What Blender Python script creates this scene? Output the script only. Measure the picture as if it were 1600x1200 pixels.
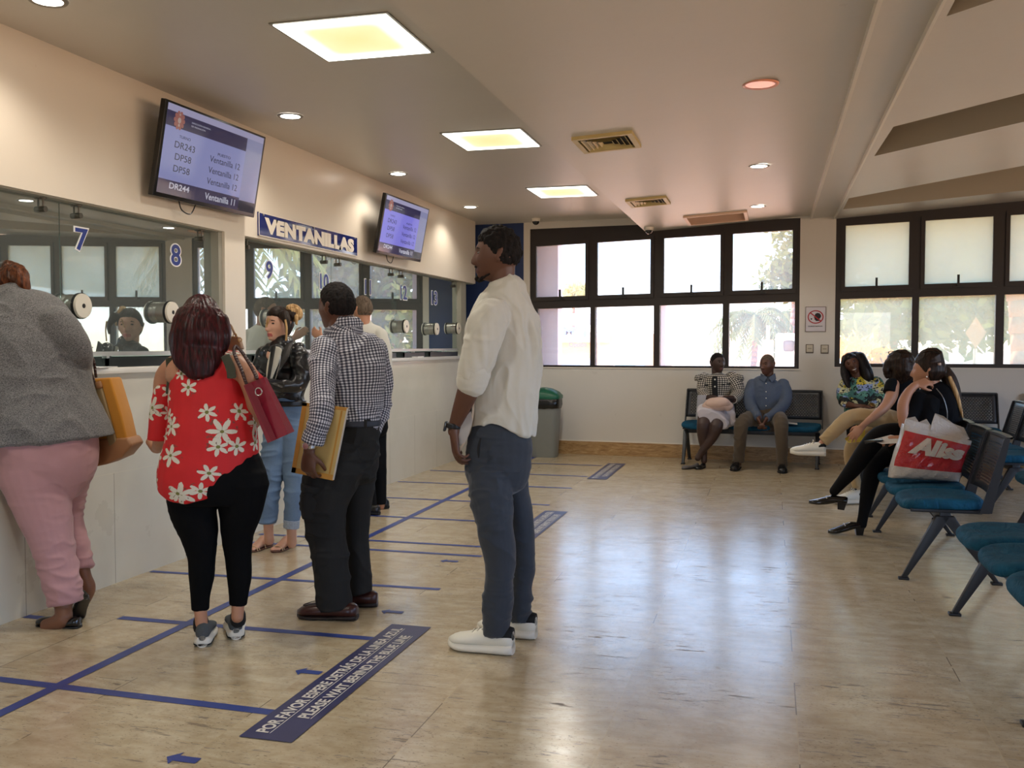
import bpy, bmesh, math, random
import numpy as np
from mathutils import Vector, Matrix

# ------------------------------------------------------------------ clearing
for _o in list(bpy.data.objects):
    bpy.data.objects.remove(_o, do_unlink=True)
SC = bpy.context.scene
COL = SC.collection
random.seed(7)
RNG = np.random.default_rng(11)

# ------------------------------------------------------------------ camera
FPX = 1505.0
CH = 1.32
YAW = math.atan2(405, FPX)
PIT = math.atan(60 / FPX)
FW = np.array([-math.sin(YAW) * math.cos(PIT), math.cos(YAW) * math.cos(PIT), -math.sin(PIT)])
RT = np.array([math.cos(YAW), math.sin(YAW), 0.0])
UP = np.cross(RT, FW)
CAM = np.array([0, 0, CH])
cd = bpy.data.cameras.new('camera')
cd.sensor_fit = 'HORIZONTAL'
cd.sensor_width = 36
cd.lens = 36 * FPX / 1600
cd.clip_start = 0.05
cd.clip_end = 400
co = bpy.data.objects.new('camera', cd)
COL.objects.link(co)
co.matrix_world = Matrix(((RT[0], UP[0], -FW[0], 0), (RT[1], UP[1], -FW[1], 0), (RT[2], UP[2], -FW[2], CH), (0, 0, 0, 1)))
SC.camera = co

# ------------------------------------------------------------------ colour management
SC.view_settings.view_transform = 'Standard'
SC.view_settings.look = 'None'
SC.view_settings.gamma = 1
SC.view_settings.use_curve_mapping = False
SC.view_settings.exposure = 0.38

# ------------------------------------------------------------------ world: hazy bright evening sky
W = bpy.data.worlds.new('world')
SC.world = W
W.use_nodes = True
nt = W.node_tree
nt.nodes.clear()
wo = nt.nodes.new('ShaderNodeOutputWorld')
bg = nt.nodes.new('ShaderNodeBackground')
tc = nt.nodes.new('ShaderNodeTexCoord')
sx = nt.nodes.new('ShaderNodeSeparateXYZ')
cr = nt.nodes.new('ShaderNodeValToRGB')
mr = nt.nodes.new('ShaderNodeMapRange')
mr.inputs['From Min'].default_value = -0.1
mr.inputs['From Max'].default_value = 0.6
e = cr.color_ramp.elements
e[0].position = 0.0; e[0].color = (1.0, 0.62, 0.36, 1)
e[1].position = 1.0; e[1].color = (0.42, 0.60, 1.0, 1)
for p_, c_ in ((0.14, (1.0, 0.84, 0.68, 1)), (0.2, (0.80, 0.88, 1.0, 1)), (0.3, (0.50, 0.76, 1.15, 1)), (0.6, (0.44, 0.70, 1.15, 1))):
    q_ = e.new(p_); q_.color = c_
nt.links.new(tc.outputs['Generated'], sx.inputs[0])
nt.links.new(sx.outputs['Z'], mr.inputs['Value'])
nt.links.new(mr.outputs[0], cr.inputs[0])
nt.links.new(cr.outputs[0], bg.inputs[0])
bg.inputs[1].default_value = 5.0
nt.links.new(bg.outputs[0], wo.inputs[0])

# low warm sun on the street side; it reaches the ground and trees outside, not the hall floor in view
sl = bpy.data.lights.new('sun', 'SUN'); sl.energy = 19.0; sl.angle = math.radians(1.0); sl.color = (1, .68, .46)
so_ = bpy.data.objects.new('sun', sl); COL.objects.link(so_)
so_.rotation_euler = Vector((-1, -.06, .62)).to_track_quat('Z', 'Y').to_euler()

# large openings get a portal so the daylight is sampled well
def portal(name, loc, rot, sx_, sy_):
    l = bpy.data.lights.new(name, 'AREA')
    l.shape = 'RECTANGLE'; l.size = sx_; l.size_y = sy_
    l.cycles.is_portal = True
    o = bpy.data.objects.new(name, l)
    COL.objects.link(o)
    o.location = loc; o.rotation_euler = rot
    return o

# ------------------------------------------------------------------ geometry helpers
def ray(x, y):
    return FW + RT * ((x - 800) / FPX) - UP * ((y - 600) / FPX)
def onz(x, y, z=0.0):
    d = ray(x, y); return CAM + d * ((z - CH) / d[2])
def onx(x, y, X):
    d = ray(x, y); return CAM + d * (X / d[0])
def ony(x, y, Y):
    d = ray(x, y); return CAM + d * (Y / d[1])
WTH = math.radians(4)
WN = np.array([math.sin(WTH), math.cos(WTH), 0])       # outward normal of the window wall
WD = np.array([math.cos(WTH), -math.sin(WTH), 0])      # along it, to the right
WC = np.array([-.8, 11.4, 0])
def onwall(x, y, off=0.0):
    d = ray(x, y); return CAM + d * ((WC @ WN + off) / (d @ WN))
def wallpt(s, z, off=0.0):                             # s = world x on the wall line
    return WC + WD * ((s + .8) / WD[0]) + WN * off + np.array([0, 0, z])
CA, CB = 2.747, 0.058                                  # the right ceiling rises gently to the right
def cz(x): return CA + CB * x
def onceil(x, y):
    d = ray(x, y); return CAM + d * ((CA - CH) / (d[2] - CB * d[0]))

def mk(name, verts, faces, mat=None, parent=None, smooth=False, mats=None, fm=None):
    me = bpy.data.meshes.new(name)
    me.from_pydata([tuple(map(float, v)) for v in verts], [], [tuple(map(int, f)) for f in faces])
    if mats:
        for m_ in mats: me.materials.append(m_)
        if fm is not None: me.polygons.foreach_set('material_index', list(map(int, fm)))
    elif mat: me.materials.append(mat)
    if smooth: me.polygons.foreach_set('use_smooth', [True] * len(me.polygons))
    me.update()
    o = bpy.data.objects.new(name, me)
    COL.objects.link(o)
    if parent is not None:
        o.parent = parent
        off = np.array(parent.get('_b', (0, 0, 0)))
        if off.any():
            me.transform(Matrix.Translation(Vector(-off)))
    return o
def tag(o, label, cat, group=None):
    o['label'] = label; o['category'] = cat
    if group: o['group'] = group
    return o
def struct(o):
    o['kind'] = 'structure'; return o
def empty(name, loc=(0, 0, 0), label=None, cat=None, group=None):
    o = bpy.data.objects.new(name, None); COL.objects.link(o)
    o.empty_display_size = 0.1
    o.location = tuple(map(float, loc)); o['_b'] = [float(v) for v in loc]
    if label: tag(o, label, cat, group)
    return o

class MB:
    def __init__(s): s.v = []; s.f = []; s.m = []; s.cm = 0
    def add(s, vs, fs):
        b = len(s.v); s.v += [np.array(v, float) for v in vs]
        s.f += [tuple(b + i for i in f) for f in fs]; s.m += [s.cm] * len(fs); return s
    def box(s, a, b):
        x0, y0, z0 = a; x1, y1, z1 = b
        return s.add([(x0,y0,z0),(x1,y0,z0),(x1,y1,z0),(x0,y1,z0),(x0,y0,z1),(x1,y0,z1),(x1,y1,z1),(x0,y1,z1)],
              [(0,3,2,1),(4,5,6,7),(0,1,5,4),(1,2,6,5),(2,3,7,6),(3,0,4,7)])
    def obox(s, c, ax, ay, az):   # oriented box, half axes
        c, ax, ay, az = map(lambda q: np.array(q, float), (c, ax, ay, az))
        vs = [c+i*ax+j*ay+k*az for k in (-1,1) for (i,j) in ((-1,-1),(1,-1),(1,1),(-1,1))]
        return s.add(vs, [(0,3,2,1),(4,5,6,7),(0,1,5,4),(1,2,6,5),(2,3,7,6),(3,0,4,7)])
    def prism(s, poly, d):        # poly: 3D points, extruded by vector d
        n = len(poly); d = np.array(d, float); P_ = [np.array(p, float) for p in poly]
        return s.add(P_ + [p + d for p in P_], [tuple(range(n))[::-1], tuple(range(n, 2*n))] + [(i, (i+1) % n, n+(i+1) % n, n+i) for i in range(n)])
    def cyl(s, a, b, r, r2=None, n=20, cap=True):
        a = np.array(a, float); b = np.array(b, float); r2 = r if r2 is None else r2
        t = b - a; t = t / np.linalg.norm(t)
        u = np.cross(t, [0, 0, 1] if abs(t[2]) < .9 else [1, 0, 0]); u /= np.linalg.norm(u); w = np.cross(t, u)
        vs = []
        for c, rr in ((a, r), (b, r2)):
            vs += [c + rr * (math.cos(2*math.pi*i/n) * u + math.sin(2*math.pi*i/n) * w) for i in range(n)]
        fs = [(i, (i+1) % n, n+(i+1) % n, n+i) for i in range(n)]
        if cap: fs += [tuple(range(n))[::-1], tuple(range(n, 2*n))]
        return s.add(vs, fs)
    def tube(s, pts, r, n=8, closed=False):
        pts = [np.array(p, float) for p in pts]
        for i in range(len(pts) - (0 if closed else 1)):
            a, b = pts[i], pts[(i+1) % len(pts)]
            if np.linalg.norm(b-a) > 1e-6: s.cyl(a, b, r, n=n)
        return s
    def build(s, name, mat, parent=None, smooth=False, mats=None, bevel=0.0):
        o = mk(name, s.v, s.f, mat, parent, smooth, mats, s.m if mats else None)
        if bevel:
            bm = bmesh.new(); bm.from_mesh(o.data)
            bmesh.ops.remove_doubles(bm, verts=bm.verts, dist=1e-5)
            bmesh.ops.bevel(bm, geom=[e_ for e_ in bm.edges if e_.calc_face_angle(0) > .5], offset=bevel, segments=3, affect='EDGES', profile=.5)
            bm.to_mesh(o.data); bm.free()
            o.data.polygons.foreach_set('use_smooth', [True]*len(o.data.polygons))
            o.data.set_sharp_from_angle(angle=math.radians(45))
        return o

def crv(pts, n=6):               # Catmull-Rom through points
    P_ = np.array(pts, float)
    if len(P_) < 3: 
        return np.array([P_[0] + (P_[-1]-P_[0]) * t for t in np.linspace(0, 1, n+1)])
    out = []
    for i in range(len(P_) - 1):
        p0 = P_[max(i-1, 0)]; p1 = P_[i]; p2 = P_[i+1]; p3 = P_[min(i+2, len(P_)-1)]
        for t in np.linspace(0, 1, n, endpoint=False):
            out.append(.5 * ((2*p1) + (-p0+p2)*t + (2*p0-5*p1+4*p2-p3)*t*t + (-p0+3*p1-3*p2+p3)*t**3))
    out.append(P_[-1]); return np.array(out)

# ------------------------------------------------------------------ material helpers
def srgb(r, g, b):
    f = lambda c: (c/255/12.92) if c/255 <= .04045 else ((c/255+.055)/1.055)**2.4
    return (f(r), f(g), f(b), 1)
class NM:
    def __init__(s, name):
        s.m = bpy.data.materials.new(name); s.m.use_nodes = True
        s.t = s.m.node_tree; s.t.nodes.clear()
        s.o = s.t.nodes.new('ShaderNodeOutputMaterial')
        s.b = s.t.nodes.new('ShaderNodeBsdfPrincipled')
        s.t.links.new(s.b.outputs[0], s.o.inputs[0])
        s.c = s.t.nodes.new('ShaderNodeTexCoord')
    def n(s, typ, **k):
        nd = s.t.nodes.new(typ)
        for a, v in k.items():
            if a.startswith('i_'): nd.inputs[a[2:].replace('_', ' ')].default_value = v
            else: setattr(nd, a, v)
        return nd
    def l(s, a, b): s.t.links.new(a, b); return s
    def math(s, op, a, b=None, c=None, clamp=False):
        nd = s.t.nodes.new('ShaderNodeMath'); nd.operation = op; nd.use_clamp = clamp
        for i, v in enumerate((a, b, c)):
            if v is None: continue
            if isinstance(v, (int, float)): nd.inputs[i].default_value = v
            else: s.l(v, nd.inputs[i])
        return nd.outputs[0]
    def mix(s, f, a, b):
        nd = s.t.nodes.new('ShaderNodeMix'); nd.data_type = 'RGBA'
        for i, v in ((0, f), (6, a), (7, b)):
            if isinstance(v, (int, float, tuple)): nd.inputs[i].default_value = v
            else: s.l(v, nd.inputs[i])
        return nd.outputs[2]
    def noise(s, vec, scale=5, detail=4, rough=.5, sc=None, out='Fac', dist=0):
        v = vec
        if sc is not None:
            mp = s.n('ShaderNodeMapping'); mp.inputs['Scale'].default_value = sc; s.l(vec, mp.inputs[0]); v = mp.outputs[0]
        nd = s.n('ShaderNodeTexNoise'); nd.inputs['Scale'].default_value = scale; nd.inputs['Detail'].default_value = detail
        nd.inputs['Roughness'].default_value = rough; nd.inputs['Distortion'].default_value = dist
        s.l(v, nd.inputs['Vector']); return nd.outputs[out]
    def ramp(s, fac, stops, interp='LINEAR'):
        nd = s.n('ShaderNodeValToRGB'); el = nd.color_ramp.elements; nd.color_ramp.interpolation = interp
        while len(el) > 1: el.remove(el[-1])
        el[0].position = stops[0][0]; el[0].color = stops[0][1]
        for p, c in stops[1:]:
            q = el.new(p); q.color = c
        s.l(fac, nd.inputs[0]); return nd.outputs[0]
    def bump(s, h, strength=.3, dist=.005):
        nd = s.n('ShaderNodeBump'); nd.inputs['Strength'].default_value = strength; nd.inputs['Distance'].default_value = dist
        s.l(h, nd.inputs['Height']); s.l(nd.outputs[0], s.b.inputs['Normal']); return nd
    def set(s, **k):
        for a, v in k.items():
            i = s.b.inputs[a.replace('_', ' ')]
            if isinstance(v, (int, float, tuple)): i.default_value = v
            else: s.l(v, i)
        return s
_MC = {}
def M(name, col, rough=.6, metal=0, var=.08, vs=12, bump=0, bs=200, spec=.5, coat=0, sc=None, trans=0):
    """plain material with procedural colour variation and fine bump"""
    if name in _MC: return _MC[name]
    s = NM(name)
    nz = s.noise(s.c.outputs['Object'], vs, 3, sc=sc)
    a = tuple(max(0, c*(1-var)) for c in col[:3]) + (1,); b = tuple(min(1, c*(1+var)) for c in col[:3]) + (1,)
    s.set(Base_Color=s.mix(nz, a, b), Roughness=rough, Metallic=metal)
    s.b.inputs['Specular IOR Level'].default_value = spec
    if coat: s.b.inputs['Coat Weight'].default_value = coat
    if bump: s.bump(s.noise(s.c.outputs['Object'], bs, 2), bump, .002)
    _MC[name] = s.m; return s.m
def EM(name, col, st):
    s = NM(name); s.set(Base_Color=(0.02, .02, .02, 1)); s.b.inputs['Emission Color'].default_value = col; s.b.inputs['Emission Strength'].default_value = st
    s.b.inputs['Roughness'].default_value = .07
    return s.m

def text_mesh(txt, bold=0.0):
    cu = bpy.data.curves.new('t', 'FONT'); cu.body = txt; cu.size = 1; cu.offset = bold; cu.fill_mode = 'FRONT'
    cu.resolution_u = 4
    o = bpy.data.objects.new('t', cu); COL.objects.link(o)
    dg = bpy.context.evaluated_depsgraph_get(); ev = o.evaluated_get(dg); me = ev.to_mesh()
    V = np.array([v.co[:] for v in me.vertices]); F_ = [tuple(p.vertices) for p in me.polygons]
    ev.to_mesh_clear(); bpy.data.objects.remove(o); bpy.data.curves.remove(cu)
    V[:, :2] -= V[:, :2].min(0); return V, F_
def text_on(name, txt, O, U, Vd, N, box, mat, parent=None, bold=0.0, off=.002, keep=False, mb=None, thick=.0):
    """letters on a surface; O origin, U and Vd the axis vectors, box=(u0,v0,u1,v1)"""
    V, F_ = text_mesh(txt, bold)
    w, h = V[:, 0].max(), V[:, 1].max()
    O, U, Vd, N = (np.array(q, float) for q in (O, U, Vd, N))
    u0, v0, u1, v1 = box
    pts = [O + U * (u0 + (u1-u0)*a/w) + Vd * (v0 + (v1-v0)*b/h) + N * off for a, b, _ in V]
    if mb is not None: mb.add(pts, F_); return
    return mk(name, pts, F_, mat, parent)
def quad_on(name, O, U, Vd, N, box, mat, parent=None, off=.001):
    O, U, Vd, N = (np.array(q, float) for q in (O, U, Vd, N)); u0, v0, u1, v1 = box
    return mk(name, [O+U*a+Vd*b+N*off for a, b in ((u0,v0),(u1,v0),(u1,v1),(u0,v1))], [(0,1,2,3)], mat, parent)
# ================================================================== materials of the room
def floor_mat():
    s = NM('travertine floor'); co_ = s.c.outputs['Object']
    sp = s.n('ShaderNodeSeparateXYZ'); s.l(co_, sp.inputs[0]); X, Y = sp.outputs[0], sp.outputs[1]
    # rows of slabs .63 wide running away from the camera, staggered end joints every 1.26 m
    row = s.math('DIVIDE', s.math('ADD', X, .53), .63)
    ri = s.math('FLOOR', row); rf = s.math('FRACT', row)
    wn = s.n('ShaderNodeTexWhiteNoise', noise_dimensions='1D'); s.l(ri, wn.inputs['W'])
    cy = s.math('ADD', s.math('DIVIDE', s.math('SUBTRACT', Y, 3.56), 1.26), s.math('MULTIPLY', wn.outputs[0], .9))
    ci = s.math('FLOOR', cy); cf = s.math('FRACT', cy)
    dx = s.math('MULTIPLY', s.math('MINIMUM', rf, s.math('SUBTRACT', 1.0, rf)), .63)
    dy = s.math('MULTIPLY', s.math('MINIMUM', cf, s.math('SUBTRACT', 1.0, cf)), 1.26)
    dd = s.math('MINIMUM', dx, dy)
    joint = s.math('LESS_THAN', dd, .0022)
    wn2 = s.n('ShaderNodeTexWhiteNoise', noise_dimensions='2D')
    cb = s.n('ShaderNodeCombineXYZ'); s.l(ri, cb.inputs[0]); s.l(ci, cb.inputs[1]); s.l(cb.outputs[0], wn2.inputs['Vector'])
    off = s.n('ShaderNodeVectorMath', operation='MULTIPLY'); s.l(wn2.outputs['Color'], off.inputs[0]); off.inputs[1].default_value = (7, 7, 7)
    ad = s.n('ShaderNodeVectorMath', operation='ADD'); s.l(co_, ad.inputs[0]); s.l(off.outputs[0], ad.inputs[1]); v = ad.outputs[0]
    st = s.noise(v, 1.0, 6, .65, sc=(2.6, 8, 1), dist=1.6)
    st2 = s.noise(v, 1.0, 4, .6, sc=(6, 60, 1))
    blot = s.noise(v, 1.6, 4, .55)
    c = s.ramp(st, [(.28, srgb(176, 160, 132)), (.45, srgb(194, 179, 150)), (.62, srgb(206, 194, 168)), (.8, srgb(186, 170, 140))])
    c = s.mix(s.math('MULTIPLY', st2, .35), c, srgb(160, 138, 104))
    c = s.mix(s.math('MULTIPLY', s.math('SUBTRACT', blot, .45, clamp=True), .9), c, srgb(150, 128, 96))
    c = s.mix(s.math('MULTIPLY', wn2.outputs['Value'], .06), c, srgb(225, 205, 168))
    # elongated pits
    pit = s.noise(v, 1.0, 3, .7, sc=(8, 50, 1))
    dens = s.noise(v, 2.2, 2, .5)
    c = s.mix(s.math('MULTIPLY', s.math('SUBTRACT', s.noise(v, 11, 4, .7), .42, clamp=True), 1.3), c, srgb(140, 116, 82))
    pm = s.math('GREATER_THAN', s.math('ADD', pit, s.math('MULTIPLY', dens, .24)), .765)
    pit2 = s.noise(v, 1.0, 2, .6, sc=(60, 160, 1))
    pm2 = s.math('GREATER_THAN', s.math('ADD', pit2, s.math('MULTIPLY', dens, .2)), .765)
    c = s.mix(s.math('MULTIPLY', pm, .7), c, srgb(78, 62, 48))
    c = s.mix(s.math('MULTIPLY', pm2, .55), c, srgb(80, 66, 50))
    brk = s.math('GREATER_THAN', s.noise(co_, 2.1, 3), .56)
    jc = s.mix(brk, srgb(190, 172, 138), srgb(84, 70, 55))
    c = s.mix(s.math('MULTIPLY', joint, .7), c, jc)
    rg = s.math('ADD', .14, s.math('MULTIPLY', s.noise(co_, 3.5, 4, .6), .16))
    rg = s.math('ADD', rg, s.math('MULTIPLY', pm, .4))
    s.set(Base_Color=c, Roughness=rg); s.b.inputs['Specular IOR Level'].default_value = .5; s.b.inputs['IOR'].default_value = 1.7
    h = s.math('SUBTRACT', s.math('MULTIPLY', s.noise(v, 1, 3, .6, sc=(4, 22, 1)), .25), s.math('ADD', s.math('MULTIPLY', pm, .6), s.math('MULTIPLY', joint, .5)))
    s.bump(h, .22, .004)
    return s.m
def plaster(name, col, rough=.75, var=.05, coat=0, bump=.08):
    s = NM(name); co_ = s.c.outputs['Object']
    n1 = s.noise(co_, 1.1, 5, .6); n2 = s.noise(co_, 9, 4, .6)
    c = s.mix(n1, tuple(x*(1-var) for x in col[:3])+(1,), tuple(min(1, x*(1+var)) for x in col[:3])+(1,))
    c = s.mix(s.math('MULTIPLY', s.math('GREATER_THAN', n2, .72), .08), c, srgb(120, 105, 85))
    s.set(Base_Color=c, Roughness=rough)
    if coat: s.b.inputs['Coat Weight'].default_value = coat; s.b.inputs['Coat Roughness'].default_value = .25
    s.bump(s.noise(co_, 14, 3), bump, .01)
    return s.m
def panel_mat():
    s = NM('glossy counter cladding'); co_ = s.c.outputs['Object']
    sp = s.n('ShaderNodeSeparateXYZ'); s.l(co_, sp.inputs[0]); Y, Z = sp.outputs[1], sp.outputs[2]
    fy = s.math('FRACT', s.math('DIVIDE', s.math('SUBTRACT', Y, .56), .665))
    j1 = s.math('LESS_THAN', s.math('MULTIPLY', s.math('MINIMUM', fy, s.math('SUBTRACT', 1., fy)), .665), .0018)
    j2 = s.math('LESS_THAN', s.math('ABSOLUTE', s.math('SUBTRACT', Z, .615)), .002)
    low = s.math('LESS_THAN', Z, .615)
    n1 = s.noise(co_, .9, 5, .6)
    c = s.ramp(n1, [(.3, srgb(204, 198, 180)), (.7, srgb(220, 215, 200))])
    c = s.mix(s.math('MULTIPLY', s.math('GREATER_THAN', s.noise(co_, 1.7, 6, .7), .62), s.math('MULTIPLY', low, .12)), c, srgb(150, 135, 110))
    c = s.mix(s.math('MULTIPLY', j1, s.math('MULTIPLY', low, .75)), c, srgb(110, 100, 82))
    c = s.mix(s.math('MULTIPLY', j2, .5), c, srgb(225, 218, 196))
    s.set(Base_Color=c, Roughness=.17); s.b.inputs['Specular IOR Level'].default_value = .5
    s.bump(s.noise(co_, 2.5, 2), .05, .02)
    return s.m
MAT_floor = floor_mat()
MAT_ceil = plaster('ceiling paint', srgb(206, 200, 189), .42, .05, bump=.10)
MAT_wall = plaster('cream wall paint', srgb(212, 207, 198), .6, .04)
MAT_wallup = plaster('satin wall paint over the counter', srgb(222, 214, 200), .35, .03, coat=.25)
MAT_coff = plaster('coffer shade paint', srgb(168, 160, 144), .8, .05)  # ceiling paint darkened, the shade inside the coffers put into the colour
MAT_panel = panel_mat()
MAT_blue = plaster('dark blue wall paint', srgb(30, 52, 98), .6, .05)
MAT_trimw = plaster('white trim paint', srgb(228, 220, 206), .4, .03)
MAT_glassbk = plaster('office wall behind the glass', srgb(152, 168, 160), .7, .04)
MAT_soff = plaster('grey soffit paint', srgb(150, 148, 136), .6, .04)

def base_mat():
    s = NM('marble skirting'); co_ = s.c.outputs['Object']
    n1 = s.noise(co_, 1, 6, .7, sc=(5, 5, 30), dist=1.5)
    c = s.ramp(n1, [(.3, srgb(120, 88, 52)), (.5, srgb(170, 134, 88)), (.7, srgb(196, 166, 120))])
    s.set(Base_Color=c, Roughness=.35); return s.m
MAT_base = base_mat()

# ================================================================== shell
XL, XR, YB = -3.505, 6.2, -4.5
struct(mk('floor', [(-7, YB-.2, 0), (XR+.2, YB-.2, 0), (XR+.2, 11.0, 0), wallpt(-5.6, 0, .1), (-7, 12.2, 0), (XR+.2, 10.8, 0)], [(0, 1, 5, 2, 3, 4)], MAT_floor))
# ceilings
lz = 2.83
struct(MB().box((-7, YB-.2, lz), (-1.38, 12.0, lz+.15)).build('ceiling', MAT_ceil))
def cbox(name, x0, x1, y0, y1, drop=0, mat=None, up=.2):
    m = MB(); z0, z1 = cz(x0)-drop, cz(x1)-drop
    m.add([(x0,y0,z0),(x1,y0,z1),(x1,y1,z1),(x0,y1,z0),(x0,y0,z0+up),(x1,y0,z1+up),(x1,y1,z1+up),(x0,y1,z0+up)],
          [(0,3,2,1),(4,5,6,7),(0,1,5,4),(1,2,6,5),(2,3,7,6),(3,0,4,7)])
    return struct(m.build(name, mat or MAT_ceil))
YE = 11.75
cbox('ceiling', -1.45, .41, YB-.2, YE, up=.35)
cbox('ceiling', .41, .66, YB-.2, YE, drop=.035)
# right part with slanting coffers, cut out of one slab
bm = bmesh.new()
cof = [[(.74,4.72),(.74,3.75),(5.9,-.6),(5.9,.55)], [(.756,8.02),(.778,6.99),(5.9,2.75),(5.9,3.85)], [(.654,11.03),(.657,10.22),(5.9,6.4),(5.9,10.42)], [(.76,1.4),(.76,.5),(5.9,-3.9),(5.9,-2.9)]]
cof = [[(max(.70, x*.958), y*.958) for x, y in c_] for c_ in cof]
outer = [(.66, YB-.2), (XR+.2, YB-.2), (XR+.2, YE), (.66, YE)]
def addloop(pts):
    vs = [bm.verts.new((x, y, cz(x)-.06)) for x, y in pts]
    return [bm.edges.new((vs[i], vs[(i+1) % len(vs)])) for i in range(len(vs))]
es = addloop(outer)
for c_ in cof: es += addloop(c_)
bmesh.ops.triangle_fill(bm, edges=es, use_beauty=True, use_dissolve=False)
me = bpy.data.meshes.new('ceiling'); bm.to_mesh(me); bm.free(); me.materials.append(MAT_ceil)
oc = bpy.data.objects.new('ceiling', me); COL.objects.link(oc); struct(oc)
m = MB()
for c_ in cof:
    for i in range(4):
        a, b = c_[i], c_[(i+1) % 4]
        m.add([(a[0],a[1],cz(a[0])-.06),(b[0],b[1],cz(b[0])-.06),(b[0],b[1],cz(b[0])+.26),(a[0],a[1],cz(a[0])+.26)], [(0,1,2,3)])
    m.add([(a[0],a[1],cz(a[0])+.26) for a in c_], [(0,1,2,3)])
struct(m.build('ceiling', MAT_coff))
struct(MB().box((.6,YB-.2,3.25),(XR+.2,12.2,3.4)).build('ceiling', MAT_ceil))
m = MB().box((.655,YB-.2,cz(.66)-.07),(.67,YE,cz(.66)+.0)); m.box((.405,YB-.2,cz(.41)-.042),(.425,YE,cz(.41)+.01))
struct(m.build('trim_1', MAT_trimw))

# counter wall
struct(MB().box((XL-.12, YB, 0), (XL, 10.98, 1.165)).build('wall_left', MAT_panel))
struct(MB().box((XL-.22, YB, 2.075), (XL, 11.3, lz)).build('wall_left', MAT_wallup))
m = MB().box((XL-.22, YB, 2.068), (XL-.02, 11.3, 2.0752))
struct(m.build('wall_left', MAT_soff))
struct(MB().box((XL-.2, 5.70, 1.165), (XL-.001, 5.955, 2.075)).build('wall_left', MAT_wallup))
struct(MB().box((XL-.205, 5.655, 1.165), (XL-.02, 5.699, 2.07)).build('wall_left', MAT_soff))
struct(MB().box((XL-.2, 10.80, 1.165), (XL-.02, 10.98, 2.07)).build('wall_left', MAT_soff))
struct(MB().box((XL-.22, YB, 0), (XL-.02, -.4, 2.1)).build('wall_left', MAT_wallup))
# office behind the glass
struct(MB().box((-6.6, -1, 0), (-6.45, 11.6, lz)).build('wall_office', MAT_glassbk))
struct(MB().box((-6.6, 11.2, 0), (XL-.12, 11.3, lz)).build('wall_office', MAT_glassbk))
struct(MB().box((-6.6, -1.1, 0), (XL-.12, -1.0, lz)).build('wall_office', MAT_glassbk))
# window wall, with two openings
def wquad(m, s0, s1, z0, z1, t=.22):
    m.prism([wallpt(s0,z0), wallpt(s1,z0), wallpt(s1,z1), wallpt(s0,z1)], WN*t)
W1 = (-2.88, .30, 1.045, 2.80); W2 = (.68, 5.3, 1.07, 2.90)
for nm, q in (('a', (-7, -2.96, 0, 3.0)), ('b', (-2.96, -2.88, 0, 3.2)), ('c', (-2.88, .30, 0, 1.045)), ('d', (.30, .68, 0, 3.2)), ('e', (.68, 6.6, 0, 1.07)), ('f', (5.3, 6.6, 1.07, 3.2)), ('g', (-2.88, .30, 2.75, 3.2)), ('h', (.68, 5.3, 2.9, 3.3))):
    m = MB(); wquad(m, *q); struct(m.build('wall_back', MAT_blue if nm == 'a' else MAT_wall))
m = MB()
m.prism([wallpt(-2.88,1.045,-.012), wallpt(.31,1.045,-.012), wallpt(.31,1.058,-.012), wallpt(-2.88,1.058,-.012)], WN*.16)
m.prism([wallpt(.67,1.07,-.012), wallpt(5.3,1.07,-.012), wallpt(5.3,1.083,-.012), wallpt(.67,1.083,-.012)], WN*.16)
struct(m.build('trim_2', MAT_trimw))
m = MB()
m.prism([wallpt(-2.96,0,-.018), wallpt(6.4,0,-.018), wallpt(6.4,.16,-.018), wallpt(-2.96,.16,-.018)], WN*.018)
struct(m.build('baseboard_back', MAT_base))
m = MB(); m.prism([wallpt(-2.96,.16,-.014), wallpt(6.4,.16,-.014), wallpt(6.4,.172,-.014), wallpt(-2.96,.172,-.014)], WN*.014)
struct(m.build('trim_3', MAT_trimw))
# right and rear walls (out of the picture) with unglazed openings added and sized to light the hall
m = MB(); m.box((XR, YB, 0), (XR+.2, 11.2, .9)); m.box((XR, YB, 2.5), (XR+.2, 11.2, 3.2)); m.box((XR, 7.4, .9), (XR+.2, 11.2, 2.5)); m.box((XR, YB, .9), (XR+.2, -3.0, 2.5))
struct(m.build('wall_right', MAT_wall))
m = MB(); m.box((-7, YB-.2, 0), (-1.2, YB, 3.2)); m.box((-1.2, YB-.2, 2.2), (.8, YB, 3.2)); m.box((.8, YB-.2, 0), (XR+.2, YB, 3.2)); m.box((-1.2, YB-.2, 0), (2.2, YB, .6))
struct(m.build('wall_rear', MAT_wall))
portal('portal_rear', (-.2, YB-.1, 1.4), (math.radians(90), 0, 0), 2.0, 1.6)
portal('portal_right', (XR+.1, 2.2, 1.7), (0, math.radians(90), 0), 1.6, 10.4)
pc = wallpt(-1.3, 1.9, .25); po = portal('portal_window', tuple(pc), (math.radians(-90), 0, -WTH), 3.2, 1.75)
pc = wallpt(3.0, 2.0, .25); po = portal('portal_window', tuple(pc), (math.radians(-90), 0, -WTH), 4.6, 1.8)

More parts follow.
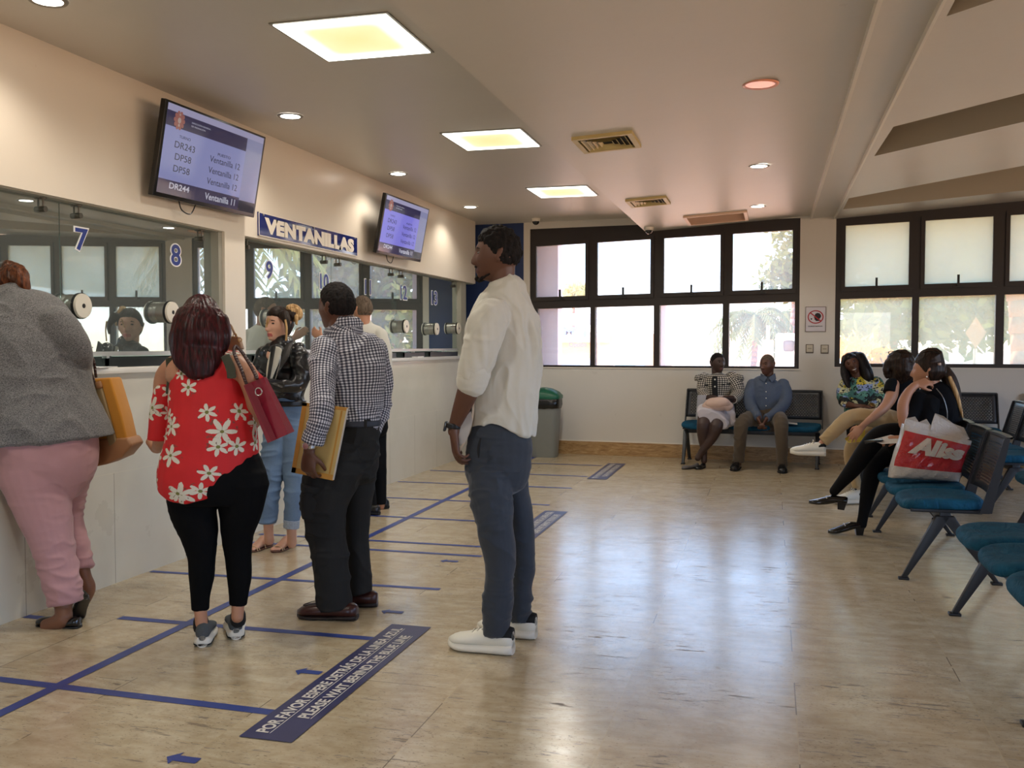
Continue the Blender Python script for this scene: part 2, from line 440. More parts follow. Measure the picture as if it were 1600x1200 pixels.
# ================================================================== windows
MAT_frame = M('dark brown window frame', srgb(38, 30, 28), .45, 0, .1)
MAT_latch = M('black latch', srgb(22, 22, 22), .4)
def glass_mat(name, milk, tint, dirt=.5, mcol=(.5, .52, .5, 1)):
    s = NM(name); s.t.nodes.remove(s.b)
    tr = s.n('ShaderNodeBsdfTransparent'); tr.inputs[0].default_value = tint
    tl = s.n('ShaderNodeBsdfTranslucent'); tl.inputs[0].default_value = mcol
    gl = s.n('ShaderNodeBsdfGlossy'); gl.inputs['Roughness'].default_value = .02
    nz = s.noise(s.c.outputs['Object'], 3.0, 5, .6)
    f = s.math('MULTIPLY', s.math('ADD', s.math('MULTIPLY', nz, dirt), 1-dirt*.5), milk, clamp=True)
    m1 = s.n('ShaderNodeMixShader'); s.l(f, m1.inputs[0]); s.l(tr.outputs[0], m1.inputs[1]); s.l(tl.outputs[0], m1.inputs[2])
    fr = s.n('ShaderNodeFresnel'); fr.inputs[0].default_value = 1.5
    m2 = s.n('ShaderNodeMixShader'); s.l(fr.outputs[0], m2.inputs[0]); s.l(m1.outputs[0], m2.inputs[1]); s.l(gl.outputs[0], m2.inputs[2])
    s.l(m2.outputs[0], s.o.inputs[0]); return s.m
MG_clear = glass_mat('dusty window glass', .2, (.96, .97, .97, 1))
MG_milk = glass_mat('hazy film window glass', .42, (.95, .97, .93, 1), .5, (.37, .41, .32, 1))
MG_mid = glass_mat('frosted window glass', .80, (.96, .97, .93, 1), .15, (.40, .445, .37, 1))
def zk(s0, z):       # the frames climb slightly to the right
    return z + .014*(s0+.8)*(z-1.03)/.8
def wbar(m, s0, z0, s1, z1, o0, o1):
    m.prism([wallpt(s0, zk(s0,z0), o0), wallpt(s1, zk(s1,z0), o0), wallpt(s1, zk(s1,z1), o0), wallpt(s0, zk(s0,z1), o0)], WN*(o1-o0))
def window(n, s0, s1, zb, zt, cols, zl, zu0, zu1, milkU, milkL, tr0, tr1):
    for c in cols: c['lz0'] = cols[0]['lz0']
    r = empty('window_%d' % n, wallpt((s0+s1)/2, zb)); r['kind'] = 'structure'
    fr = MB()
    wbar(fr, s0, zb, s1, cols[0]['lz0'], .02, .12)
    fr.prism([wallpt(s0, zk(s0,zu1+.045), .02), wallpt(s1, zk(s1,zu1+.045), .02), wallpt(s1, zt, .02), wallpt(s0, zt, .02)], WN*.1)
    wbar(fr, s0, tr0, s1, tr1, .02, .12)
    low = [(c['l0'], c['l1']) for c in cols]; upp = [(c['u0'], c['u1']) for c in cols]
    for row, za, zc in ((low, cols[0]['lz0'], tr0), (upp, tr1, zu1+.045)):
        g = .04 if row is upp else 0
        edges = [s0] + [v for a, b in row for v in (a-g, b+g)] + [s1]
        for i in range(0, len(edges), 2):
            if edges[i+1] > edges[i]: wbar(fr, edges[i], za, edges[i+1], zc, .02, .12)
    fr.build('window_frame', MAT_frame, r)
    for i, c in enumerate(cols):
        g = MB(); wbar(g, c['l0'], c['lz0'], c['l1'], tr0, .062, .068)
        g.build('pane', milkL, r)
        sa = MB(); a, b = c['u0'], c['u1']
        for q in ((a-.04, zu0-.05, b+.04, zu0), (a-.04, zu1, b+.04, zu1+.045), (a-.04, zu0, a, zu1), (b, zu0, b+.04, zu1)):
            wbar(sa, q[0], q[1], q[2], q[3], .0, .05)
        so = sa.build('sash', MAT_frame, r)
        g = MB(); wbar(g, a, zu0, b, zu1, .022, .028); g.build('pane', milkU, r)
        if not c.get('nolatch'):
            l = MB(); sm = a + (b-a)*.5
            wbar(l, sm-.012, zu0-.03, sm+.012, zu0+.085, -.028, -.012); wbar(l, sm-.045, zu0-.045, sm+.045, zu0-.028, -.02, .0)
            l.build('latch', MAT_latch, r)
    return r
c1 = [dict(u0=-2.8, u1=-2.18, l0=-2.79, l1=-2.12, lz0=1.082), dict(u0=-2.03, u1=-1.39, l0=-2.06, l1=-1.35), dict(u0=-1.23, u1=-.58, l0=-1.28, l1=-.55), dict(u0=-.44, u1=.22, l0=-.48, l1=.25)]
window(1, -2.88, .30, 1.045, 2.75, c1, 1.06, 1.945, 2.59, MG_clear, MG_clear, 1.80, 1.895)
c2 = [dict(u0=.78, u1=1.43, l0=.735, l1=1.47, lz0=1.118), dict(u0=1.59, u1=2.25, l0=1.54, l1=2.29), dict(u0=2.41, u1=3.08, l0=2.37, l1=3.12), dict(u0=3.24, u1=3.9, l0=3.2, l1=3.93), dict(u0=4.06, u1=4.72, l0=4.01, l1=4.76)]
window(2, .68, 5.3, 1.08, 2.86, c2, 1.10, 1.945, 2.60, MG_mid, MG_milk, 1.815, 1.90)

# ================================================================== counter, glazing
MAT_top = M('white stone counter top', srgb(228, 224, 214), .15, 0, .03, spec=.6)
tag(MB().box((XL-.5, -.4, 1.165), (XL+.035, 10.98, 1.20)).build('countertop', MAT_top, bevel=.006), 'long white stone worktop running under the service windows', 'countertop')
MAT_chan = M('brushed aluminium channel', srgb(205, 205, 200), .35, .6, .04)
def counter_glass():
    s = NM('green tinted counter glass'); s.t.nodes.remove(s.b)
    tr = s.n('ShaderNodeBsdfTransparent'); tr.inputs[0].default_value = (.56, .66, .63, 1)
    gl = s.n('ShaderNodeBsdfGlossy'); gl.inputs['Roughness'].default_value = .012; gl.inputs[0].default_value = (.86, .95, .93, 1)
    fr = s.n('ShaderNodeFresnel'); fr.inputs[0].default_value = 1.9
    f = s.math('ADD', s.math('MULTIPLY', fr.outputs[0], 2.0), .22, clamp=True)
    df = s.n('ShaderNodeBsdfDiffuse'); df.inputs[0].default_value = (.50, .58, .55, 1)
    m1 = s.n('ShaderNodeMixShader'); m1.inputs[0].default_value = .22; s.l(tr.outputs[0], m1.inputs[1]); s.l(df.outputs[0], m1.inputs[2])
    m2 = s.n('ShaderNodeMixShader'); s.l(f, m2.inputs[0]); s.l(m1.outputs[0], m2.inputs[1]); s.l(gl.outputs[0], m2.inputs[2])
    s.l(m2.outputs[0], s.o.inputs[0]); return s.m
MAT_cg = counter_glass()
MAT_steel = M('brushed steel', srgb(190, 188, 182), .28, 1, .06)
MAT_disc = M('cream speaker disc', srgb(222, 216, 200), .35, .2, .05)
MAT_blk = M('black plastic', srgb(18, 18, 19), .45, 0, .2)
GX = XL - .075
def gpane(y0, y1, label):
    r = empty('counter_glass', (GX, (y0+y1)/2, 1.27), label, 'glass screen', 'glass screens of the service counter')
    MB().box((GX-.010, y0+.003, 1.285), (GX, y1-.003, 2.066)).build('glass_sheet', MAT_cg, r)
    MB().box((GX-.02, y0, 1.262), (GX+.012, y1, 1.287)).build('bottom_rail', MAT_chan, r)
    for yy in (y0+.13, y1-.13):
        c = MB(); c.cyl((GX-.03, yy, 2.01), (GX+.03, yy, 2.01), .015); c.cyl((GX+.015, yy, 2.01), (GX+.015, yy, 2.066), .005); c.cyl((GX+.015, yy, 2.06), (GX+.015, yy, 2.067), .018)
        c.build('clamp', M('dull dark steel', srgb(96, 92, 84), .4, .8), r, smooth=False)
    for k in range(2):
        yy = y0 + (y1-y0)*(.25+.5*k)
        MB().box((GX-.02, yy-.012, 1.2), (GX+.01, yy+.012, 1.262)).build('support_block', MAT_chan, r)
gpane(2.2, 4.25, 'glass screen at the near left of the counter behind window 7')
gpane(4.25, 5.655, 'glass screen with window number 8 left of the white pillar')
gpane(5.955, 7.45, 'glass screen with window number 9 right of the white pillar')
gpane(7.45, 8.9, 'glass screen with window numbers 10 and 11')
gpane(8.9, 10.8, 'glass screen with numbers 12, 13 and 14 at the far end')
MAT_num = M('blue vinyl', srgb(30, 52, 130), .4, 0, .05)
MAT_numw = M('white vinyl', srgb(235, 235, 235), .4, 0, .02)
for txt, px, y0, y1, w in (('7',128,357,392,.1),('8',275,382,415,.1),('9',421,408,436,.1),('10',507,428,452,.16),('11',575,437,460,.14),('12',631,446,468,.18),('13',679,455,476,.18),('14',718,462,482,.18)):
    c = onx(px, (y0+y1)/2, GX+.003); h = onx(px, y0, GX)[2]-onx(px, y1, GX)[2]
    r = empty('window_number', c, 'blue number %s with white edge stuck on the counter glass' % txt, 'number', 'window numbers on the glass')
    O = (GX+.001, c[1]-w/2, c[2]-h/2)
    text_on('white_edge', txt, O, (0, 1, 0), (0, 0, 1), (1, 0, 0), (-.012, -.008, w+.012, h+.008), MAT_numw, r, bold=.05, off=.0005)
    text_on('blue_digit', txt, O, (0, 1, 0), (0, 0, 1), (1, 0, 0), (0, 0, w, h), MAT_num, r, bold=.02, off=.002)
for px, py, lb in ((128,478,'round cream talk-through speaker on the glass below number 7'),(268,488,'round cream talk-through speaker on the glass below number 8'),(440,497,'round talk-through speaker on the glass beside the woman in the leather jacket'),(634,510,'round talk-through speaker on the glass below number 12'),(682,514,'round talk-through speaker on the glass below number 13'),(716,513,'farthest round talk-through speaker below number 14')):
    c = onx(px, py, GX+.07)
    r = empty('speaker', c, lb, 'speaker', 'talk-through speakers on the glass')
    MB().cyl((GX+.0, c[1], c[2]), (GX+.055, c[1], c[2]), .062, n=36).build('housing', MAT_steel, r, smooth=False)
    MB().cyl((GX+.055, c[1], c[2]), (GX+.07, c[1], c[2]), .069, n=36).build('gasket', MAT_blk, r)
    d = MB().cyl((GX+.07, c[1], c[2]), (GX+.082, c[1], c[2]), .066, .063, n=36); d.build('disc', MAT_disc, r)
    MB().cyl((GX+.08, c[1], c[2]), (GX+.0835, c[1], c[2]), .012, n=16).build('centre_hole', MAT_blk, r)
    MB().cyl((GX-.15, c[1], c[2]), (GX-.01, c[1], c[2]), .055, n=28).build('rear_housing', MAT_steel, r)
    pts = crv([(GX-.13, c[1], c[2]-.03), (GX-.15, c[1]-.1, c[2]-.1), (GX-.16, c[1]-.28, c[2]-.27), (GX-.2, c[1]-.33, 1.205)])
    MB().tube(pts, .006, 6).build('cable', MAT_blk, r)
# trays under the glass
MAT_tray = M('dark document tray', srgb(24, 30, 30), .35, 0, .1)
for y0, y1, lb in ((4.55,5.6,'long black document tray on the counter below number 8'),(2.9,4.3,'black document tray on the counter at the near left end'),(6.1,7.2,'black document tray on the counter below number 9'),(7.5,8.8,'black document tray below numbers 10 and 11'),(9.0,9.6,'dark brown tray on the counter below number 12'),(9.75,10.7,'dark document tray at the far end of the counter')):
    t = MB(); x0, x1 = XL-.30, XL-.03
    t.box((x0, y0, 1.2), (x1, y1, 1.208)); t.box((x0, y0, 1.208), (x0+.02, y1, 1.255)); t.box((x1-.015, y0, 1.208), (x1, y1, 1.25)); t.box((x0, y0, 1.208), (x1, y0+.015, 1.25)); t.box((x0, y1-.015, 1.208), (x1, y1, 1.25))
    tag(t.build('document_tray', MAT_tray), lb, 'tray', 'document trays on the counter')
MAT_pap = M('white paper', srgb(228, 228, 224), .7, 0, .03)
tag(MB().obox((XL-.02, 4.45, 1.203), (.06, .02, 0), (-.02, .1, 0), (0, 0, .002)).build('paper_sheet', MAT_pap), 'loose white paper on the counter beside the grey blazer', 'paper')
tag(MB().obox((XL-.06, 9.35, 1.204), (.07, .02, 0), (-.02, .14, 0), (0, 0, .004)).build('paper_sheet', MAT_pap), 'white form on the counter below number 12', 'paper')
# desks in the office
MAT_desk = M('office desk laminate', srgb(120, 112, 100), .5)
for k in range(4):
    y = 3.0 + k*2.1
    r = empty('office_desk', (-4.6, y, 0), 'clerk desk behind the counter glass', 'desk', 'clerk desks behind the glass')
    MB().box((-5.0, y-.8, .72), (-4.15, y+.8, .75)).build('desk_top', MAT_desk, r)
    MB().box((-5.0, y-.8, 0), (-4.15, y-.77, .72)).build('desk_side', MAT_desk, r); MB().box((-5.0, y+.77, 0), (-4.15, y+.8, .72)).build('desk_side', MAT_desk, r)

# ================================================================== ceiling lamps
def led_mat():
    s = NM('edge lit diffuser'); s.set(Base_Color=(.8, .8, .75, 1))
    sp = s.n('ShaderNodeSeparateXYZ'); s.l(s.c.outputs['Generated'], sp.inputs[0])
    a = s.math('ABSOLUTE', s.math('SUBTRACT', sp.outputs[0], .5)); b = s.math('ABSOLUTE', s.math('SUBTRACT', sp.outputs[1], .5))
    mx = s.n('ShaderNodeMath', operation='SMOOTH_MAX'); s.l(a, mx.inputs[0]); s.l(b, mx.inputs[1]); mx.inputs[2].default_value = .15
    c = s.ramp(mx.outputs[0], [(.05, (.62, .55, .22, 1)), (.3, (.68, .63, .32, 1)), (.42, (1.5, 1.5, 1.2, 1)), (.5, (3.0, 3.0, 2.7, 1))])
    s.b.inputs['Emission Strength'].default_value = 1.0; s.l(c, s.b.inputs['Emission Color']); return s.m
MAT_led = led_mat(); MAT_down = EM('downlight lens', (1, .96, .88, 1), 14)
MAT_rim = M('satin lamp rim', srgb(150, 145, 135), .4, .5)
for i, y in enumerate((4.43, 6.84, 9.31, 2.0, -.4)):
    if i == 4: continue
    lb = ('largest square ceiling light panel nearest the camera', 'middle square ceiling light panel of the row', 'farthest square ceiling light panel near the windows', 'square ceiling light panel overhead')[i]
    r = empty('ceiling_light', (-2.0, y, lz), lb, 'light', 'square ceiling panels')
    MB().box((-2.29, y-.31, lz-.006), (-1.69, y+.31, lz+.001)).build('frame', MAT_rim, r)
    o = MB().box((-.285, -.295, -.004), (.285, .295, 0)).build('diffuser', MAT_led); o.location = (-1.99, y, lz-.006)
    o.parent = r; o.location = Vector((-1.99, y, lz-.006)) - Vector(r.location)
def lamp(x, y, z, en, ang, col=(1, .89, .76), rad=.04):
    l = bpy.data.lights.new('lamp_glow', 'SPOT'); l.energy = en; l.spot_size = math.radians(ang); l.spot_blend = .6; l.color = col; l.shadow_soft_size = rad
    o = bpy.data.objects.new('lamp_glow', l); COL.objects.link(o); o.location = (x, y, z); return o
for y in (4.43, 6.84, 9.31, 2.0): lamp(-1.99, y, lz-.03, 40, 165, (1, .94, .84), .05)
for k in range(5): lamp(-5.0, .5+2.4*k, lz-.06, 150, 160, (.92, 1, .96), .2)  # unseen spots added to brighten the office behind the glass
def downlight(x, y, z, lb, lit=True, rr=.085):
    if lit: lamp(x, y, z-.03, 16, 140)
    r = empty('downlight', (x, y, z), lb, 'downlight', 'round recessed ceiling lights')
    n = 32; m = MB()
    ring = lambda rad, dz: [(x+rad*math.cos(2*math.pi*i/n), y+rad*math.sin(2*math.pi*i/n), z+dz) for i in range(n)]
    m.add(ring(rr, -.001) + ring(rr-.006, -.009) + ring(rr-.022, -.006), [(j*n+i, j*n+(i+1) % n, (j+1)*n+(i+1) % n, (j+1)*n+i) for j in range(2) for i in range(n)])
    m.build('rim', MAT_rim if lit else M('salmon bounce rim', srgb(236, 158, 130), .35), r, smooth=True)  # unlit lamp: salmon bounce light painted into rim and lens
    MB().add(ring(rr-.02, -.005), [tuple(range(n))[::-1]]).build('lens', MAT_down if lit else M('salmon bounce reflector', srgb(235, 150, 118), .12, .3), r)
for x, y, lb in ((-3.07,5.8,'round recessed light above the near television'),(-3.18,7.97,'round recessed light above the far television'),(-3.18,10.07,'round recessed light near the blue wall'),(-3.07,3.6,'round recessed light above the near left counter')):
    downlight(x, y, lz, lb)
downlight(-.073, 5.47, cz(-.073), 'unlit recessed light near the beam with salmon bounce light in its colour', False, .1)
downlight(-.11, 7.92, cz(-.11), 'lit round recessed light in the middle of the right ceiling')
downlight(-.15, 10.17, cz(-.15), 'lit round recessed light just before the windows')

# vents
MAT_vent = M('aged ceiling grille', srgb(196, 176, 120), .5, .2, .12)
MAT_ventdk = M('dark duct', srgb(20, 18, 14), .8)
def vent(x0, x1, y0, y1, lb, style):
    r = empty('ceiling_vent', ((x0+x1)/2, (y0+y1)/2, cz((x0+x1)/2)), lb, 'vent')
    def fr(m, a0, a1, b0, b1, t, dz0, dz1):
        for q in ((a0, a1, b0, b0+t), (a0, a1, b1-t, b1), (a0, a0+t, b0+t, b1-t), (a1-t, a1, b0+t, b1-t)):
            xa, xb, ya, yb = q
            m.prism([(xa,ya,cz(xa)+dz0),(xb,ya,cz(xb)+dz0),(xb,yb,cz(xb)+dz0),(xa,yb,cz(xa)+dz0)], (0,0,dz1-dz0))
    m = MB(); fr(m, x0, x1, y0, y1, .035, -.022, 0); m.build('frame', MAT_vent if style == 'sq' else MAT_rimP, r)
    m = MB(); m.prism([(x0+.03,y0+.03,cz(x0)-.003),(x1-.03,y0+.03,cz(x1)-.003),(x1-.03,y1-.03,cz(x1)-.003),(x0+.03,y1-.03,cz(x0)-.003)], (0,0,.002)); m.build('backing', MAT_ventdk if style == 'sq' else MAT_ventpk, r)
    if style == 'sq':
        k = .05
        while k < min(x1-x0, y1-y0)/2 - .02:
            m = MB(); a0, a1, b0, b1 = x0+k, x1-k, y0+k, y1-k; t = .018
            cs = [(a0,b0),(a1,b0),(a1,b1),(a0,b1)]; inn = [(a0+t,b0+t),(a1-t,b0+t),(a1-t,b1-t),(a0+t,b1-t)]
            m.add([(x,y,cz(x)-.022) for x,y in cs] + [(x,y,cz(x)-.006) for x,y in inn], [(i,(i+1)%4,4+(i+1)%4,4+i) for i in range(4)])
            m.add([(x,y,cz(x)-.0225) for x,y in cs] + [(x,y,cz(x)-.0065) for x,y in inn], [(i,4+i,4+(i+1)%4,(i+1)%4) for i in range(4)])
            m.build('louvre', MAT_vent, r); k += .033
    else:
        m = MB(); y = y0+.05
        while y < y1-.05:
            m.prism([(x0+.035,y,cz(x0)-.012),(x1-.035,y,cz(x1)-.012),(x1-.035,y+.012,cz(x1)-.004),(x0+.035,y+.012,cz(x0)-.004)], (0,0,-.003)); y += .035
        m.build('louvre', MAT_rimP, r)
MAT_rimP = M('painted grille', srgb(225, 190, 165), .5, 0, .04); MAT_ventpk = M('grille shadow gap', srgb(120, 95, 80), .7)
vent(-1.27, -.875, 6.2, 6.66, 'square louvred ceiling vent nearest the camera', 'sq')
vent(-1.32, -.945, 8.93, 9.36, 'square louvred ceiling vent farther back', 'sq')
vent(-.92, -.26, 10.4, 11.1, 'wide painted return grille in front of the windows', 'wide')

# dome cameras
def domecam(x, y, z, lb):
    r = empty('security_camera', (x, y, z), lb, 'camera')
    MB().cyl((x, y, z), (x, y, z-.035), .055, .05, n=24).build('mount', MAT_trimw, r, smooth=False)
    m = MB(); n = 20
    for j in range(7):
        a = j/6*math.pi/2; rad = .042*math.cos(a); zz = z-.035-.042*math.sin(a)
        m.v += [np.array((x+rad*math.cos(2*math.pi*i/n), y+rad*math.sin(2*math.pi*i/n), zz)) for i in range(n)]
    m.f = [(j*n+i, j*n+(i+1)%n, (j+1)*n+(i+1)%n, (j+1)*n+i) for j in range(6) for i in range(n)]; m.m = [0]*len(m.f)
    m.build('dome', M('dark glossy dome', srgb(20, 20, 22), .1, spec=.8), r, smooth=True)
domecam(-2.72, 11.2, lz, 'small dome camera on the ceiling above the left window')
domecam(-1.36, 11.05, cz(-1.4), 'small dome camera at the corner of the lower ceiling')
# ================================================================== televisions
MAT_tvb = M('black television shell', srgb(14, 14, 16), .3, 0, .1)
def tv(pxs, xt, xb, label, bright, second=False):
    TL, TRt = onx(*pxs[0], xt), onx(*pxs[1], xt); BL, BR = onx(*pxs[3], xb), onx(*pxs[2], xb)
    O = BL; U = ((BR-BL)+(TRt-TL))/2; V = ((TL-BL)+(TRt-BR))/2
    V = V - U*(V@U)/(U@U)
    N = np.cross(U, V); N /= np.linalg.norm(N)
    if N[0] < 0: N = -N
    r = empty('television', O+U/2, label, 'television', 'queue televisions above the counter')
    m = MB(); m.prism([O, O+U, O+U+V, O+V], -N*.035); m.build('casing', MAT_tvb, r, bevel=.004)
    m = MB(); m.prism([O+U*.2+V*.15-N*.035, O+U*.8+V*.15-N*.035, O+U*.8+V*.7-N*.035, O+U*.2+V*.7-N*.035], -N*.03); m.build('rear_cover', MAT_tvb, r)
    a = O+U*.5+V*.5
    m = MB(); m.obox(a-N*.08, (0,.17,0), V*.35, N*.008); m.obox((XL+.012, a[1], a[2]), (0,.15,0), (.011,0,0), (0,0,.16)); m.cyl(a-N*.08-V*.2, (XL+.02, a[1], a[2]-.1), .012); m.cyl(a-N*.08+V*.3, (XL+.02, a[1], a[2]+.12), .012)
    m.build('wall_bracket', MAT_blk, r)
    E_ = bright
    lil = EM('tv pale area', (.30, .32, .62, 1) if not second else (.26, .24, .85, 1), E_)
    lil2 = EM('tv side area', (.30, .31, .52, 1), E_*.95); navy = EM('tv navy band', (.035, .03, .09, 1), E_); dk = EM('tv lettering', (.03, .03, .06, 1), E_*.6); wh = EM('tv white lettering', (.62, .62, .75, 1), E_); red = EM('tv crest', (.45, .16, .14, 1), E_*.8)
    top = EM('tv top bar', (.42, .40, .60, 1), E_)
    s = quad_on('screen', O, U, V, N, (.022, .045, .98, .975), lil, r, off=.0008)
    q = lambda box, mt, off=.0012, nm='screen_area': quad_on(nm, O, U, V, N, box, mt, s_, off)
    s_ = r
    q((.022, .905, .98, .975), top); q((.80, .17, .98, .905), lil2); q((.022, .75, .80, .905), navy); q((.022, .045, .80, .195), navy)
    q((.80, .045, .98, .17), dk, .0012)
    T = lambda t, box, mt, b=0: text_on('screen_lettering', t, O, U, V, N, box, mt, r, bold=b, off=.002)
    T('TURNO', (.15, .655, .25, .685), dk); T('PUESTO', (.52, .60, .65, .63), dk, .01)
    for k, (a_, b_) in enumerate((('DR243','Ventanilla 12'),('DP58','Ventanilla 12'),('DP58','Ventanilla 12'))):
        y = .545 - k*.125
        T(a_, (.12 if k == 0 else .135, y, .30 if k == 0 else .28, y+.07), dk); T(b_, (.45, y-.035, .76, y+.035), dk)
    T('DR244', (.12, .11, .30, .175), wh, .02); T('Ventanilla 11', (.45, .085, .76, .16), wh, .02)
    T('DIRECCIÓN GENERAL', (.24, .845, .42, .865), wh); T('DE MIGRACIÓN', (.24, .81, .37, .83), wh)
    # crest: small shield with laurel bosses
    m = MB(); c = O+U*.13+V*.83
    asp = np.linalg.norm(U)/np.linalg.norm(V)
    def disc(cu, cv, rad, off, n=14): m.add([c+U*(cu+rad*math.cos(2*math.pi*i/n))+V*(cv+rad*asp*math.sin(2*math.pi*i/n))+N*off for i in range(n)], [tuple(range(n))])
    disc(0, 0, .034, .002)
    for k in range(10): disc(.038*math.cos(k*.628), .038*asp*math.sin(k*.628), .012, .0025, 8)
    m.build('screen_crest', red, r)
    m = MB(); disc(0, .0, .015, .003); disc(0, .06, .006, .003); disc(0,-.05,.008,.003); m.build('screen_crest', EM('tv crest light', (.6,.45,.4,1), E_*.8), r)
    m = MB(); b0 = O+U*.25-N*.02
    m.tube(crv([b0, b0+np.array([0,.03,-.05]), b0+np.array([0,.12,-.06]), b0+U*.16+np.array([0,0,.01])]), .004, 6); m.build('cable', MAT_blk, r)
tv([(243,149),(402,209),(399,342),(239,305)], -3.31, -3.41, 'larger television nearest the camera showing the queue numbers', .46)
tv([(583,294),(656,321),(656,410),(588,395)], -3.28, -3.38, 'farther television with a bluer screen above windows 11 and 12', .55, True)

# ================================================================== VENTANILLAS sign
MAT_sgn = M('navy sign face', srgb(32, 44, 110), .12, 0, .05, spec=.7); MAT_sgw = M('white sign letters', srgb(232, 226, 214), .35, 0, .02)
a = onx(403,329,XL+.015); b = onx(557,374,XL+.015); c = onx(557,400,XL+.015); d = onx(403,370,XL+.015)
r = empty('hanging_sign', (XL, (a[1]+b[1])/2, 2.17), 'long navy sign with white VENTANILLAS lettering above the second opening', 'sign')
y0, y1 = 6.12, 7.80; z0, z1 = 2.095, 2.262
MB().box((XL+.001, y0, z0), (XL+.012, y1, z1)).build('board', MAT_sgn, r, bevel=.002)
mm = MB()
for q in ((y0, y1, z1-.006, z1), (y0, y1, z0, z0+.006), (y0, y0+.008, z0, z1), (y1-.008, y1, z0, z1)): mm.box((XL+.012, q[0], q[2]), (XL+.0135, q[1], q[3]))
mm.build('border', MAT_sgw, r)
text_on('lettering', 'VENTANILLAS', (XL+.012, y0, z0), (0,1,0), (0,0,1), (1,0,0), (.08, .025, 1.60, .14), MAT_sgw, r, bold=.07, off=.002)
for yy in (y0+.06, (y0+y1)/2, y1-.06): MB().cyl((XL+.012, yy, z1-.015), (XL+.02, yy, z1-.015), .007, n=12).build('screw', MAT_steel, r)

# ================================================================== silence notice and switches on the pier
MAT_ntc = M('pale grey notice', srgb(206, 200, 205), .4, 0, .02); MAT_red = M('notice red', srgb(170, 28, 34), .5); MAT_nbk = M('notice black', srgb(20, 20, 24), .5)
O = wallpt(.365, 1.475, -.004); U = WD*1.0; V = np.array([0,0,1.]); N = -WN
r = empty('notice', wallpt(.47, 1.6), 'small white notice with a red crossed circle over a head between the windows', 'sign')
m = MB(); m.obox(O+U*.11+V*.14+N*.002, U*.11, V*.14, N*.003); m.build('plate', MAT_ntc, r)
m = MB()
for q in ((0,0,.22,.006),(0,.274,.22,.28),(0,0,.006,.28),(.214,0,.22,.28)): m.obox(O+U*(q[0]+q[2])/2+V*(q[1]+q[3])/2+N*.006, U*(q[2]-q[0])/2, V*(q[3]-q[1])/2, N*.001)
m.build('edge', M('notice edge', srgb(110, 95, 90), .5), r)
m = MB(); n = 32; cc = O+U*.11+V*.165
for i in range(n):
    a0, a1 = 2*math.pi*i/n, 2*math.pi*(i+1)/n
    m.add([cc+U*.085*math.cos(a0)+V*.075*math.sin(a0)+N*.008, cc+U*.085*math.cos(a1)+V*.075*math.sin(a1)+N*.008, cc+U*.074*math.cos(a1)+V*.064*math.sin(a1)+N*.008, cc+U*.074*math.cos(a0)+V*.064*math.sin(a0)+N*.008], [(0,1,2,3)])
m.obox(cc+N*.0085, (U*.055-V*.046), (U*.004+V*.0045), N*.0004); m.build('prohibition_ring', MAT_red, r)
m = MB(); pf = [(.028,-.045),(.03,-.02),(.045,.0),(.045,.02),(.03,.04),(.005,.045),(-.015,.035),(-.022,.02),(-.022,.008),(-.032,-.006),(-.024,-.01),(-.024,-.03),(-.012,-.034),(-.012,-.045)]
m.add([cc+U*(x+.012)+V*y+N*.007 for x, y in pf], [tuple(range(len(pf)))])
m.add([cc+U*(-.045+.009*math.cos(i))+V*(-.022+.009*math.sin(i))+N*.007 for i in np.arange(0, 6.28, .7)], [tuple(range(9))]); m.build('head_symbol', MAT_nbk, r)
text_on('lettering', 'GUARDE SILENCIO', O, U, V, N, (.03, .055, .185, .068), MAT_nbk, r, bold=.02, off=.007)
MAT_sw = M('switch plate', srgb(190, 180, 160), .4, 0, .03)
for s_, z_, lb in ((.415, 1.285, 'left wall switch plate below the notice'), (.575, 1.28, 'right wall switch plate below the notice')):
    r = empty('switch_plate', wallpt(s_, z_), lb, 'switch')
    m = MB(); m.obox(wallpt(s_, z_, -.003), WD*.042, (0,0,.05), WN*.003); m.build('shadow_plate', M('plate shadow', srgb(96, 84, 70), .5), r)  # dark plate stands in for the shadow around the cover
    m = MB(); m.obox(wallpt(s_, z_+.003, -.006), WD*.034, (0,0,.04), WN*.004); m.build('cover', MAT_sw, r, bevel=.002)
    m = MB(); m.obox(wallpt(s_, z_+.003, -.011), WD*.02, (0,0,.006), WN*.002); m.build('rocker', M('rocker', srgb(150, 140, 122), .4), r)

# ================================================================== floor tape and floor signs
def tape_mat():
    s = NM('worn blue tape'); co_ = s.c.outputs['Object']
    w = s.math('GREATER_THAN', s.noise(co_, 26, 4, .7), .66)
    c = s.mix(s.noise(co_, 6, 3), srgb(34, 52, 118), srgb(56, 76, 150))
    c = s.mix(s.math('MULTIPLY', w, .5), c, srgb(130, 130, 140)); s.set(Base_Color=c, Roughness=.38); return s.m
MAT_tape = tape_mat()
def strip(x0, y0, x1, y1, w, lb, z=.0015, name='floor_tape', grp='blue tape lines on the floor'):
    a = np.array([x0, y0, 0.]); b = np.array([x1, y1, 0.]); t = (b-a)/np.linalg.norm(b-a); p = np.array([-t[1], t[0], 0])*w/2
    m = MB(); n = max(2, int(np.linalg.norm(b-a)/.25)); rr = random.Random(int(x0*100+y0*57))
    top = []; bot = []
    for i in range(n+1):
        q = a+(b-a)*i/n; j = rr.uniform(-.0025, .0025)
        top.append(q+p*(1+j*10)+np.array([0,0,z])); bot.append(q-p*(1-j*10)+np.array([0,0,z]))
    m.v = top+bot; m.f = [(n+1+i, n+2+i, i+1, i) for i in range(n)]; m.m = [0]*n
    return tag(m.build(name, MAT_tape), lb, 'tape', grp)
strip(-2.652, 1.6, -2.70, 11.25, .05, 'long blue tape line on the floor running parallel to the counter', .0022)
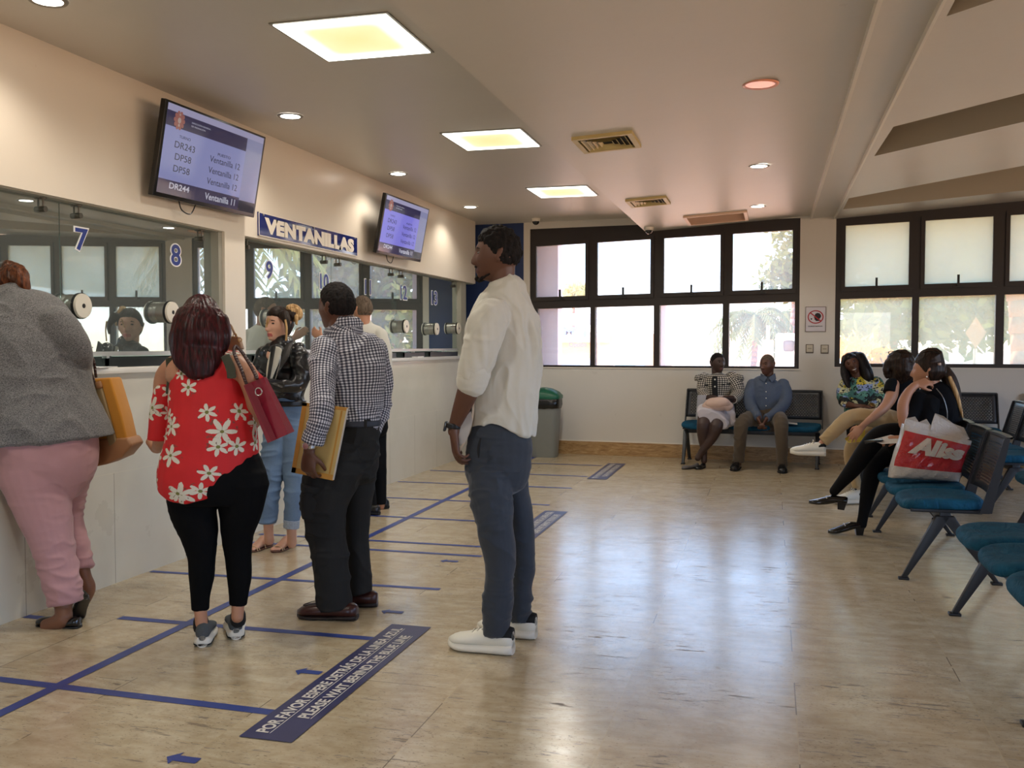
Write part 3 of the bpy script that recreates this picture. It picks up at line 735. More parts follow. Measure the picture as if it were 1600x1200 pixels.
strip(-3.20, 3.112, -1.70, 3.075, .05, 'blue cross tape on the floor nearest the camera ending at the floor sign')
strip(-3.04, 3.972, -1.72, 3.979, .05, 'blue cross tape under the woman in red')
strip(-3.49, 4.845, -1.72, 4.89, .042, 'blue cross tape behind the man in the checked shirt')
strip(-3.45, 5.74, -1.74, 5.73, .045, 'nearer blue cross tape by the sandalled feet')
strip(-3.45, 6.01, -1.80, 6.006, .045, 'farther blue cross tape by the sandalled feet')
strip(-3.49, 6.9, -1.76, 6.878, .045, 'blue cross tape at the black shoes of the bald man')
strip(-3.49, 7.76, -1.76, 7.735, .045, 'blue cross tape just beyond the bald man')
strip(-3.49, 8.70, -1.77, 8.71, .045, 'third blue cross tape from the far wall')
strip(-3.475, 9.577, -1.777, 9.534, .045, 'second blue cross tape from the far wall')
strip(-3.47, 10.45, -1.783, 10.444, .045, 'farthest blue cross tape near the grey bin')
strip(-3.50, 3.875, -3.33, 3.865, .05, 'short blue tape stub at the foot of the counter beside the black flats')
def arrow(x, y, lb, s=1.0):
    z = .002; L = .115*s
    m = MB(); m.add([(x, y, z), (x+.035, y+.045, z), (x+.035, y+.02, z), (x+L, y+.02, z), (x+L, y-.02, z), (x+.035, y-.02, z), (x+.035, y-.045, z)], [(0,6,5,4,3,2,1)])
    tag(m.build('floor_arrow', MAT_tape), lb, 'arrow', 'blue arrows on the floor')
arrow(-1.853, 3.50, 'small blue floor arrow beside the middle of the near floor sign')
arrow(-1.86, 2.648, 'small blue floor arrow nearest the camera')
arrow(-1.86, 4.41, 'small blue floor arrow by the brown shoes')
arrow(-1.95, 5.55, 'small blue floor arrow beyond the brown shoes')
def sign_mat():
    s = NM('navy floor sticker'); co_ = s.c.outputs['Object']
    c = s.mix(s.noise(co_, 8, 4), srgb(36, 38, 78), srgb(54, 56, 100)); s.set(Base_Color=c, Roughness=.4); return s.m
MAT_fs = sign_mat(); MAT_fsw = M('worn white floor lettering', srgb(206, 202, 196), .5, 0, .12, 60)
def floorsign(x0, x1, y0, y1, lb):
    r = empty('floor_sign', ((x0+x1)/2, (y0+y1)/2, 0), lb, 'floor sign', 'navy floor signs')
    quad_on('sticker', (x0, y0, 0), (x1-x0, 0, 0), (0, y1-y0, 0), (0,0,1), (0,0,1,1), MAT_fs, r, off=.003)
    # text runs away from the camera: letters' up direction is -x
    T = lambda t, u0, u1, v0, v1: text_on('lettering', t, (x0, y0, 0), (0, 1, 0), (-1, 0, 0), (0,0,1), (u0, -v1, u1, -v0), MAT_fsw, r, bold=.03, off=.0042)
    L = y1-y0
    T('POR FAVOR ESPERE DETRÁS DE LA LINEA AZUL', .05, L-.06, .022, .082)
    T('PLEASE WAIT BEHIND THE BLUE LINE', .20, L-.16, .112, .158)
    m = MB(); m.box((x0+.088, y0+.05, .0035), (x0+.0905, y1-.06, .0042)); m.box((x0+.164, y0+.2, .0035), (x0+.1665, y1-.16, .0042)); m.build('underline', MAT_fsw, r)
floorsign(-1.722, -1.525, 2.85, 4.21, 'navy bilingual floor sign nearest the camera')
floorsign(-1.735, -1.548, 6.32, 7.46, 'navy floor sign on the floor beyond the man in the white shirt')
floorsign(-1.75, -1.555, 9.36, 10.67, 'farthest navy floor sign near the windows')

# ================================================================== waste bin
MAT_bin = M('grey bin plastic', srgb(128, 130, 124), .5, 0, .04); MAT_lid = M('green bin lid', srgb(24, 92, 68), .35, 0, .06); MAT_bag = M('black bin liner', srgb(14, 15, 14), .25, 0, .2)
bx, by = -2.60, 11.15
r = empty('waste_bin', (bx, by, 0), 'tall grey waste bin with green swing lid and black liner against the window wall', 'bin')
def rring(hx, hy, z, n=32, p=5, jit=0):
    out = []
    for i in range(n):
        a = 2*math.pi*i/n; c_, s_ = math.cos(a), math.sin(a); k = (abs(c_)**p+abs(s_)**p)**(-1/p)
        j = 1 + (random.uniform(-jit, jit) if jit else 0)
        out.append(np.array((bx+hx*c_*k*j, by+hy*s_*k*j, z+(random.uniform(-jit, jit)*.3 if jit else 0))))
    return out
def rstack(rings, name, mat, cap0=True, cap1=True, smooth=True, parent=None):
    n = len(rings[0]); v = [p for q in rings for p in q]; f = [(j*n+i, j*n+(i+1)%n, (j+1)*n+(i+1)%n, (j+1)*n+i) for j in range(len(rings)-1) for i in range(n)]
    if cap0: f.append(tuple(range(n))[::-1])
    if cap1: f.append(tuple(range(len(v)-n, len(v))))
    o = mk(name, v, f, mat, parent, smooth); o.data.set_sharp_from_angle(angle=math.radians(50)); return o
rstack([rring(.15,.12,0), rring(.155,.125,.02), rring(.185,.155,.62), rring(.19,.16,.64)], 'bin_body', MAT_bin, parent=r)
rstack([rring(.192,.162,.58,jit=.02), rring(.205,.175,.62,jit=.03), rring(.2,.17,.69,jit=.02), rring(.19,.16,.70)], 'liner', MAT_bag, parent=r)
rstack([rring(.20,.17,.69), rring(.205,.175,.70), rring(.205,.175,.73), rring(.17,.15,.775,p=3), rring(.10,.09,.81,p=2.5), rring(.03,.03,.825,p=2)], 'bin_lid', MAT_lid, parent=r)

# ================================================================== waiting benches
MAT_teal = None
def teal():
    s = NM('teal seat fabric'); co_ = s.c.outputs['Object']
    n1 = s.noise(co_, 12, 4, .6); n2 = s.noise(co_, 300, 2)
    c = s.ramp(n1, [(.3, srgb(12, 62, 88)), (.7, srgb(20, 86, 116))]); s.set(Base_Color=c, Roughness=.75)
    s.b.inputs['Specular IOR Level'].default_value = .2
    h = s.math('ADD', s.math('MULTIPLY', s.noise(co_, 9, 3, .5, sc=(1, 2.2, 1), dist=1.2), 1.5), s.math('MULTIPLY', n2, .08)); s.bump(h, .5, .02); return s.m
MAT_teal = teal()
MAT_bmet = M('charcoal painted metal', srgb(42, 44, 48), .38, .2, .08)
def perf():
    s = NM('perforated metal back'); uv = s.n('ShaderNodeUVMap'); uv.uv_map = 'UVMap'
    sp = s.n('ShaderNodeSeparateXYZ'); s.l(uv.outputs[0], sp.inputs[0])
    u = s.math('DIVIDE', sp.outputs[0], .030); v = s.math('DIVIDE', sp.outputs[1], .017)
    rowp = s.math('MULTIPLY', s.math('MODULO', s.math('FLOOR', v), 2.0), .5)
    fu = s.math('ABSOLUTE', s.math('SUBTRACT', s.math('FRACT', s.math('ADD', u, rowp)), .5)); fv = s.math('ABSOLUTE', s.math('SUBTRACT', s.math('FRACT', v), .5))
    hole = s.math('MULTIPLY', s.math('LESS_THAN', fu, .33), s.math('LESS_THAN', fv, .27))
    inside = s.math('MULTIPLY', s.math('MULTIPLY', s.math('GREATER_THAN', sp.outputs[0], .05), s.math('LESS_THAN', sp.outputs[0], .42)), s.math('MULTIPLY', s.math('GREATER_THAN', sp.outputs[1], .03), s.math('LESS_THAN', sp.outputs[1], .27)))
    al = s.math('SUBTRACT', 1.0, s.math('MULTIPLY', hole, inside))
    s.set(Base_Color=srgb(46, 48, 52), Roughness=.38, Metallic=.2, Alpha=al); return s.m
MAT_perf = perf()
def bench(name, ox, oy, ang, label, seats=3, legs=True, zoff=0):
    """local frame: x along the bench, -y the sitting side (front). origin at centre front on the floor"""
    r = empty(name, (ox, oy, 0), label, 'bench', 'rows of linked waiting seats'); r['_b'] = [0., 0., 0.]
    ca, sa = math.cos(ang), math.sin(ang)
    pitch = .515; L = pitch*seats
    m = MB().box((-L/2+.05, .20, .335), (L/2-.05, .26, .40)); m.build('beam', MAT_bmet, r, bevel=.006)
    for k in range(seats):
        cx = (k-(seats-1)/2)*pitch
        # cushion: rounded, waterfall front
        rows = []; n = 28; hw, hd = .238, .225; cyc = .225
        prof = [(.86,.405),(.97,.412),(1.0,.432),(.985,.452),(.93,.466),(.8,.471),(.5,.468),(.1,.466)]
        for kx, z in prof:
            ring = []
            for i in range(n):
                a = 2*math.pi*i/n; c_, s_ = math.cos(a), math.sin(a); kk = (abs(c_)**5+abs(s_)**5)**(-1/5)
                x = cx+hw*kx*c_*kk; y = cyc+hd*kx*s_*kk*(1.0 if s_ > 0 else 1.0)
                zz = z + (-.02*max(0, -s_*kk)**3 if kx > .3 else 0) - .008*math.exp(-((x-cx)/.1)**2-((y-cyc-.05)/.1)**2)*(kx < .9)
                ring.append((x, y, zz))
            rows.append(ring)
        v = [p for q in rows for p in q]; f = [(j*n+i, j*n+(i+1)%n, (j+1)*n+(i+1)%n, (j+1)*n+i) for j in range(len(rows)-1) for i in range(n)]
        f += [tuple(range(n))[::-1], tuple(range(len(v)-n, len(v)))]
        so = mk('seat', v, f, MAT_teal, r, True)
        md = so.modifiers.new('s', 'SUBSURF'); md.levels = 1; md.render_levels = 1
        m = MB().box((cx-.21, .05, .388), (cx+.21, .42, .408)); m.build('seat_pan', MAT_bmet, r, bevel=.004)
        # backrest: curved perforated sheet with folded side flanges
        nb, nv = 10, 8; v = []; uv = []
        H0, H1, B0, B1 = .50, .81, .44, .53
        for j in range(nv+1):
            t = j/nv
            for i in range(nb+1):
                u = i/nb*2-1
                x = cx+u*(.235-.01*t); y = B0+(B1-B0)*t + .018*(1-u*u)
                z = H0+(H1-H0)*t
                v.append((x, y, z)); uv.append((i/nb*.47, t*.31))
        f = [(j*(nb+1)+i, j*(nb+1)+i+1, (j+1)*(nb+1)+i+1, (j+1)*(nb+1)+i) for j in range(nv) for i in range(nb)]
        bo = mk('backrest', v, f, MAT_perf, r, True)
        ul = bo.data.uv_layers.new(name='UVMap')
        for p in bo.data.polygons:
            for li in p.loop_indices: ul.data[li].uv = uv[bo.data.loops[li].vertex_index]
        md = bo.modifiers.new('t', 'SOLIDIFY'); md.thickness = .004
        m = MB()
        for sg in (-1, 1):
            x0 = cx+sg*.235
            m.prism([(x0, .40, .40), (x0, .46, .40), (x0-.01*sg, .535+.012, .815), (x0-.01*sg, .525-.008, .815)], (sg*.012, 0, 0))
        top = [(cx-.235+.47*i/10, .53+.018*(1-(i/5-1)**2)) for i in range(11)]
        for i in range(10):
            (xa, ya), (xb, yb) = top[i], top[i+1]
            m.add([(xa,ya-.004,.805),(xb,yb-.004,.805),(xb,yb-.002,.818),(xa,ya-.002,.818),(xa,ya+.03,.822),(xb,yb+.03,.822),(xa,ya+.03,.812),(xb,yb+.03,.812)], [(0,1,2,3),(3,2,5,4),(4,5,7,6),(0,6,7,1)])
        m.build('back_frame', MAT_bmet, r, bevel=.0)
    for sg in (-1, 1):
        if not legs: break
        x = sg*(L/2-.06)
        for yy, y2 in ((.02, .22), (.50, .24)):
            m = MB()
            a0, a1 = np.array([x, yy, 0.012]), np.array([x, y2, .37])
            w0, w1 = .016, .024; d0, d1 = .014, .038
            dr = 1 if yy > .1 else -1
            m.add([a0+(-w0,-d0,0),a0+(w0,-d0,0),a0+(w0,d0,0),a0+(-w0,d0,0),a1+(-w1,-d1,0),a1+(w1,-d1,0),a1+(w1,d1,0),a1+(-w1,d1,0)], [(0,3,2,1),(4,5,6,7),(0,1,5,4),(1,2,6,5),(2,3,7,6),(3,0,4,7)])
            lo = m.build('leg', MAT_bmet, r, bevel=.004)
            lo2 = MB().box((x-.022, yy-.028, 0), (x+.022, yy+.028, .014)).build('foot', MAT_blk, lo, bevel=.003)
    r.rotation_euler = (0, 0, ang)
    return r
# facing the camera (front = -y): origin at front centre
cA = wallpt(-.23, 0); bench('waiting_bench', cA[0], cA[1]-.60, -WTH, 'bench of three seats below the left window with two people talking')
cB = wallpt(1.52, 0); bench('waiting_bench', cB[0], cB[1]-.60, -WTH, 'bench against the window wall behind the smiling woman')
cC = wallpt(3.28, 0); bench('waiting_bench', cC[0], cC[1]-.60, -WTH, 'bench against the window wall at the right edge of the picture')
A90 = -math.pi/2
bench('waiting_bench', .715, 6.50, A90, 'bench seen from its side carrying the red and white bag')
bench('waiting_bench', .72, 8.56, A90, 'bench holding the person in beige trousers')
bench('waiting_bench', .86, 4.36, A90, 'nearest bench at the right edge with three empty teal seats')
bench('waiting_bench', 1.62, 8.95, A90, 'empty bench in the row behind the ponytailed woman')
bench('waiting_bench', 1.62, 6.62, A90, 'empty bench at the right edge behind the bag')
tag(MB().obox((.22, cA[1]-.52, .480), (.06,.0,-.006), (.0,.05,.004), (0,0,.0015)).build('paper_sheet', MAT_pap), 'white paper on the teal seat beside the man in the blue shirt', 'paper')
# ================================================================== outside
MAT_ground = plaster('sun tinted concrete', srgb(226, 180, 140), .9, .06)  # warm sunlight put into the ground colour for a peach bounce
cx0 = ony(878, 500, 12.15)[0]
struct(MB().box((cx0-1.2, 11.9, -.3), (cx0, 12.15, 4.5)).build('wall_outside', plaster('mauve outside render', srgb(206, 190, 196), .8, .05, bump=.2)))
struct(MB().box((ony(1032, 500, 13)[0]-.02, 13.0, -.3), (ony(1040, 500, 13)[0], 13.2, 2.0)).build('column_outside', plaster('mauve outside post', srgb(206, 190, 196), .8, .05)))
struct(MB().box((-60, 12.0, -.35), (70, 120, -.3)).build('ground', MAT_ground))
# distant shop with billboard
r = empty('shop_building', (-12, 40, 0), 'low pale orange shop with a sign beyond the left window', 'building')
a = ony(845, 556, 40); b = ony(1012, 556, 40)
MB().box((a[0]-1, 40, -.3), (b[0]+.4, 46, ony(900,522,40)[2])).build('facade', plaster('orange shop render', srgb(232, 178, 130), .8), r)
zt_, zb_ = ony(900,508,40)[2], ony(900,535,40)[2]
MB().box((a[0]-1, 39.9, zt_), (ony(920,508,40)[0]+.5, 40.1, ony(900,490,40)[2])).build('billboard', M('billboard white', srgb(235, 238, 245), .6), r)
MB().box((a[0]-1, 39.8, zb_), (ony(935,508,40)[0]+.5, 40, ony(900,519,40)[2])).build('sign_band', M('sign band', srgb(240, 214, 186), .6), r)
text_on('lettering', 'Opción', (ony(889,545,39.8)[0], 39.8, ony(889,545,39.8)[2]), (1,0,0), (0,0,1), (0,-1,0), (0,0,.75,.3), M('sign grey', srgb(150, 120, 120), .6), r, bold=.03, off=.02)
text_on('lettering', 'MEJ', (ony(880,530,39.8)[0], 39.8, ony(880,528,39.8)[2]), (1,0,0), (0,0,1), (0,-1,0), (0,0,1.0,.45), M('sign blue', srgb(120, 140, 200), .6), r, bold=.05, off=.02)
def roofcar(px0, px1, ptop, Y, lb, col):
    x0 = ony(px0, ptop, Y)[0]; x1 = ony(px1, ptop, Y)[0]; zt = ony(px0, ptop, Y)[2]
    L = x1-x0; prof = [(0,0),(0,.55),(.06,.62),(.22,.66),(.34,1),(.72,1),(.86,.66),(1,.58),(1,0)]
    r = empty('parked_car', ((x0+x1)/2, Y, -.3), lb, 'car', 'parked cars outside')
    m = MB(); m.prism([(x0+L*u, Y, -.15+(zt+.15)*v) for u, v in prof], (0, 1.7, 0)); m.build('car_body', M('car white', col, .2, spec=.7), r, bevel=.04)
    for u in (.2, .8): MB().cyl((x0+L*u, Y-.02, .02), (x0+L*u, Y+.22, .02), .32).build('wheel', MAT_blk, r)
    m = MB(); m.prism([(x0+L*u, Y-.012, -.15+(zt+.15)*v) for u, v in [(.27,.68),(.36,.94),(.70,.94),(.80,.68)]], (0, .02, 0)); m.build('car_window', M('car window', srgb(150, 170, 180), .1), r)
roofcar(846, 925, 556, 30, 'white parked car seen low through the leftmost window', srgb(240, 240, 240))
roofcar(940, 1010, 560, 32, 'second white parked car seen through the left window', srgb(245, 240, 235))
# truck
r = empty('truck', (1.5, 30, 0), 'white truck cab with exhaust stack seen through the left window', 'truck')
q0 = ony(1192, 521, 28); q1 = ony(1275, 573, 28)
MB().box((q0[0]+.35, 28, -.1), (q1[0]+.3, 30.4, q0[2])).build('cab', M('truck white', srgb(240, 238, 232), .3), r, bevel=.08)
w0 = ony(1224, 532, 28); w1 = ony(1241, 549, 28)
MB().box((w0[0], 27.97, w1[2]), (w1[0], 28.0, w0[2])).build('side_window', M('truck glass', srgb(120, 110, 108), .15), r, bevel=.05)
MB().box((q0[0]-.0, 28.1, -.1), (q0[0]+.3, 28.6, ony(1192,531,28)[2])).build('air_filter', M('truck tan', srgb(220, 180, 140), .3), r, bevel=.03)
c = ony(1200, 508, 28); MB().cyl((c[0], 28.3, 0), (c[0], 28.3, c[2]), .05).build('exhaust_stack', MAT_steel, r)
# vegetation
def leafmat(name, c1, c2, tr=.5):
    s = NM(name); nz = s.noise(s.c.outputs['Object'], 1.3, 3)
    col = s.mix(nz, c1, c2); s.set(Base_Color=col, Roughness=.6)
    tl = s.n('ShaderNodeBsdfTranslucent'); s.l(col, tl.inputs[0]); mx = s.n('ShaderNodeMixShader'); mx.inputs[0].default_value = tr
    s.l(s.b.outputs[0], mx.inputs[1]); s.l(tl.outputs[0], mx.inputs[2]); s.l(mx.outputs[0], s.o.inputs[0]); return s.m
ML_green = leafmat('sunlit green leaves', srgb(70, 88, 34), srgb(118, 132, 56)); ML_oran = leafmat('orange blossom leaves', srgb(235, 160, 60), srgb(245, 200, 110)); ML_palm = leafmat('palm leaves', srgb(74, 94, 60), srgb(120, 134, 80)); ML_yel = leafmat('yellow green leaves', srgb(200, 200, 110), srgb(225, 215, 150))
MAT_bark = M('pinkish bark', srgb(150, 118, 108), .9, 0, .15, 5, .5, 20)
def leaves(cloud, n, size, rng):
    V = []; F_ = []
    for k in range(n):
        c, rad = cloud[rng.integers(len(cloud))]
        d = rng.normal(size=3); d /= np.linalg.norm(d); p = np.array(c) + d*np.array(rad)*rng.uniform(.35, 1)
        a = rng.normal(size=3); a /= np.linalg.norm(a); b = np.cross(a, rng.normal(size=3)); b /= np.linalg.norm(b)
        s = size*rng.uniform(.6, 1.4); i = len(V)
        V += [p-a*s, p+b*s*.45, p+a*s, p-b*s*.45]; F_.append((i, i+1, i+2, i+3))
    return V, F_
def tree(name, trunk, tr, cloud, n, size, mat, label, seed):
    r = empty(name, trunk[0], label, 'tree'); rng = np.random.default_rng(seed)
    m = MB(); P_ = crv(trunk, 6); k = len(P_)
    for i in range(k-1): m.cyl(P_[i], P_[i+1], tr*(1-.5*i/k), tr*(1-.5*(i+1)/k), n=12)
    m.build('trunk', MAT_bark, r, smooth=True)
    V, F_ = leaves(cloud, n, size, rng); mk('foliage', V, F_, mat, r)
YT = 24.
def pp(x, y, Y): return ony(x, y, Y)
tree('shade_tree', [pp(1372,590,YT)*[1,1,0]+[0,0,-.3], pp(1385,540,YT), pp(1396,500,YT), pp(1392,440,YT), pp(1400,380,YT)], .28,
     [(pp(x,y,YT), (1.1,1.4,.9)) for x, y in ((1340,400),(1390,380),(1440,390),(1490,400),(1540,385),(1350,470),(1420,480),(1470,470),(1530,480),(1570,440),(1360,520),(1450,505),(1520,500),(1330,360),(1430,340),(1500,340),(1560,350))], 5200, .17, ML_green, 'big leafy tree with leaning trunk beyond the right window', 3)
tree('flame_tree', [pp(1335,590,20)*[1,1,0]+[0,0,-.3], pp(1336,560,20), pp(1340,548,20)], .05,
     [(pp(x,y,20), (.45,.5,.28)) for x, y in ((1326,543),(1338,540),(1334,556),(1380,560))], 260, .10, ML_oran, 'orange flowering shrub low in the right window', 5)
tree('shade_tree', [pp(1238,590,34)*[1,1,0]+[0,0,-.3], pp(1238,520,34), pp(1240,470,34)], .12,
     [(pp(x,y,34), (.9,1.0,.75)) for x, y in ((1225,425),(1240,410),(1250,390),(1244,440),(1215,440),(1255,430),(1236,360))], 1300, .15, ML_green, 'pale tree in the top right corner of the left window', 8)
tree('small_tree', [pp(896,590,44)*[1,1,0]+[0,0,-.3], pp(896,520,44), pp(896,470,44)], .12,
     [(pp(x,y,44), (.55,.6,.4)) for x, y in ((893,457),(901,452),(908,460))], 600, .15, ML_yel, 'small yellow green tree beyond the leftmost pane', 9)
def palm(base, top, tr, nf, fl, label, seed, mat=None, droop=.9):
    r = empty('palm_tree', base, label, 'tree'); rng = np.random.default_rng(seed)
    m = MB(); P_ = crv([base, (np.array(base)+np.array(top))/2+np.array([.08,0,0]), top], 8); k = len(P_)
    for i in range(k-1): m.cyl(P_[i], P_[i+1], tr*(1.08 if i % 2 else .95), tr*.95, n=14)
    m.build('trunk', MAT_bark, r, smooth=True)
    V = []; F_ = []
    for q in range(nf):
        az = rng.uniform(0, 2*math.pi); el = rng.uniform(-.2, 1.2); L = fl*rng.uniform(.8, 1.15)
        h = np.array([math.cos(az), math.sin(az), 0]); prev = None
        for j in range(15):
            t = j/14; p = np.array(top) + h*L*t*math.cos(el*.6) + np.array([0, 0, L*(math.sin(el)*t*.8 - droop*t*t)])
            if prev is not None:
                tg = p-prev; tg /= np.linalg.norm(tg); sd = np.cross(tg, [0, 0, 1]); sd /= (np.linalg.norm(sd)+1e-6)
                for sg in (-1, 1):
                    ll = L*.30*(1-.6*t)*(.4+t); e_ = p + sd*sg*ll*.75 + tg*ll*.5 - np.array([0, 0, ll*.45]); i = len(V)
                    V += [prev, p, e_]; F_.append((i, i+1, i+2))
            prev = p
    mk('fronds', V, F_, mat or ML_palm, r)
b_ = pp(1170,585,32)
palm((b_[0], 32, -.3), pp(1180,496,32), .10, 42, 1.6, 'bushy palm beside the truck in the left window', 2)
palm((pp(1215,585,36)[0], 36, -.3), pp(1222,490,36), .10, 30, 1.5, 'second palm above the truck cab', 4)
b_ = pp(1600,585,18)
palm((b_[0], 18, -.3), pp(1572,300,18), .17, 30, 1.9, 'ringed palm trunk at the right edge of the right window', 6, ML_green)
# street sign beyond the right window
c = ony(1524, 520, 20)
r = empty('street_sign', (c[0], 20, -.3), 'diamond street sign on a pole beyond the right window', 'sign')
MB().cyl((c[0], 20, -.3), (c[0], 20, c[2]-.3), .035).build('pole', MAT_steel, r)
h_ = .30; MB().prism([(c[0]-h_*.6,19.95,c[2]),(c[0],19.95,c[2]-h_),(c[0]+h_*.6,19.95,c[2]),(c[0],19.95,c[2]+h_)], (0,.02,0)).build('plate', M('street sign peach', srgb(150, 124, 96), .5), r)
# pale street wall far away
struct(MB().box((ony(1300,550,60)[0], 60, -.3), (ony(1600,550,60)[0]+20, 60.3, ony(1400,548,60)[2])).build('wall_street', plaster('pale street wall', srgb(238, 230, 222), .9)))
# ================================================================== figure building tools
def vnoise(P_, seed=0):
    """smooth value noise, numpy, P_ (n,3) -> (-1..1)"""
    i = np.floor(P_).astype(np.int64); f = P_ - i; f = f*f*(3-2*f)
    def h(a, b, c):
        n = (a*374761393 + b*668265263 + c*2147483647 + seed*974634777) & 0xffffffff
        n = ((n ^ (n >> 13)) * 1274126177) & 0xffffffff
        return ((n ^ (n >> 16)) & 0xffff)/32767.5 - 1
    r = 0
    for dx in (0, 1):
        wx = f[:, 0] if dx else 1-f[:, 0]
        for dy in (0, 1):
            wy = f[:, 1] if dy else 1-f[:, 1]
            for dz in (0, 1):
                wz = f[:, 2] if dz else 1-f[:, 2]
                r = r + wx*wy*wz*h(i[:, 0]+dx, i[:, 1]+dy, i[:, 2]+dz)
    return r
def nrm(v): 
    v = np.array(v, float); return v/ (np.linalg.norm(v)+1e-12)
class Tube:
    """centres, half widths along w, half depths along d"""
    def __init__(s, C, RW, RD, Wv, flat0=False, flat1=False, n=22, p=2.0):
        s.C = np.array(C, float); k = len(s.C); s.RW = np.array(RW, float); s.RD = np.array(RD, float); s.n = n; s.p = p
        T = np.gradient(s.C, axis=0); T /= np.linalg.norm(T, axis=1)[:, None]+1e-12; s.T = T
        Wv = np.array(Wv, float); Wv = np.tile(Wv, (k, 1)) if Wv.ndim == 1 else Wv
        Wv = Wv - T*(Wv*T).sum(1)[:, None]; s.W = Wv/(np.linalg.norm(Wv, axis=1)[:, None]+1e-12); s.D = np.cross(T, s.W)
        s.f0, s.f1 = flat0, flat1
        s.arc = np.r_[0, np.cumsum(np.linalg.norm(np.diff(s.C, axis=0), axis=1))]
    def geo(s, grow=0.0, scale=1.0):
        V = []; n = s.n; k = len(s.C)
        a = np.arange(n)*2*math.pi/n; ca, sa = np.cos(a), np.sin(a)
        if s.p != 2: q = (abs(ca)**s.p+abs(sa)**s.p)**(-1/s.p); ca, sa = ca*q, sa*q
        rings = []
        def ring(c, W_, D_, rw, rd): return c + np.outer(ca*rw, W_) + np.outer(sa*rd, D_)
        rw = s.RW*scale+grow; rd = s.RD*scale+grow
        if not s.f0:
            for t in (.995, .87, .5): rings.append(ring(s.C[0]-s.T[0]*t*min(rw[0], rd[0])*.9, s.W[0], s.D[0], rw[0]*math.sqrt(1-t*t), rd[0]*math.sqrt(1-t*t)))
        for i in range(k): rings.append(ring(s.C[i], s.W[i], s.D[i], rw[i], rd[i]))
        if not s.f1:
            for t in (.5, .87, .995): rings.append(ring(s.C[-1]+s.T[-1]*t*min(rw[-1], rd[-1])*.9, s.W[-1], s.D[-1], rw[-1]*math.sqrt(1-t*t), rd[-1]*math.sqrt(1-t*t)))
        V = np.concatenate(rings); m = len(rings)
        F_ = [(j*n+i, j*n+(i+1) % n, (j+1)*n+(i+1) % n, (j+1)*n+i) for j in range(m-1) for i in range(n)]
        F_ += [tuple(range(n))[::-1], tuple(range((m-1)*n, m*n))]
        return V, F_
def ptube(pts, Y=None, ratio=.8, n=4, flat0=False, flat1=False, p=2.0, dy=0):
    """traced limb: (px, py, half width px, Y depth, depth/width ratio)"""
    rows = []
    for q in pts:
        q = list(q)
        if len(q) < 4: q.append(Y)
        if q[3] is None: q[3] = Y
        if len(q) < 5: q.append(ratio)
        P_ = ony(q[0], q[1], q[3]+dy); z = (P_-CAM) @ FW; r = q[2]*z/FPX
        rows.append(list(P_)+[r, r*q[4]])
    R_ = crv(rows, n) if len(rows) > 2 else np.array([np.array(rows[0])+(np.array(rows[-1])-np.array(rows[0]))*t for t in np.linspace(0, 1, n+1)])
    C = R_[:, :3]; T = np.gradient(C, axis=0); view = C-CAM
    Wv = np.cross(T, view)
    return Tube(C, R_[:, 3], R_[:, 4], Wv, flat0, flat1, p=p)
def wtube(pts, r, ref=(0, 0, 1), ratio=1.0, n=4, flat0=False, flat1=False, seg=14):
    """world-space tube: points and radii"""
    rows = [list(p)+[rr] for p, rr in zip(pts, r if hasattr(r, '__len__') else [r]*len(pts))]
    R_ = crv(rows, n) if len(rows) > 2 else np.array([np.array(rows[0])+(np.array(rows[-1])-np.array(rows[0]))*t for t in np.linspace(0, 1, n+1)])
    return Tube(R_[:, :3], R_[:, 3], R_[:, 3]*ratio, ref, flat0, flat1, n=seg)
def remesh(V, F_, vox, smooth=2, keep=None):
    me = bpy.data.meshes.new('t'); me.from_pydata(V.tolist(), [], F_)
    o = bpy.data.objects.new('t', me); COL.objects.link(o)
    md = o.modifiers.new('r', 'REMESH'); md.mode = 'VOXEL'; md.voxel_size = vox; md.adaptivity = 0
    dg = bpy.context.evaluated_depsgraph_get(); ev = o.evaluated_get(dg); m2 = ev.to_mesh()
    n = len(m2.vertices); co_ = np.empty(n*3, np.float32); m2.vertices.foreach_get('co', co_); co_ = co_.reshape(-1, 3).astype(float)
    ne = len(m2.edges); ed = np.empty(ne*2, np.int32); m2.edges.foreach_get('vertices', ed); ed = ed.reshape(-1, 2)
    fs = [tuple(p.vertices) for p in m2.polygons]
    ev.to_mesh_clear(); bpy.data.objects.remove(o); bpy.data.meshes.remove(me)
    for _ in range(smooth): co_ = lap(co_, ed, .5)
    return co_, fs, ed
def lap(co_, ed, f):
    s_ = np.zeros_like(co_); c = np.zeros(len(co_))
    np.add.at(s_, ed[:, 0], co_[ed[:, 1]]); np.add.at(s_, ed[:, 1], co_[ed[:, 0]]); np.add.at(c, ed[:, 0], 1); np.add.at(c, ed[:, 1], 1)
    return co_*(1-f) + f*s_/np.maximum(c, 1)[:, None]
def normals(co_, fs):
    F_ = np.array([f[:4] if len(f) == 4 else (f[0], f[1], f[2], f[2]) for f in fs]); a = np.cross(co_[F_[:, 2]]-co_[F_[:, 0]], co_[F_[:, 3]]-co_[F_[:, 1]])
    N = np.zeros_like(co_)
    for k in range(4): np.add.at(N, F_[:, k], a)
    return N/(np.linalg.norm(N, axis=1)[:, None]+1e-12)
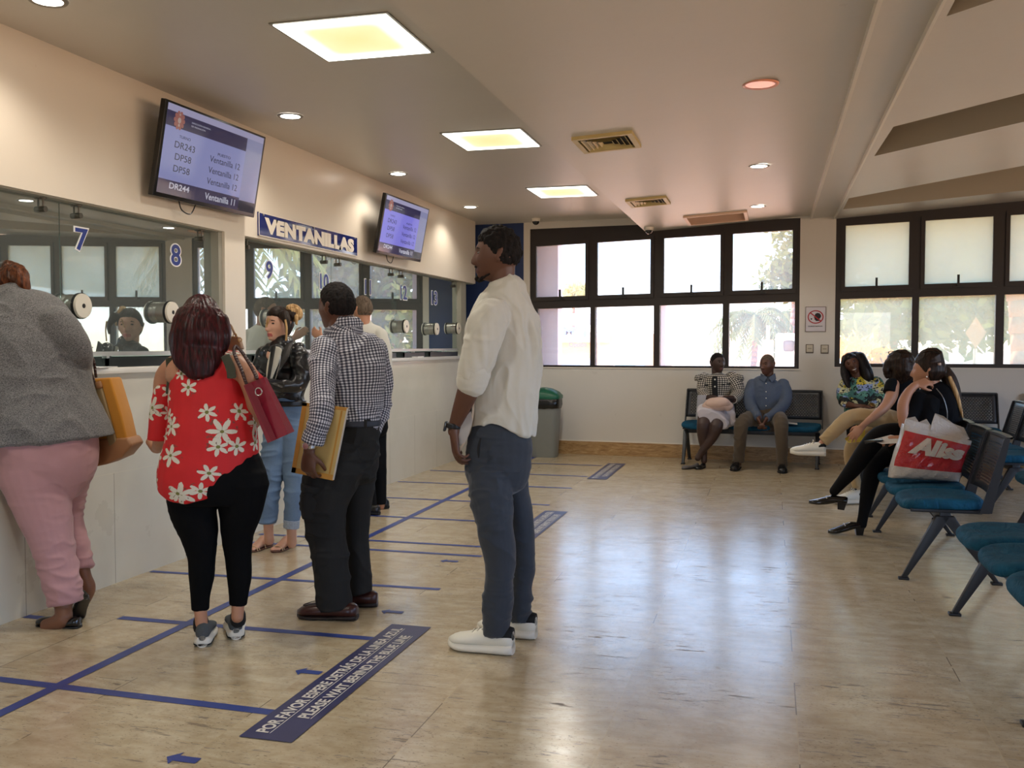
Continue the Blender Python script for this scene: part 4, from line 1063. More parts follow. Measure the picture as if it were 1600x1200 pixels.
def tube_uv(co_, tubes):
    best = np.full(len(co_), 1e9); U = np.zeros(len(co_)); Vv = np.zeros(len(co_)); tid = np.zeros(len(co_), int)
    for ti, t in enumerate(tubes):
        for i in range(len(t.C)):
            d = co_-t.C[i]; a = d@t.W[i]/t.RW[i]; b = d@t.D[i]/t.RD[i]; ax = d@t.T[i]
            q = np.hypot(a, b); sc = (t.RW[i]+t.RD[i])/2
            dist = np.abs(q-1)*sc*.8+np.abs(ax)
            m = dist < best
            best[m] = dist[m]; U[m] = (np.arctan2(b, a)*np.mean(t.RW+t.RD)/2)[m]; Vv[m] = (t.arc[i]+ax)[m]; tid[m] = ti
    return U, Vv, tid
def setuv(o, U, Vv):
    ul = o.data.uv_layers.new(name='UVMap'); li = np.empty(len(o.data.loops), np.int32); o.data.loops.foreach_get('vertex_index', li)
    uv = np.stack([U[li], Vv[li]], 1).astype(np.float32)
    # keep faces that straddle the seam from smearing
    ul.data.foreach_set('uv', uv.ravel())

def headmesh(c, fwd, up=(0, 0, 1), s=1.0, female=False):
    fwd = nrm(fwd); up = np.array(up, float); rt = nrm(np.cross(fwd, up)); up = np.cross(rt, fwd)
    nu, nv = 72, 60; V = []
    th = np.linspace(0, math.pi, nv+1)[1:-1]; ph = np.arange(nu)*2*math.pi/nu
    T, Pp = np.meshgrid(th, ph, indexing='ij')
    x = np.sin(T)*np.sin(Pp); y = np.sin(T)*np.cos(Pp); z = np.cos(T)
    P_ = np.stack([x*.076, y*.096, z*.116], -1).reshape(-1, 3)
    P_ = np.vstack([P_, [[0, 0, .116]], [[0, 0, -.116]]])
    x, y, z = P_.T.copy()
    st = lambda a, b, v: np.clip((v-a)/(b-a), 0, 1)**2*(3-2*np.clip((v-a)/(b-a), 0, 1))
    low = st(-.005, -.115, z)
    x *= 1-(.30 if not female else .36)*low
    y = np.where(y < 0, y*(1-.55*low), y*(1-.03*low))
    z = np.where(z > 0, z*(1-.05*st(.05, .1, z)), z)
    y = np.where(y < 0, y*(1+.06*st(-.04, .06, z)), y)
    fr = st(.0, .06, y)
    g = lambda v, m, s_: np.exp(-((v-m)/s_)**2)
    nose = g(x, 0, .0105+.004*st(.0, -.035, z))*np.where(z > -.036, st(.028, -.034, z), st(-.048, -.036, z))
    y += fr*(.026*nose + .004*g(z, .030, .010)*g(np.abs(x), .022, .02) - .009*g(np.abs(x), .031, .015)*g(z, .010, .011)
         + .0075*g(x, 0, .022)*(g(z, -.058, .0055)+1.05*g(z, -.070, .006)) - .003*g(x, 0, .02)*g(z, -.064, .003)
         + .011*g(x, 0, .024)*g(z, -.098, .016) + .024*g(x, 0, .036)*st(-.035, -.098, z) + .003*g(np.abs(x), .040, .014)*g(z, -.022, .016) - .003*g(x, 0, .03)*g(z, -.082, .006))
    P_ = np.stack([x, y, z], 1)*s
    n = nu; m = nv-1; F_ = [(j*n+i, (j+1)*n+i, (j+1)*n+(i+1) % n, j*n+(i+1) % n) for j in range(m-1) for i in range(n)]
    k = len(P_)-2; F_ += [(k, i, (i+1) % n) for i in range(n)] + [((m-1)*n+i, k+1, (m-1)*n+(i+1) % n) for i in range(n)]
    Mx = np.stack([rt, fwd, up])           # local -> world
    Wd = P_@Mx + c
    tubes = []
    for sg in (-1, 1):                     # ears
        pts = []
        for a in np.linspace(-1.9, 2.4, 9):
            lp = np.array([sg*(.0765+.009*max(0, math.cos(a*.6))), -.012-.016*math.sin(a+1.2)*1.0, -.004+.027*math.cos(a)])*s
            pts.append(lp@Mx+c)
        tubes.append(wtube(pts, .0055*s, ref=fwd, seg=8))
        lp = np.array([sg*.078, -.010, -.004])*s@Mx+c
        tubes.append(wtube([lp+up*.022*s, lp-up*.026*s], .0085*s, ref=fwd, ratio=.5, seg=8))
    return Wd, F_, tubes, Mx

def hand3(wrist, direc, palmn, side=1, curl=.5, s=1.0, spread=.12, thumb=.6, curls=None):
    """palm + four unequal fingers + thumb. direc: wrist->knuckles, palmn: palm normal (fingers curl towards it)"""
    d = nrm(direc); pn = np.array(palmn, float); pn = nrm(pn-d*(pn@d)); w = np.cross(d, pn)*side
    wrist = np.array(wrist, float); out = []
    L = .095*s
    out.append(Tube([wrist-d*.02*s, wrist+d*.01*s, wrist+d*.045*s, wrist+d*.080*s, wrist+d*L], np.array([.026,.029,.038,.041,.038])*s, np.array([.019,.018,.016,.014,.011])*s, w, n=18))
    for k, (off, ln) in enumerate(((-.030, .072), (-.010, .080), (.010, .075), (.029, .060))):
        a = wrist+d*(L-.006*abs(k-1.3))*1.0+w*off*s; cur = a; dirn = nrm(d+w*spread*(k-1.5)*.6); pts = [a-d*.02*s, a]
        cc = curls[k] if curls else curl
        ang = 0
        for j, fr in enumerate((.45, .31, .24)):
            ang += cc*(.9 if j == 0 else 1.1)*(1+.08*k)
            v = dirn*math.cos(ang)+pn*math.sin(ang); cur = cur+v*ln*fr*s; pts.append(cur)
        out.append(wtube(pts, np.array([.0098, .0095, .0088, .0080, .0068])*s*(1 if k < 3 else .86), ref=w, seg=10, n=3))
    a = wrist+d*.028*s-w*.024*s; v = nrm(d*.75-w*.75+pn*thumb*.6); b = a+v*.040*s; v2 = nrm(d*.9-w*.25+pn*thumb); e_ = b+v2*.032*s; v3 = nrm(d+pn*thumb*1.2+w*.1)
    out.append(wtube([a-v*.01*s, a, b, e_, e_+v3*.024*s], np.array([.014, .0135, .0115, .0102, .0078])*s, ref=w, seg=10, n=3))
    return out

MAT_eyew = M('eye white', srgb(120, 110, 102), .3); MAT_iris = M('dark iris', srgb(40, 24, 16), .15); MAT_brow = M('dark brow hair', srgb(18, 13, 11), .9)
def skin(name, col):
    if name in _MC: return _MC[name]
    s = NM(name); co_ = s.c.outputs['Object']
    a = tuple(c*.88 for c in col[:3])+(1,); b = tuple(min(1, c*1.12) for c in col[:3])+(1,)
    s.set(Base_Color=s.mix(s.noise(co_, 18, 3), a, b), Roughness=.48); s.b.inputs['Subsurface Weight'].default_value = .06; s.b.inputs['Subsurface Radius'].default_value = (.6, .25, .15); s.b.inputs['Subsurface Scale'].default_value = .01
    s.bump(s.noise(co_, 260, 2), .12, .001); _MC[name] = s.m; return s.m

def hx(px, Y): return np.array([ony(px, 600, Y)[0], Y, 0.0])
class Person:
    def __init__(s, base, label, skinmat, lipmat=None, vox=.006):
        s.r = empty('person', base, label, 'person'); s.sk = skinmat; s.lip = lipmat or skinmat; s.vox = vox
        s.geo = []; s.hd = None
    def skin(s, *tubes):
        for t in tubes:
            if isinstance(t, (list, tuple)): s.skin(*t)
            else: s.geo.append(t.geo())
    def under(s, *tubes, k=.82):
        for t in tubes: s.geo.append(t.geo(scale=k))
    def head(s, px, py, Y, fwd, up=(0, 0, 1), sc=1.0, female=False, neck=None):
        c = ony(px, py, Y); s.hc = c; s.hs = sc
        V, F_, tb, Mx = headmesh(c, fwd, up, sc, female); s.geo.append((V, F_)); s.skin(*tb); s.Mx = Mx; s.hd = c
        s.rt, s.fw, s.up = Mx
        if neck is not None:
            nb = np.array(neck, float); a = c - s.up*.05*sc - s.fw*.022*sc
            s.skin(wtube([a+s.up*.03, a-s.up*.045, (a+nb)/2-s.up*.02, nb], np.array([.052, .052, .053, .058])*sc, ref=s.rt, seg=18))
    def L(s, x, y, z): return s.hc + np.array([x, y, z])*s.hs@s.Mx
    def body(s, extra_smooth=2):
        V = []; F_ = []; b = 0
        for v, f in s.geo:
            V.append(v); F_ += [tuple(b+i for i in q) for q in f]; b += len(v)
        co_, fs, ed = remesh(np.concatenate(V), F_, s.vox, extra_smooth)
        mats = [s.sk, s.lip]; fm = np.zeros(len(fs), int)
        if s.hd is not None:
            fc = np.array([co_[list(f)].mean(0) for f in fs]); lp = (fc-s.hc)@s.Mx.T/s.hs
            lipm = (np.abs(lp[:, 0]) < .025-.25*np.abs(lp[:, 2]+.064)) & (lp[:, 2] > -.0765) & (lp[:, 2] < -.0535) & (lp[:, 1] > .07)
            fm[lipm] = 1
        o = mk('body', co_, fs, None, s.r, True, mats, fm); return o
    def face(s, brow=True, eyes=True, browmat=None):
        for sg in (-1, 1):
            if eyes:
                c = s.L(sg*.031, .0735, .009); m = MB(); n = 14
                rings = []
                for j in range(1, 8):
                    a = math.pi*j/8; rings.append([c+np.array([.0135*math.sin(a)*math.cos(2*math.pi*i/n), .012*math.cos(a), .0062*math.sin(a)*math.sin(2*math.pi*i/n)])*s.hs@s.Mx for i in range(n)])
                v = [p for q in rings for p in q]; f = [(j*n+i, j*n+(i+1) % n, (j+1)*n+(i+1) % n, (j+1)*n+i) for j in range(6) for i in range(n)]+[tuple(range(n)), tuple(range(6*n, 7*n))]
                fm = [1 if (q//n) < 2 or q >= 6*n else 0 for q in range(len(f))]; fm[-1] = 0
                mk('eye', v, f, None, s.r, True, [MAT_eyew, MAT_iris], fm)
            if brow:
                pts = [s.L(sg*x, y, z) for x, y, z in ((.014, .0885, .024), (.030, .085, .030), (.046, .073, .026))]
                t = wtube(pts, np.array([.0035, .004, .002])*s.hs, ref=s.up, ratio=.6, seg=8); V, F_ = t.geo(); mk('eyebrow', V, F_, browmat or MAT_brow, s.r, True)
    def cloth(s, name, tubes, mat, vox=None, smooth=3, folds=(), grow=0.0, thick=None, cut=None, mats=None, post=None):
        """folds: list of (amplitude, (fx,fy,fz), ridged)"""
        V = []; F_ = []; b = 0
        for t in tubes:
            v, f = t.geo(grow) if isinstance(t, Tube) else t
            V.append(v); F_ += [tuple(b+i for i in q) for q in f]; b += len(v)
        co_, fs, ed = remesh(np.concatenate(V), F_, vox or s.vox, smooth)
        N = normals(co_, fs)
        d = np.zeros(len(co_))
        for k, (amp, fq, rid) in enumerate(folds):
            base = co_@np.array(fq).T*1.25 if np.array(fq).ndim == 2 else co_*np.array(fq)*1.25
            wrp = np.stack([vnoise(co_*4.5, 31+k), vnoise(co_*4.5, 41+k), vnoise(co_*4.5, 51+k)], 1)*1.1
            q = vnoise(base+wrp, 7+k*13)
            if rid: q = (1-np.abs(q)*2.2).clip(-1, 1); q = np.sign(q)*np.abs(q)**1.3
            msk = .15+.95*np.clip(vnoise(co_*4.2, 90+k)*1.6+.35, 0, 1)
            d += 1.5*amp*q*msk
        if post is not None: d, co_ = post(d, co_, N)
        co_ = co_+N*d[:, None]
        co_ = lap(co_, ed, .2)
        if cut is not None:
            keep = cut(co_); fk = [f for f in fs if all(keep[i] for i in f)]; fs = fk
        tb = [t for t in tubes if isinstance(t, Tube)]
        o = mk(name, co_, fs, mat, s.r, True, mats)
        U, Vv, tid = tube_uv(co_, tb); setuv(o, U, Vv)
        return o
    def hair(s, mat, thick=.018, line=None, tubes=(), vox=.006, bumpy=(.003, 60), name='hair', top=1.0, smooth=1, nape=-.06, streak=None, lift=0.0):
        """cap over the skull with a natural hairline; local coords decide where it shows"""
        nu, nv = 60, 40; th = np.linspace(0, math.pi, nv+1)[1:-1]; ph = np.arange(nu)*2*math.pi/nu
        T, Pp = np.meshgrid(th, ph, indexing='ij')
        D = np.stack([np.sin(T)*np.sin(Pp), np.sin(T)*np.cos(Pp), np.cos(T)], -1).reshape(-1, 3); D = np.vstack([D, [[0, 0, 1]], [[0, 0, -1]]])
        P_ = D*np.array([.076, .099, .114])
        x, y, z = P_.T
        st = lambda a, b, v: np.clip((v-a)/(b-a), 0, 1)
        # hair limit: forehead z>.062 in front; behind the ears down to the nape
        zl = np.interp(y, [-.1, -.03, -.012, .012, .03, .06, .1], [nape, nape+.005, -.03, .0, .025, .055, .066])
        if line is not None: zl = line(x, y, zl)
        m = st(-.010, .012, z-zl)
        th_ = thick*(1+.35*st(.02, .1, z)*top)
        low = st(0, -.115, z); P2 = P_*(1+0*x[:, None]); P2[:, 0] *= 1-.3*low; P2[:, 1] = np.where(y < 0, y*(1-.5*low), y)
        R_ = np.linalg.norm(P2, axis=1)
        P2 = P2*((R_-.012*(1-m)+th_*m)/R_)[:, None]
        n = nu; k = len(P2)-2; mm = nv-1
        F_ = [(j*n+i, (j+1)*n+i, (j+1)*n+(i+1) % n, j*n+(i+1) % n) for j in range(mm-1) for i in range(n)] + [(k, i, (i+1) % n) for i in range(n)] + [((mm-1)*n+i, k+1, (mm-1)*n+(i+1) % n) for i in range(n)]
        Wd = P2*s.hs@s.Mx + s.hc
        V = [Wd]; F2 = list(F_); b = len(Wd)
        for t in tubes:
            v, f = t.geo(); V.append(v); F2 += [tuple(b+i for i in q) for q in f]; b += len(v)
        co_, fs, ed = remesh(np.concatenate(V), F2, vox, smooth)
        N = normals(co_, fs)
        lp = (co_-s.hc)@s.Mx.T/s.hs
        if streak:
            amp, fa, fz = streak      # strands running down
            ang = np.arctan2(lp[:, 0], lp[:, 1]+.0)
            q = vnoise(np.stack([ang*fa+vnoise(lp*14, 3)*1.2, lp[:, 2]*fz, ang*0], 1), 5)
            q2 = vnoise(np.stack([ang*fa*2.7, lp[:, 2]*fz, ang*0+3], 1), 6)
            co_ = co_+N*(amp*(q+.5*q2))[:, None]
        if bumpy: co_ = co_+N*(bumpy[0]*vnoise(lp*bumpy[1], 9)+bumpy[0]*.6*vnoise(lp*bumpy[1]*2.1, 19))[:, None]
        return mk(name, co_, fs, mat, s.r, True)

def hairmat(name, c1, c2, rough=.45, sc=(90, 90, 6), hi=.22):
    s = NM(name); co_ = s.c.outputs['Object']; n1 = s.noise(co_, 1, 3, .6, sc=sc); n2 = s.noise(co_, 1, 2, .5, sc=(30, 30, 2))
    c = s.mix(s.math('MULTIPLY', n1, n2), c1, c2); c = s.ramp(n1, [(.35, c1), (.65, c2)])
    s.set(Base_Color=c, Roughness=rough); s.b.inputs['Specular IOR Level'].default_value = hi; s.bump(n1, .6, .004); return s.m

def shoe(person, heel, yaw, Ln, style, mats, tilt=0.0, wscale=1.0, roll=0.0):
    """heel = point on the ground under the back of the heel, yaw = toe direction angle, tilt lifts the heel"""
    f = np.array([math.cos(yaw), math.sin(yaw), 0]); up = np.array([0, 0, 1.]); 
    f2 = f*math.cos(tilt)-up*math.sin(tilt); u2 = up*math.cos(tilt)+f*math.sin(tilt); sd = np.cross(f2, u2)
    if roll: u2, sd = u2*math.cos(roll)+sd*math.sin(roll), sd*math.cos(roll)-u2*math.sin(roll)
    heel = np.array(heel, float)
    if tilt: heel = heel + up*Ln*.78*math.sin(tilt)
    root = None
    tt = np.linspace(0, 1, 15)
    hw = np.interp(tt, [0, .06, .2, .45, .7, .86, .96, 1], [.018, .031, .034, .036, .046, .043, .026, .008])*wscale*Ln/.28
    def loft(nm, z0, z1, grow, mat, p=2.6, parent=None, t0=0, t1=1):
        rings = []; n = 24
        for t, w in zip(tt, hw):
            if t < t0-.001 or t > t1+.001: continue
            a = z0(t); b = z1(t); c = heel+f2*(t*Ln)+u2*(a+b)/2
            ww = max(.003, w+grow); hh = max(.002, (b-a)/2); r_ = []
            for i in range(n):
                an = 2*math.pi*i/n; ca, sa = math.cos(an), math.sin(an); q = (abs(ca)**p+abs(sa)**p)**(-1/p)
                tp = 1-.22*max(0, sa*q) if b-a > .04 else 1
                r_.append(c+sd*(ca*q*ww*tp)+u2*(sa*q*hh))
            rings.append(r_)
        v = [q for r_ in rings for q in r_]; m = len(rings); fs = [(j*n+i, j*n+(i+1) % n, (j+1)*n+(i+1) % n, (j+1)*n+i) for j in range(m-1) for i in range(n)]+[tuple(range(n))[::-1], tuple(range((m-1)*n, m*n))]
        o = mk(nm, v, fs, mat, parent or person.r, True)
        if parent is not None and parent is not person.r:
            pass
        o.data.set_sharp_from_angle(angle=math.radians(60)); return o
    I = lambda xs, ys: (lambda t: float(np.interp(t, xs, ys)))
    if style == 'sneaker':
        up_ = loft('shoe', I([0, 1], [.03, .03]), I([0, .05, .25, .45, .7, .9, 1], [.100, .116, .114, .104, .080, .068, .050]), .002, mats[0])
        loft('sole', I([0, .8, 1], [0, 0, .012]), I([0, .5, .9, 1], [.050, .044, .046, .044]), .009, mats[1])
        loft('heel_tab', I([0, 1], [.062, .065]), I([0, .1, .26], [.116, .120, .085]), .0016, mats[2], t1=.27)
        for k in range(4):
            t = .38+.075*k; zc = float(np.interp(t, [.25, .45, .7], [.116, .107, .082]))+.002; c = heel+f2*t*Ln+u2*zc
            w_ = wtube([c-sd*.022-u2*.006, c, c+sd*.022-u2*.006], .0028, ref=f2, seg=6, n=2); V, F_ = w_.geo(); mk('lace', V, F_, mats[3], person.r, True)
        c = heel+f2*.36*Ln+u2*.116
        for sg in (-1, 1):
            w_ = wtube([c, c+sd*sg*.02+u2*.014, c+sd*sg*.034-u2*.01, c+sd*sg*.012-u2*.002], .0022, ref=f2, seg=6, n=3); V, F_ = w_.geo(); mk('lace', V, F_, mats[3], person.r, True)
    elif style == 'chunky':
        loft('shoe', I([0, 1], [.03, .03]), I([0, .05, .25, .45, .7, .9, 1], [.092, .105, .102, .094, .072, .060, .04]), 0, mats[0])
        loft('sole', I([0, 1], [.0, .0]), I([0, .3, .5, .9, 1], [.052, .050, .042, .036, .034]), .007, mats[1])
        loft('outsole', I([0, 1], [.006, .006]), I([0, 1], [.017, .017]), .0085, mats[2], t1=.4)
    elif style == 'loafer':
        loft('shoe', I([0, 1], [.012, .012]), I([0, .06, .25, .45, .7, .9, 1], [.070, .082, .080, .084, .072, .060, .036]), 0, mats[0])
        loft('sole', I([0, .28, .32, 1], [0, 0, .002, .0]), I([0, .28, .4, 1], [.028, .026, .020, .020]), .003, mats[1])
        t = .72; o_ = []
        pts = [heel+f2*(tq*Ln)+sd*(s_*float(np.interp(tq, tt, hw))*.62)+u2*float(np.interp(tq, [.4, .7, .9], [.088, .075, .060])) for tq, s_ in ((.42, -1), (.6, -1), (.78, -.9), (.88, -.4), (.9, 0), (.88, .4), (.78, .9), (.6, 1), (.42, 1))]
        w_ = wtube(pts, .0022, ref=u2, seg=6); V, F_ = w_.geo(); mk('seam', V, F_, mats[1], person.r, True)
    elif style == 'flat':
        loft('shoe', I([0, 1], [.004, .004]), I([0, .05, .2, .35, .55, .72, .9, 1], [.052, .058, .044, .034, .032, .040, .036, .022]), 0.001, mats[0])
        loft('sole', I([0, 1], [0, 0]), I([0, .25, .3, 1], [.012, .012, .007, .007]), .002, mats[1])
    elif style == 'heel':
        loft('shoe', I([0, .25, .5, .75, 1], [.046, .044, .022, .006, .006]), I([0, .05, .2, .4, .6, .8, 1], [.088, .095, .090, .092, .068, .046, .028]), 0.0, mats[0])
        m = MB(); hb = heel+f2*.035
        m.add([hb+f2*a*.022+sd*b*.020+u2*0 for a, b in ((-1,-1),(1,-1),(1,1),(-1,1))]+[hb+f2*a*.030+sd*b*.028+u2*.055 for a, b in ((-1,-1),(1,-1),(1,1),(-1,1))], [(0,3,2,1),(4,5,6,7),(0,1,5,4),(1,2,6,5),(2,3,7,6),(3,0,4,7)])
        m.build('shoe_heel', mats[1], person.r)
        w_ = wtube([heel+f2*.55*Ln+sd*(-.028)+u2*.066, heel+f2*.56*Ln+u2*.076, heel+f2*.55*Ln+sd*.028+u2*.066], .005, ref=f2, seg=6, n=3); V, F_ = w_.geo(); mk('shoe_bar', V, F_, mats[2], person.r, True)
    elif style == 'sandal':
        loft('shoe', I([0, 1], [0, 0]), I([0, 1], [.012, .010]), .004, mats[1])
        for t, zz in ((.42, .062), (.70, .036), (.78, .032)):
            w = float(np.interp(t, tt, hw)); c = heel+f2*t*Ln
            w_ = wtube([c-sd*(w+.003)+u2*.008, c-sd*w*.7+u2*zz*.8, c+u2*zz, c+sd*w*.7+u2*zz*.8, c+sd*(w+.003)+u2*.008], .004, ref=f2, seg=6); V, F_ = w_.geo(); mk('strap', V, F_, mats[0], person.r, True)
    return f2, u2, sd, heel
def barefoot(heel, yaw, Ln, tilt=0, zoff=.012):
    f = np.array([math.cos(yaw), math.sin(yaw), 0]); sd = np.array([-f[1], f[0], 0]); h = np.array(heel, float)
    out = [Tube([h+f*t*Ln+np.array([0,0,z]) for t, z in ((.04,.045),(.18,.048),(.38,.05),(.55,.036),(.72,.024),(.80,.020))], np.array([.028,.031,.032,.036,.042,.036])*Ln/.25, np.array([.04,.045,.04,.028,.017,.012])*Ln/.25, sd, n=16)]
    for k in range(5):
        o_ = (-.030+.0145*k)*Ln/.25; r_ = (.0095 if k == 0 else .0068); l_ = .045-.004*k if k else .042
        a = h+f*.76*Ln+sd*o_+np.array([0,0,.02]); out.append(wtube([a, a+f*l_*.6+np.array([0,0,.002]), a+f*l_-np.array([0,0,.006])], r_, ref=sd, seg=8, n=2))
    return out
# ================================================================== cloth materials
def cloth(name, c, rough=.8, var=.12, weave=.25, fs=600, sheen=.2, big=6):
    if name in _MC: return _MC[name]
    s = NM(name); co_ = s.c.outputs['Object']
    a = tuple(x*(1-var) for x in c[:3])+(1,); b = tuple(min(1, x*(1+var)) for x in c[:3])+(1,)
    s.set(Base_Color=s.mix(s.noise(co_, big, 4), a, b), Roughness=rough); s.b.inputs['Sheen Weight'].default_value = sheen if max(c[:3]) > .03 else 0; s.b.inputs['Specular IOR Level'].default_value = .3 if max(c[:3]) > .03 else .12
    s.bump(s.math('ADD', s.math('MULTIPLY', s.noise(co_, fs, 1), .3), s.noise(co_, 38, 3)), weave, .003); _MC[name] = s.m; return s.m
def uvxy(s):
    uv = s.n('ShaderNodeUVMap'); uv.uv_map = 'UVMap'; sp = s.n('ShaderNodeSeparateXYZ'); s.l(uv.outputs[0], sp.inputs[0]); return uv.outputs[0], sp.outputs[0], sp.outputs[1]
def gingham(name, dark, light, per, bias=.5):
    s = NM(name); uv, u, v = uvxy(s)
    a = s.math('LESS_THAN', s.math('FRACT', s.math('DIVIDE', u, per)), bias); b = s.math('LESS_THAN', s.math('FRACT', s.math('DIVIDE', v, per)), bias)
    t = s.math('MULTIPLY', s.math('ADD', a, b), .5)
    mid = tuple((dark[i]*.75+light[i]*.25) for i in range(3))+(1,)
    c = s.ramp(t, [(0, light), (.25, mid), (.75, dark)], 'CONSTANT'); s.set(Base_Color=c, Roughness=.8)
    s.bump(s.noise(s.c.outputs['Object'], 30, 3), .25, .004); return s.m
def floral(name):
    s = NM(name); uv, u, v = uvxy(s)
    base = s.mix(s.noise(s.c.outputs['Object'], 8, 3), srgb(176, 12, 18), srgb(206, 22, 28)); col = base
    for k, (scale, R_, seed, pres) in enumerate(((6.8, .050, 0, .22), (9.5, .036, 3.7, .42))):
        of = s.n('ShaderNodeVectorMath', operation='ADD'); s.l(uv, of.inputs[0]); of.inputs[1].default_value = (seed, seed*1.7, 0)
        vo = s.n('ShaderNodeTexVoronoi'); vo.voronoi_dimensions = '2D'; vo.inputs['Scale'].default_value = scale; vo.inputs['Randomness'].default_value = .8; s.l(of.outputs[0], vo.inputs['Vector'])
        sc_ = s.n('ShaderNodeVectorMath', operation='SUBTRACT'); s.l(of.outputs[0], sc_.inputs[0]); s.l(vo.outputs['Position'], sc_.inputs[1])
        sp = s.n('ShaderNodeSeparateXYZ'); s.l(sc_.outputs[0], sp.inputs[0]); r_ = s.n('ShaderNodeVectorMath', operation='LENGTH'); s.l(sc_.outputs[0], r_.inputs[0])
        cs = s.n('ShaderNodeSeparateColor'); s.l(vo.outputs['Color'], cs.inputs[0])
        an = s.math('ARCTAN2', sp.outputs[1], sp.outputs[0])
        pet = s.math('ABSOLUTE', s.math('COSINE', s.math('ADD', s.math('MULTIPLY', an, 3.0), s.math('MULTIPLY', cs.outputs[0], 6.0))))
        lim = s.math('MULTIPLY', s.math('ADD', .30, s.math('MULTIPLY', s.math('POWER', pet, 1.6), .72)), R_)
        wob = s.math('MULTIPLY', s.noise(uv, 120, 2), .010)
        lim = s.math('SUBTRACT', s.math('ADD', lim, wob), .004)
        on = s.math('GREATER_THAN', cs.outputs[1], pres)
        fl = s.math('MULTIPLY', s.math('LESS_THAN', r_.outputs['Value'], lim), on)
        vein = s.math('MULTIPLY', s.math('LESS_THAN', pet, .3), .55)
        cen = s.math('LESS_THAN', r_.outputs['Value'], .007)
        fc = s.mix(vein, srgb(206, 200, 184), srgb(112, 104, 84)); fc = s.mix(cen, fc, srgb(110, 110, 50))
        # grey green leaves peeping out beside the flowers
        lf = s.math('MULTIPLY', s.math('MULTIPLY', s.math('LESS_THAN', r_.outputs['Value'], R_*1.12), on), s.math('GREATER_THAN', s.noise(uv, 60, 2), .60))
        col = s.mix(s.math('MULTIPLY', lf, .7), col, srgb(92, 60, 48)); col = s.mix(fl, col, fc)
    s.set(Base_Color=col, Roughness=.7); s.bump(s.noise(s.c.outputs['Object'], 34, 3), .25, .004); return s.m
def tropical(name):
    s = NM(name); uv, u, v = uvxy(s)
    vo = s.n('ShaderNodeTexVoronoi'); vo.voronoi_dimensions = '2D'; vo.inputs['Scale'].default_value = 16; 
    w = s.n('ShaderNodeVectorMath', operation='ADD'); nz = s.n('ShaderNodeTexNoise'); nz.inputs['Scale'].default_value = 22; s.l(uv, nz.inputs['Vector'])
    sc_ = s.n('ShaderNodeVectorMath', operation='SCALE'); s.l(nz.outputs['Color'], sc_.inputs[0]); sc_.inputs['Scale'].default_value = .06
    s.l(uv, w.inputs[0]); s.l(sc_.outputs[0], w.inputs[1]); s.l(w.outputs[0], vo.inputs['Vector'])
    cs = s.n('ShaderNodeSeparateColor'); s.l(vo.outputs['Color'], cs.inputs[0])
    c = s.ramp(cs.outputs[0], [(0, srgb(14, 22, 22)), (.36, srgb(96, 150, 130)), (.52, srgb(200, 196, 150)), (.62, srgb(196, 176, 50)), (.74, srgb(70, 120, 112)), (.86, srgb(140, 158, 200))], 'CONSTANT')
    c = s.mix(s.math('GREATER_THAN', s.noise(w.outputs[0], 45, 2), .56), c, srgb(12, 18, 20)); s.set(Base_Color=c, Roughness=.7); return s.m
def denim(name, c1, c2):
    s = NM(name); co_ = s.c.outputs['Object']; c = s.mix(s.noise(co_, 5, 4, .6), c1, c2); c = s.mix(s.math('MULTIPLY', s.noise(co_, 420, 1), .3), c, srgb(170, 185, 200))
    s.set(Base_Color=c, Roughness=.85); s.bump(s.noise(co_, 400, 1), .25, .001); return s.m
def tweed(name, c1, c2):
    s = NM(name); co_ = s.c.outputs['Object']; n1 = s.noise(co_, 1, 2, .6, sc=(500, 500, 160)); n2 = s.noise(co_, 1, 2, .6, sc=(140, 140, 600))
    c = s.ramp(s.math('MULTIPLY', s.math('ADD', n1, n2), .5), [(.38, c1), (.6, c2)]); s.set(Base_Color=c, Roughness=.9); s.b.inputs['Sheen Weight'].default_value = .2
    s.bump(s.noise(co_, 300, 2), .4, .002); return s.m
SK_dark = skin('deep brown skin', srgb(92, 58, 42)); SK_vdark = skin('very dark brown skin', srgb(62, 42, 36)); SK_brown = skin('brown skin', srgb(124, 82, 58)); SK_tan = skin('tan skin', srgb(176, 126, 98)); SK_light = skin('light skin', srgb(206, 158, 132))
LP_dark = skin('dark lips', srgb(84, 44, 38)); LP_rose = skin('rose lips', srgb(168, 84, 78)); 
HR_black = hairmat('black curly hair', srgb(12, 10, 10), srgb(30, 24, 22), .8); HR_red = hairmat('dark red hair', srgb(16, 5, 7), srgb(66, 16, 20), .35); HR_brn = hairmat('brown hair', srgb(18, 12, 9), srgb(50, 33, 23), .4)
HR_aub = hairmat('auburn tied hair', srgb(44, 22, 12), srgb(110, 62, 34), .4); HR_bld = hairmat('blonde bun hair', srgb(150, 112, 66), srgb(212, 176, 124), .45); HR_buzz = hairmat('grey stubble hair', srgb(74, 62, 52), srgb(110, 96, 82), .9)
WHT = M('white leather', srgb(226, 222, 208), .45, 0, .04); WSOLE = M('white rubber sole', srgb(222, 216, 202), .6, 0, .05); BSUE = M('black suede', srgb(18, 18, 20), .9)
GKNIT = M('grey knit shoe', srgb(74, 78, 80), .85, 0, .3, 200); BRNL = M('oxblood leather', srgb(58, 24, 20), .32, 0, .15); BRNS = M('dark brown sole', srgb(28, 16, 14), .6); BLKP = M('black patent leather', srgb(10, 11, 13), .12, 0, .1, spec=.7); BLKL = M('black leather shoe', srgb(16, 16, 18), .3)
BRASS = M('brass metal', srgb(190, 160, 100), .3, 1); SILV = M('silver metal', srgb(200, 200, 200), .22, 1)

def gnd(x, y): return onz(x, y, 0)
def yaw_of(h, t): d = t-h; return math.atan2(d[1], d[0])
def fig_label(o, l): o['label'] = l; return o

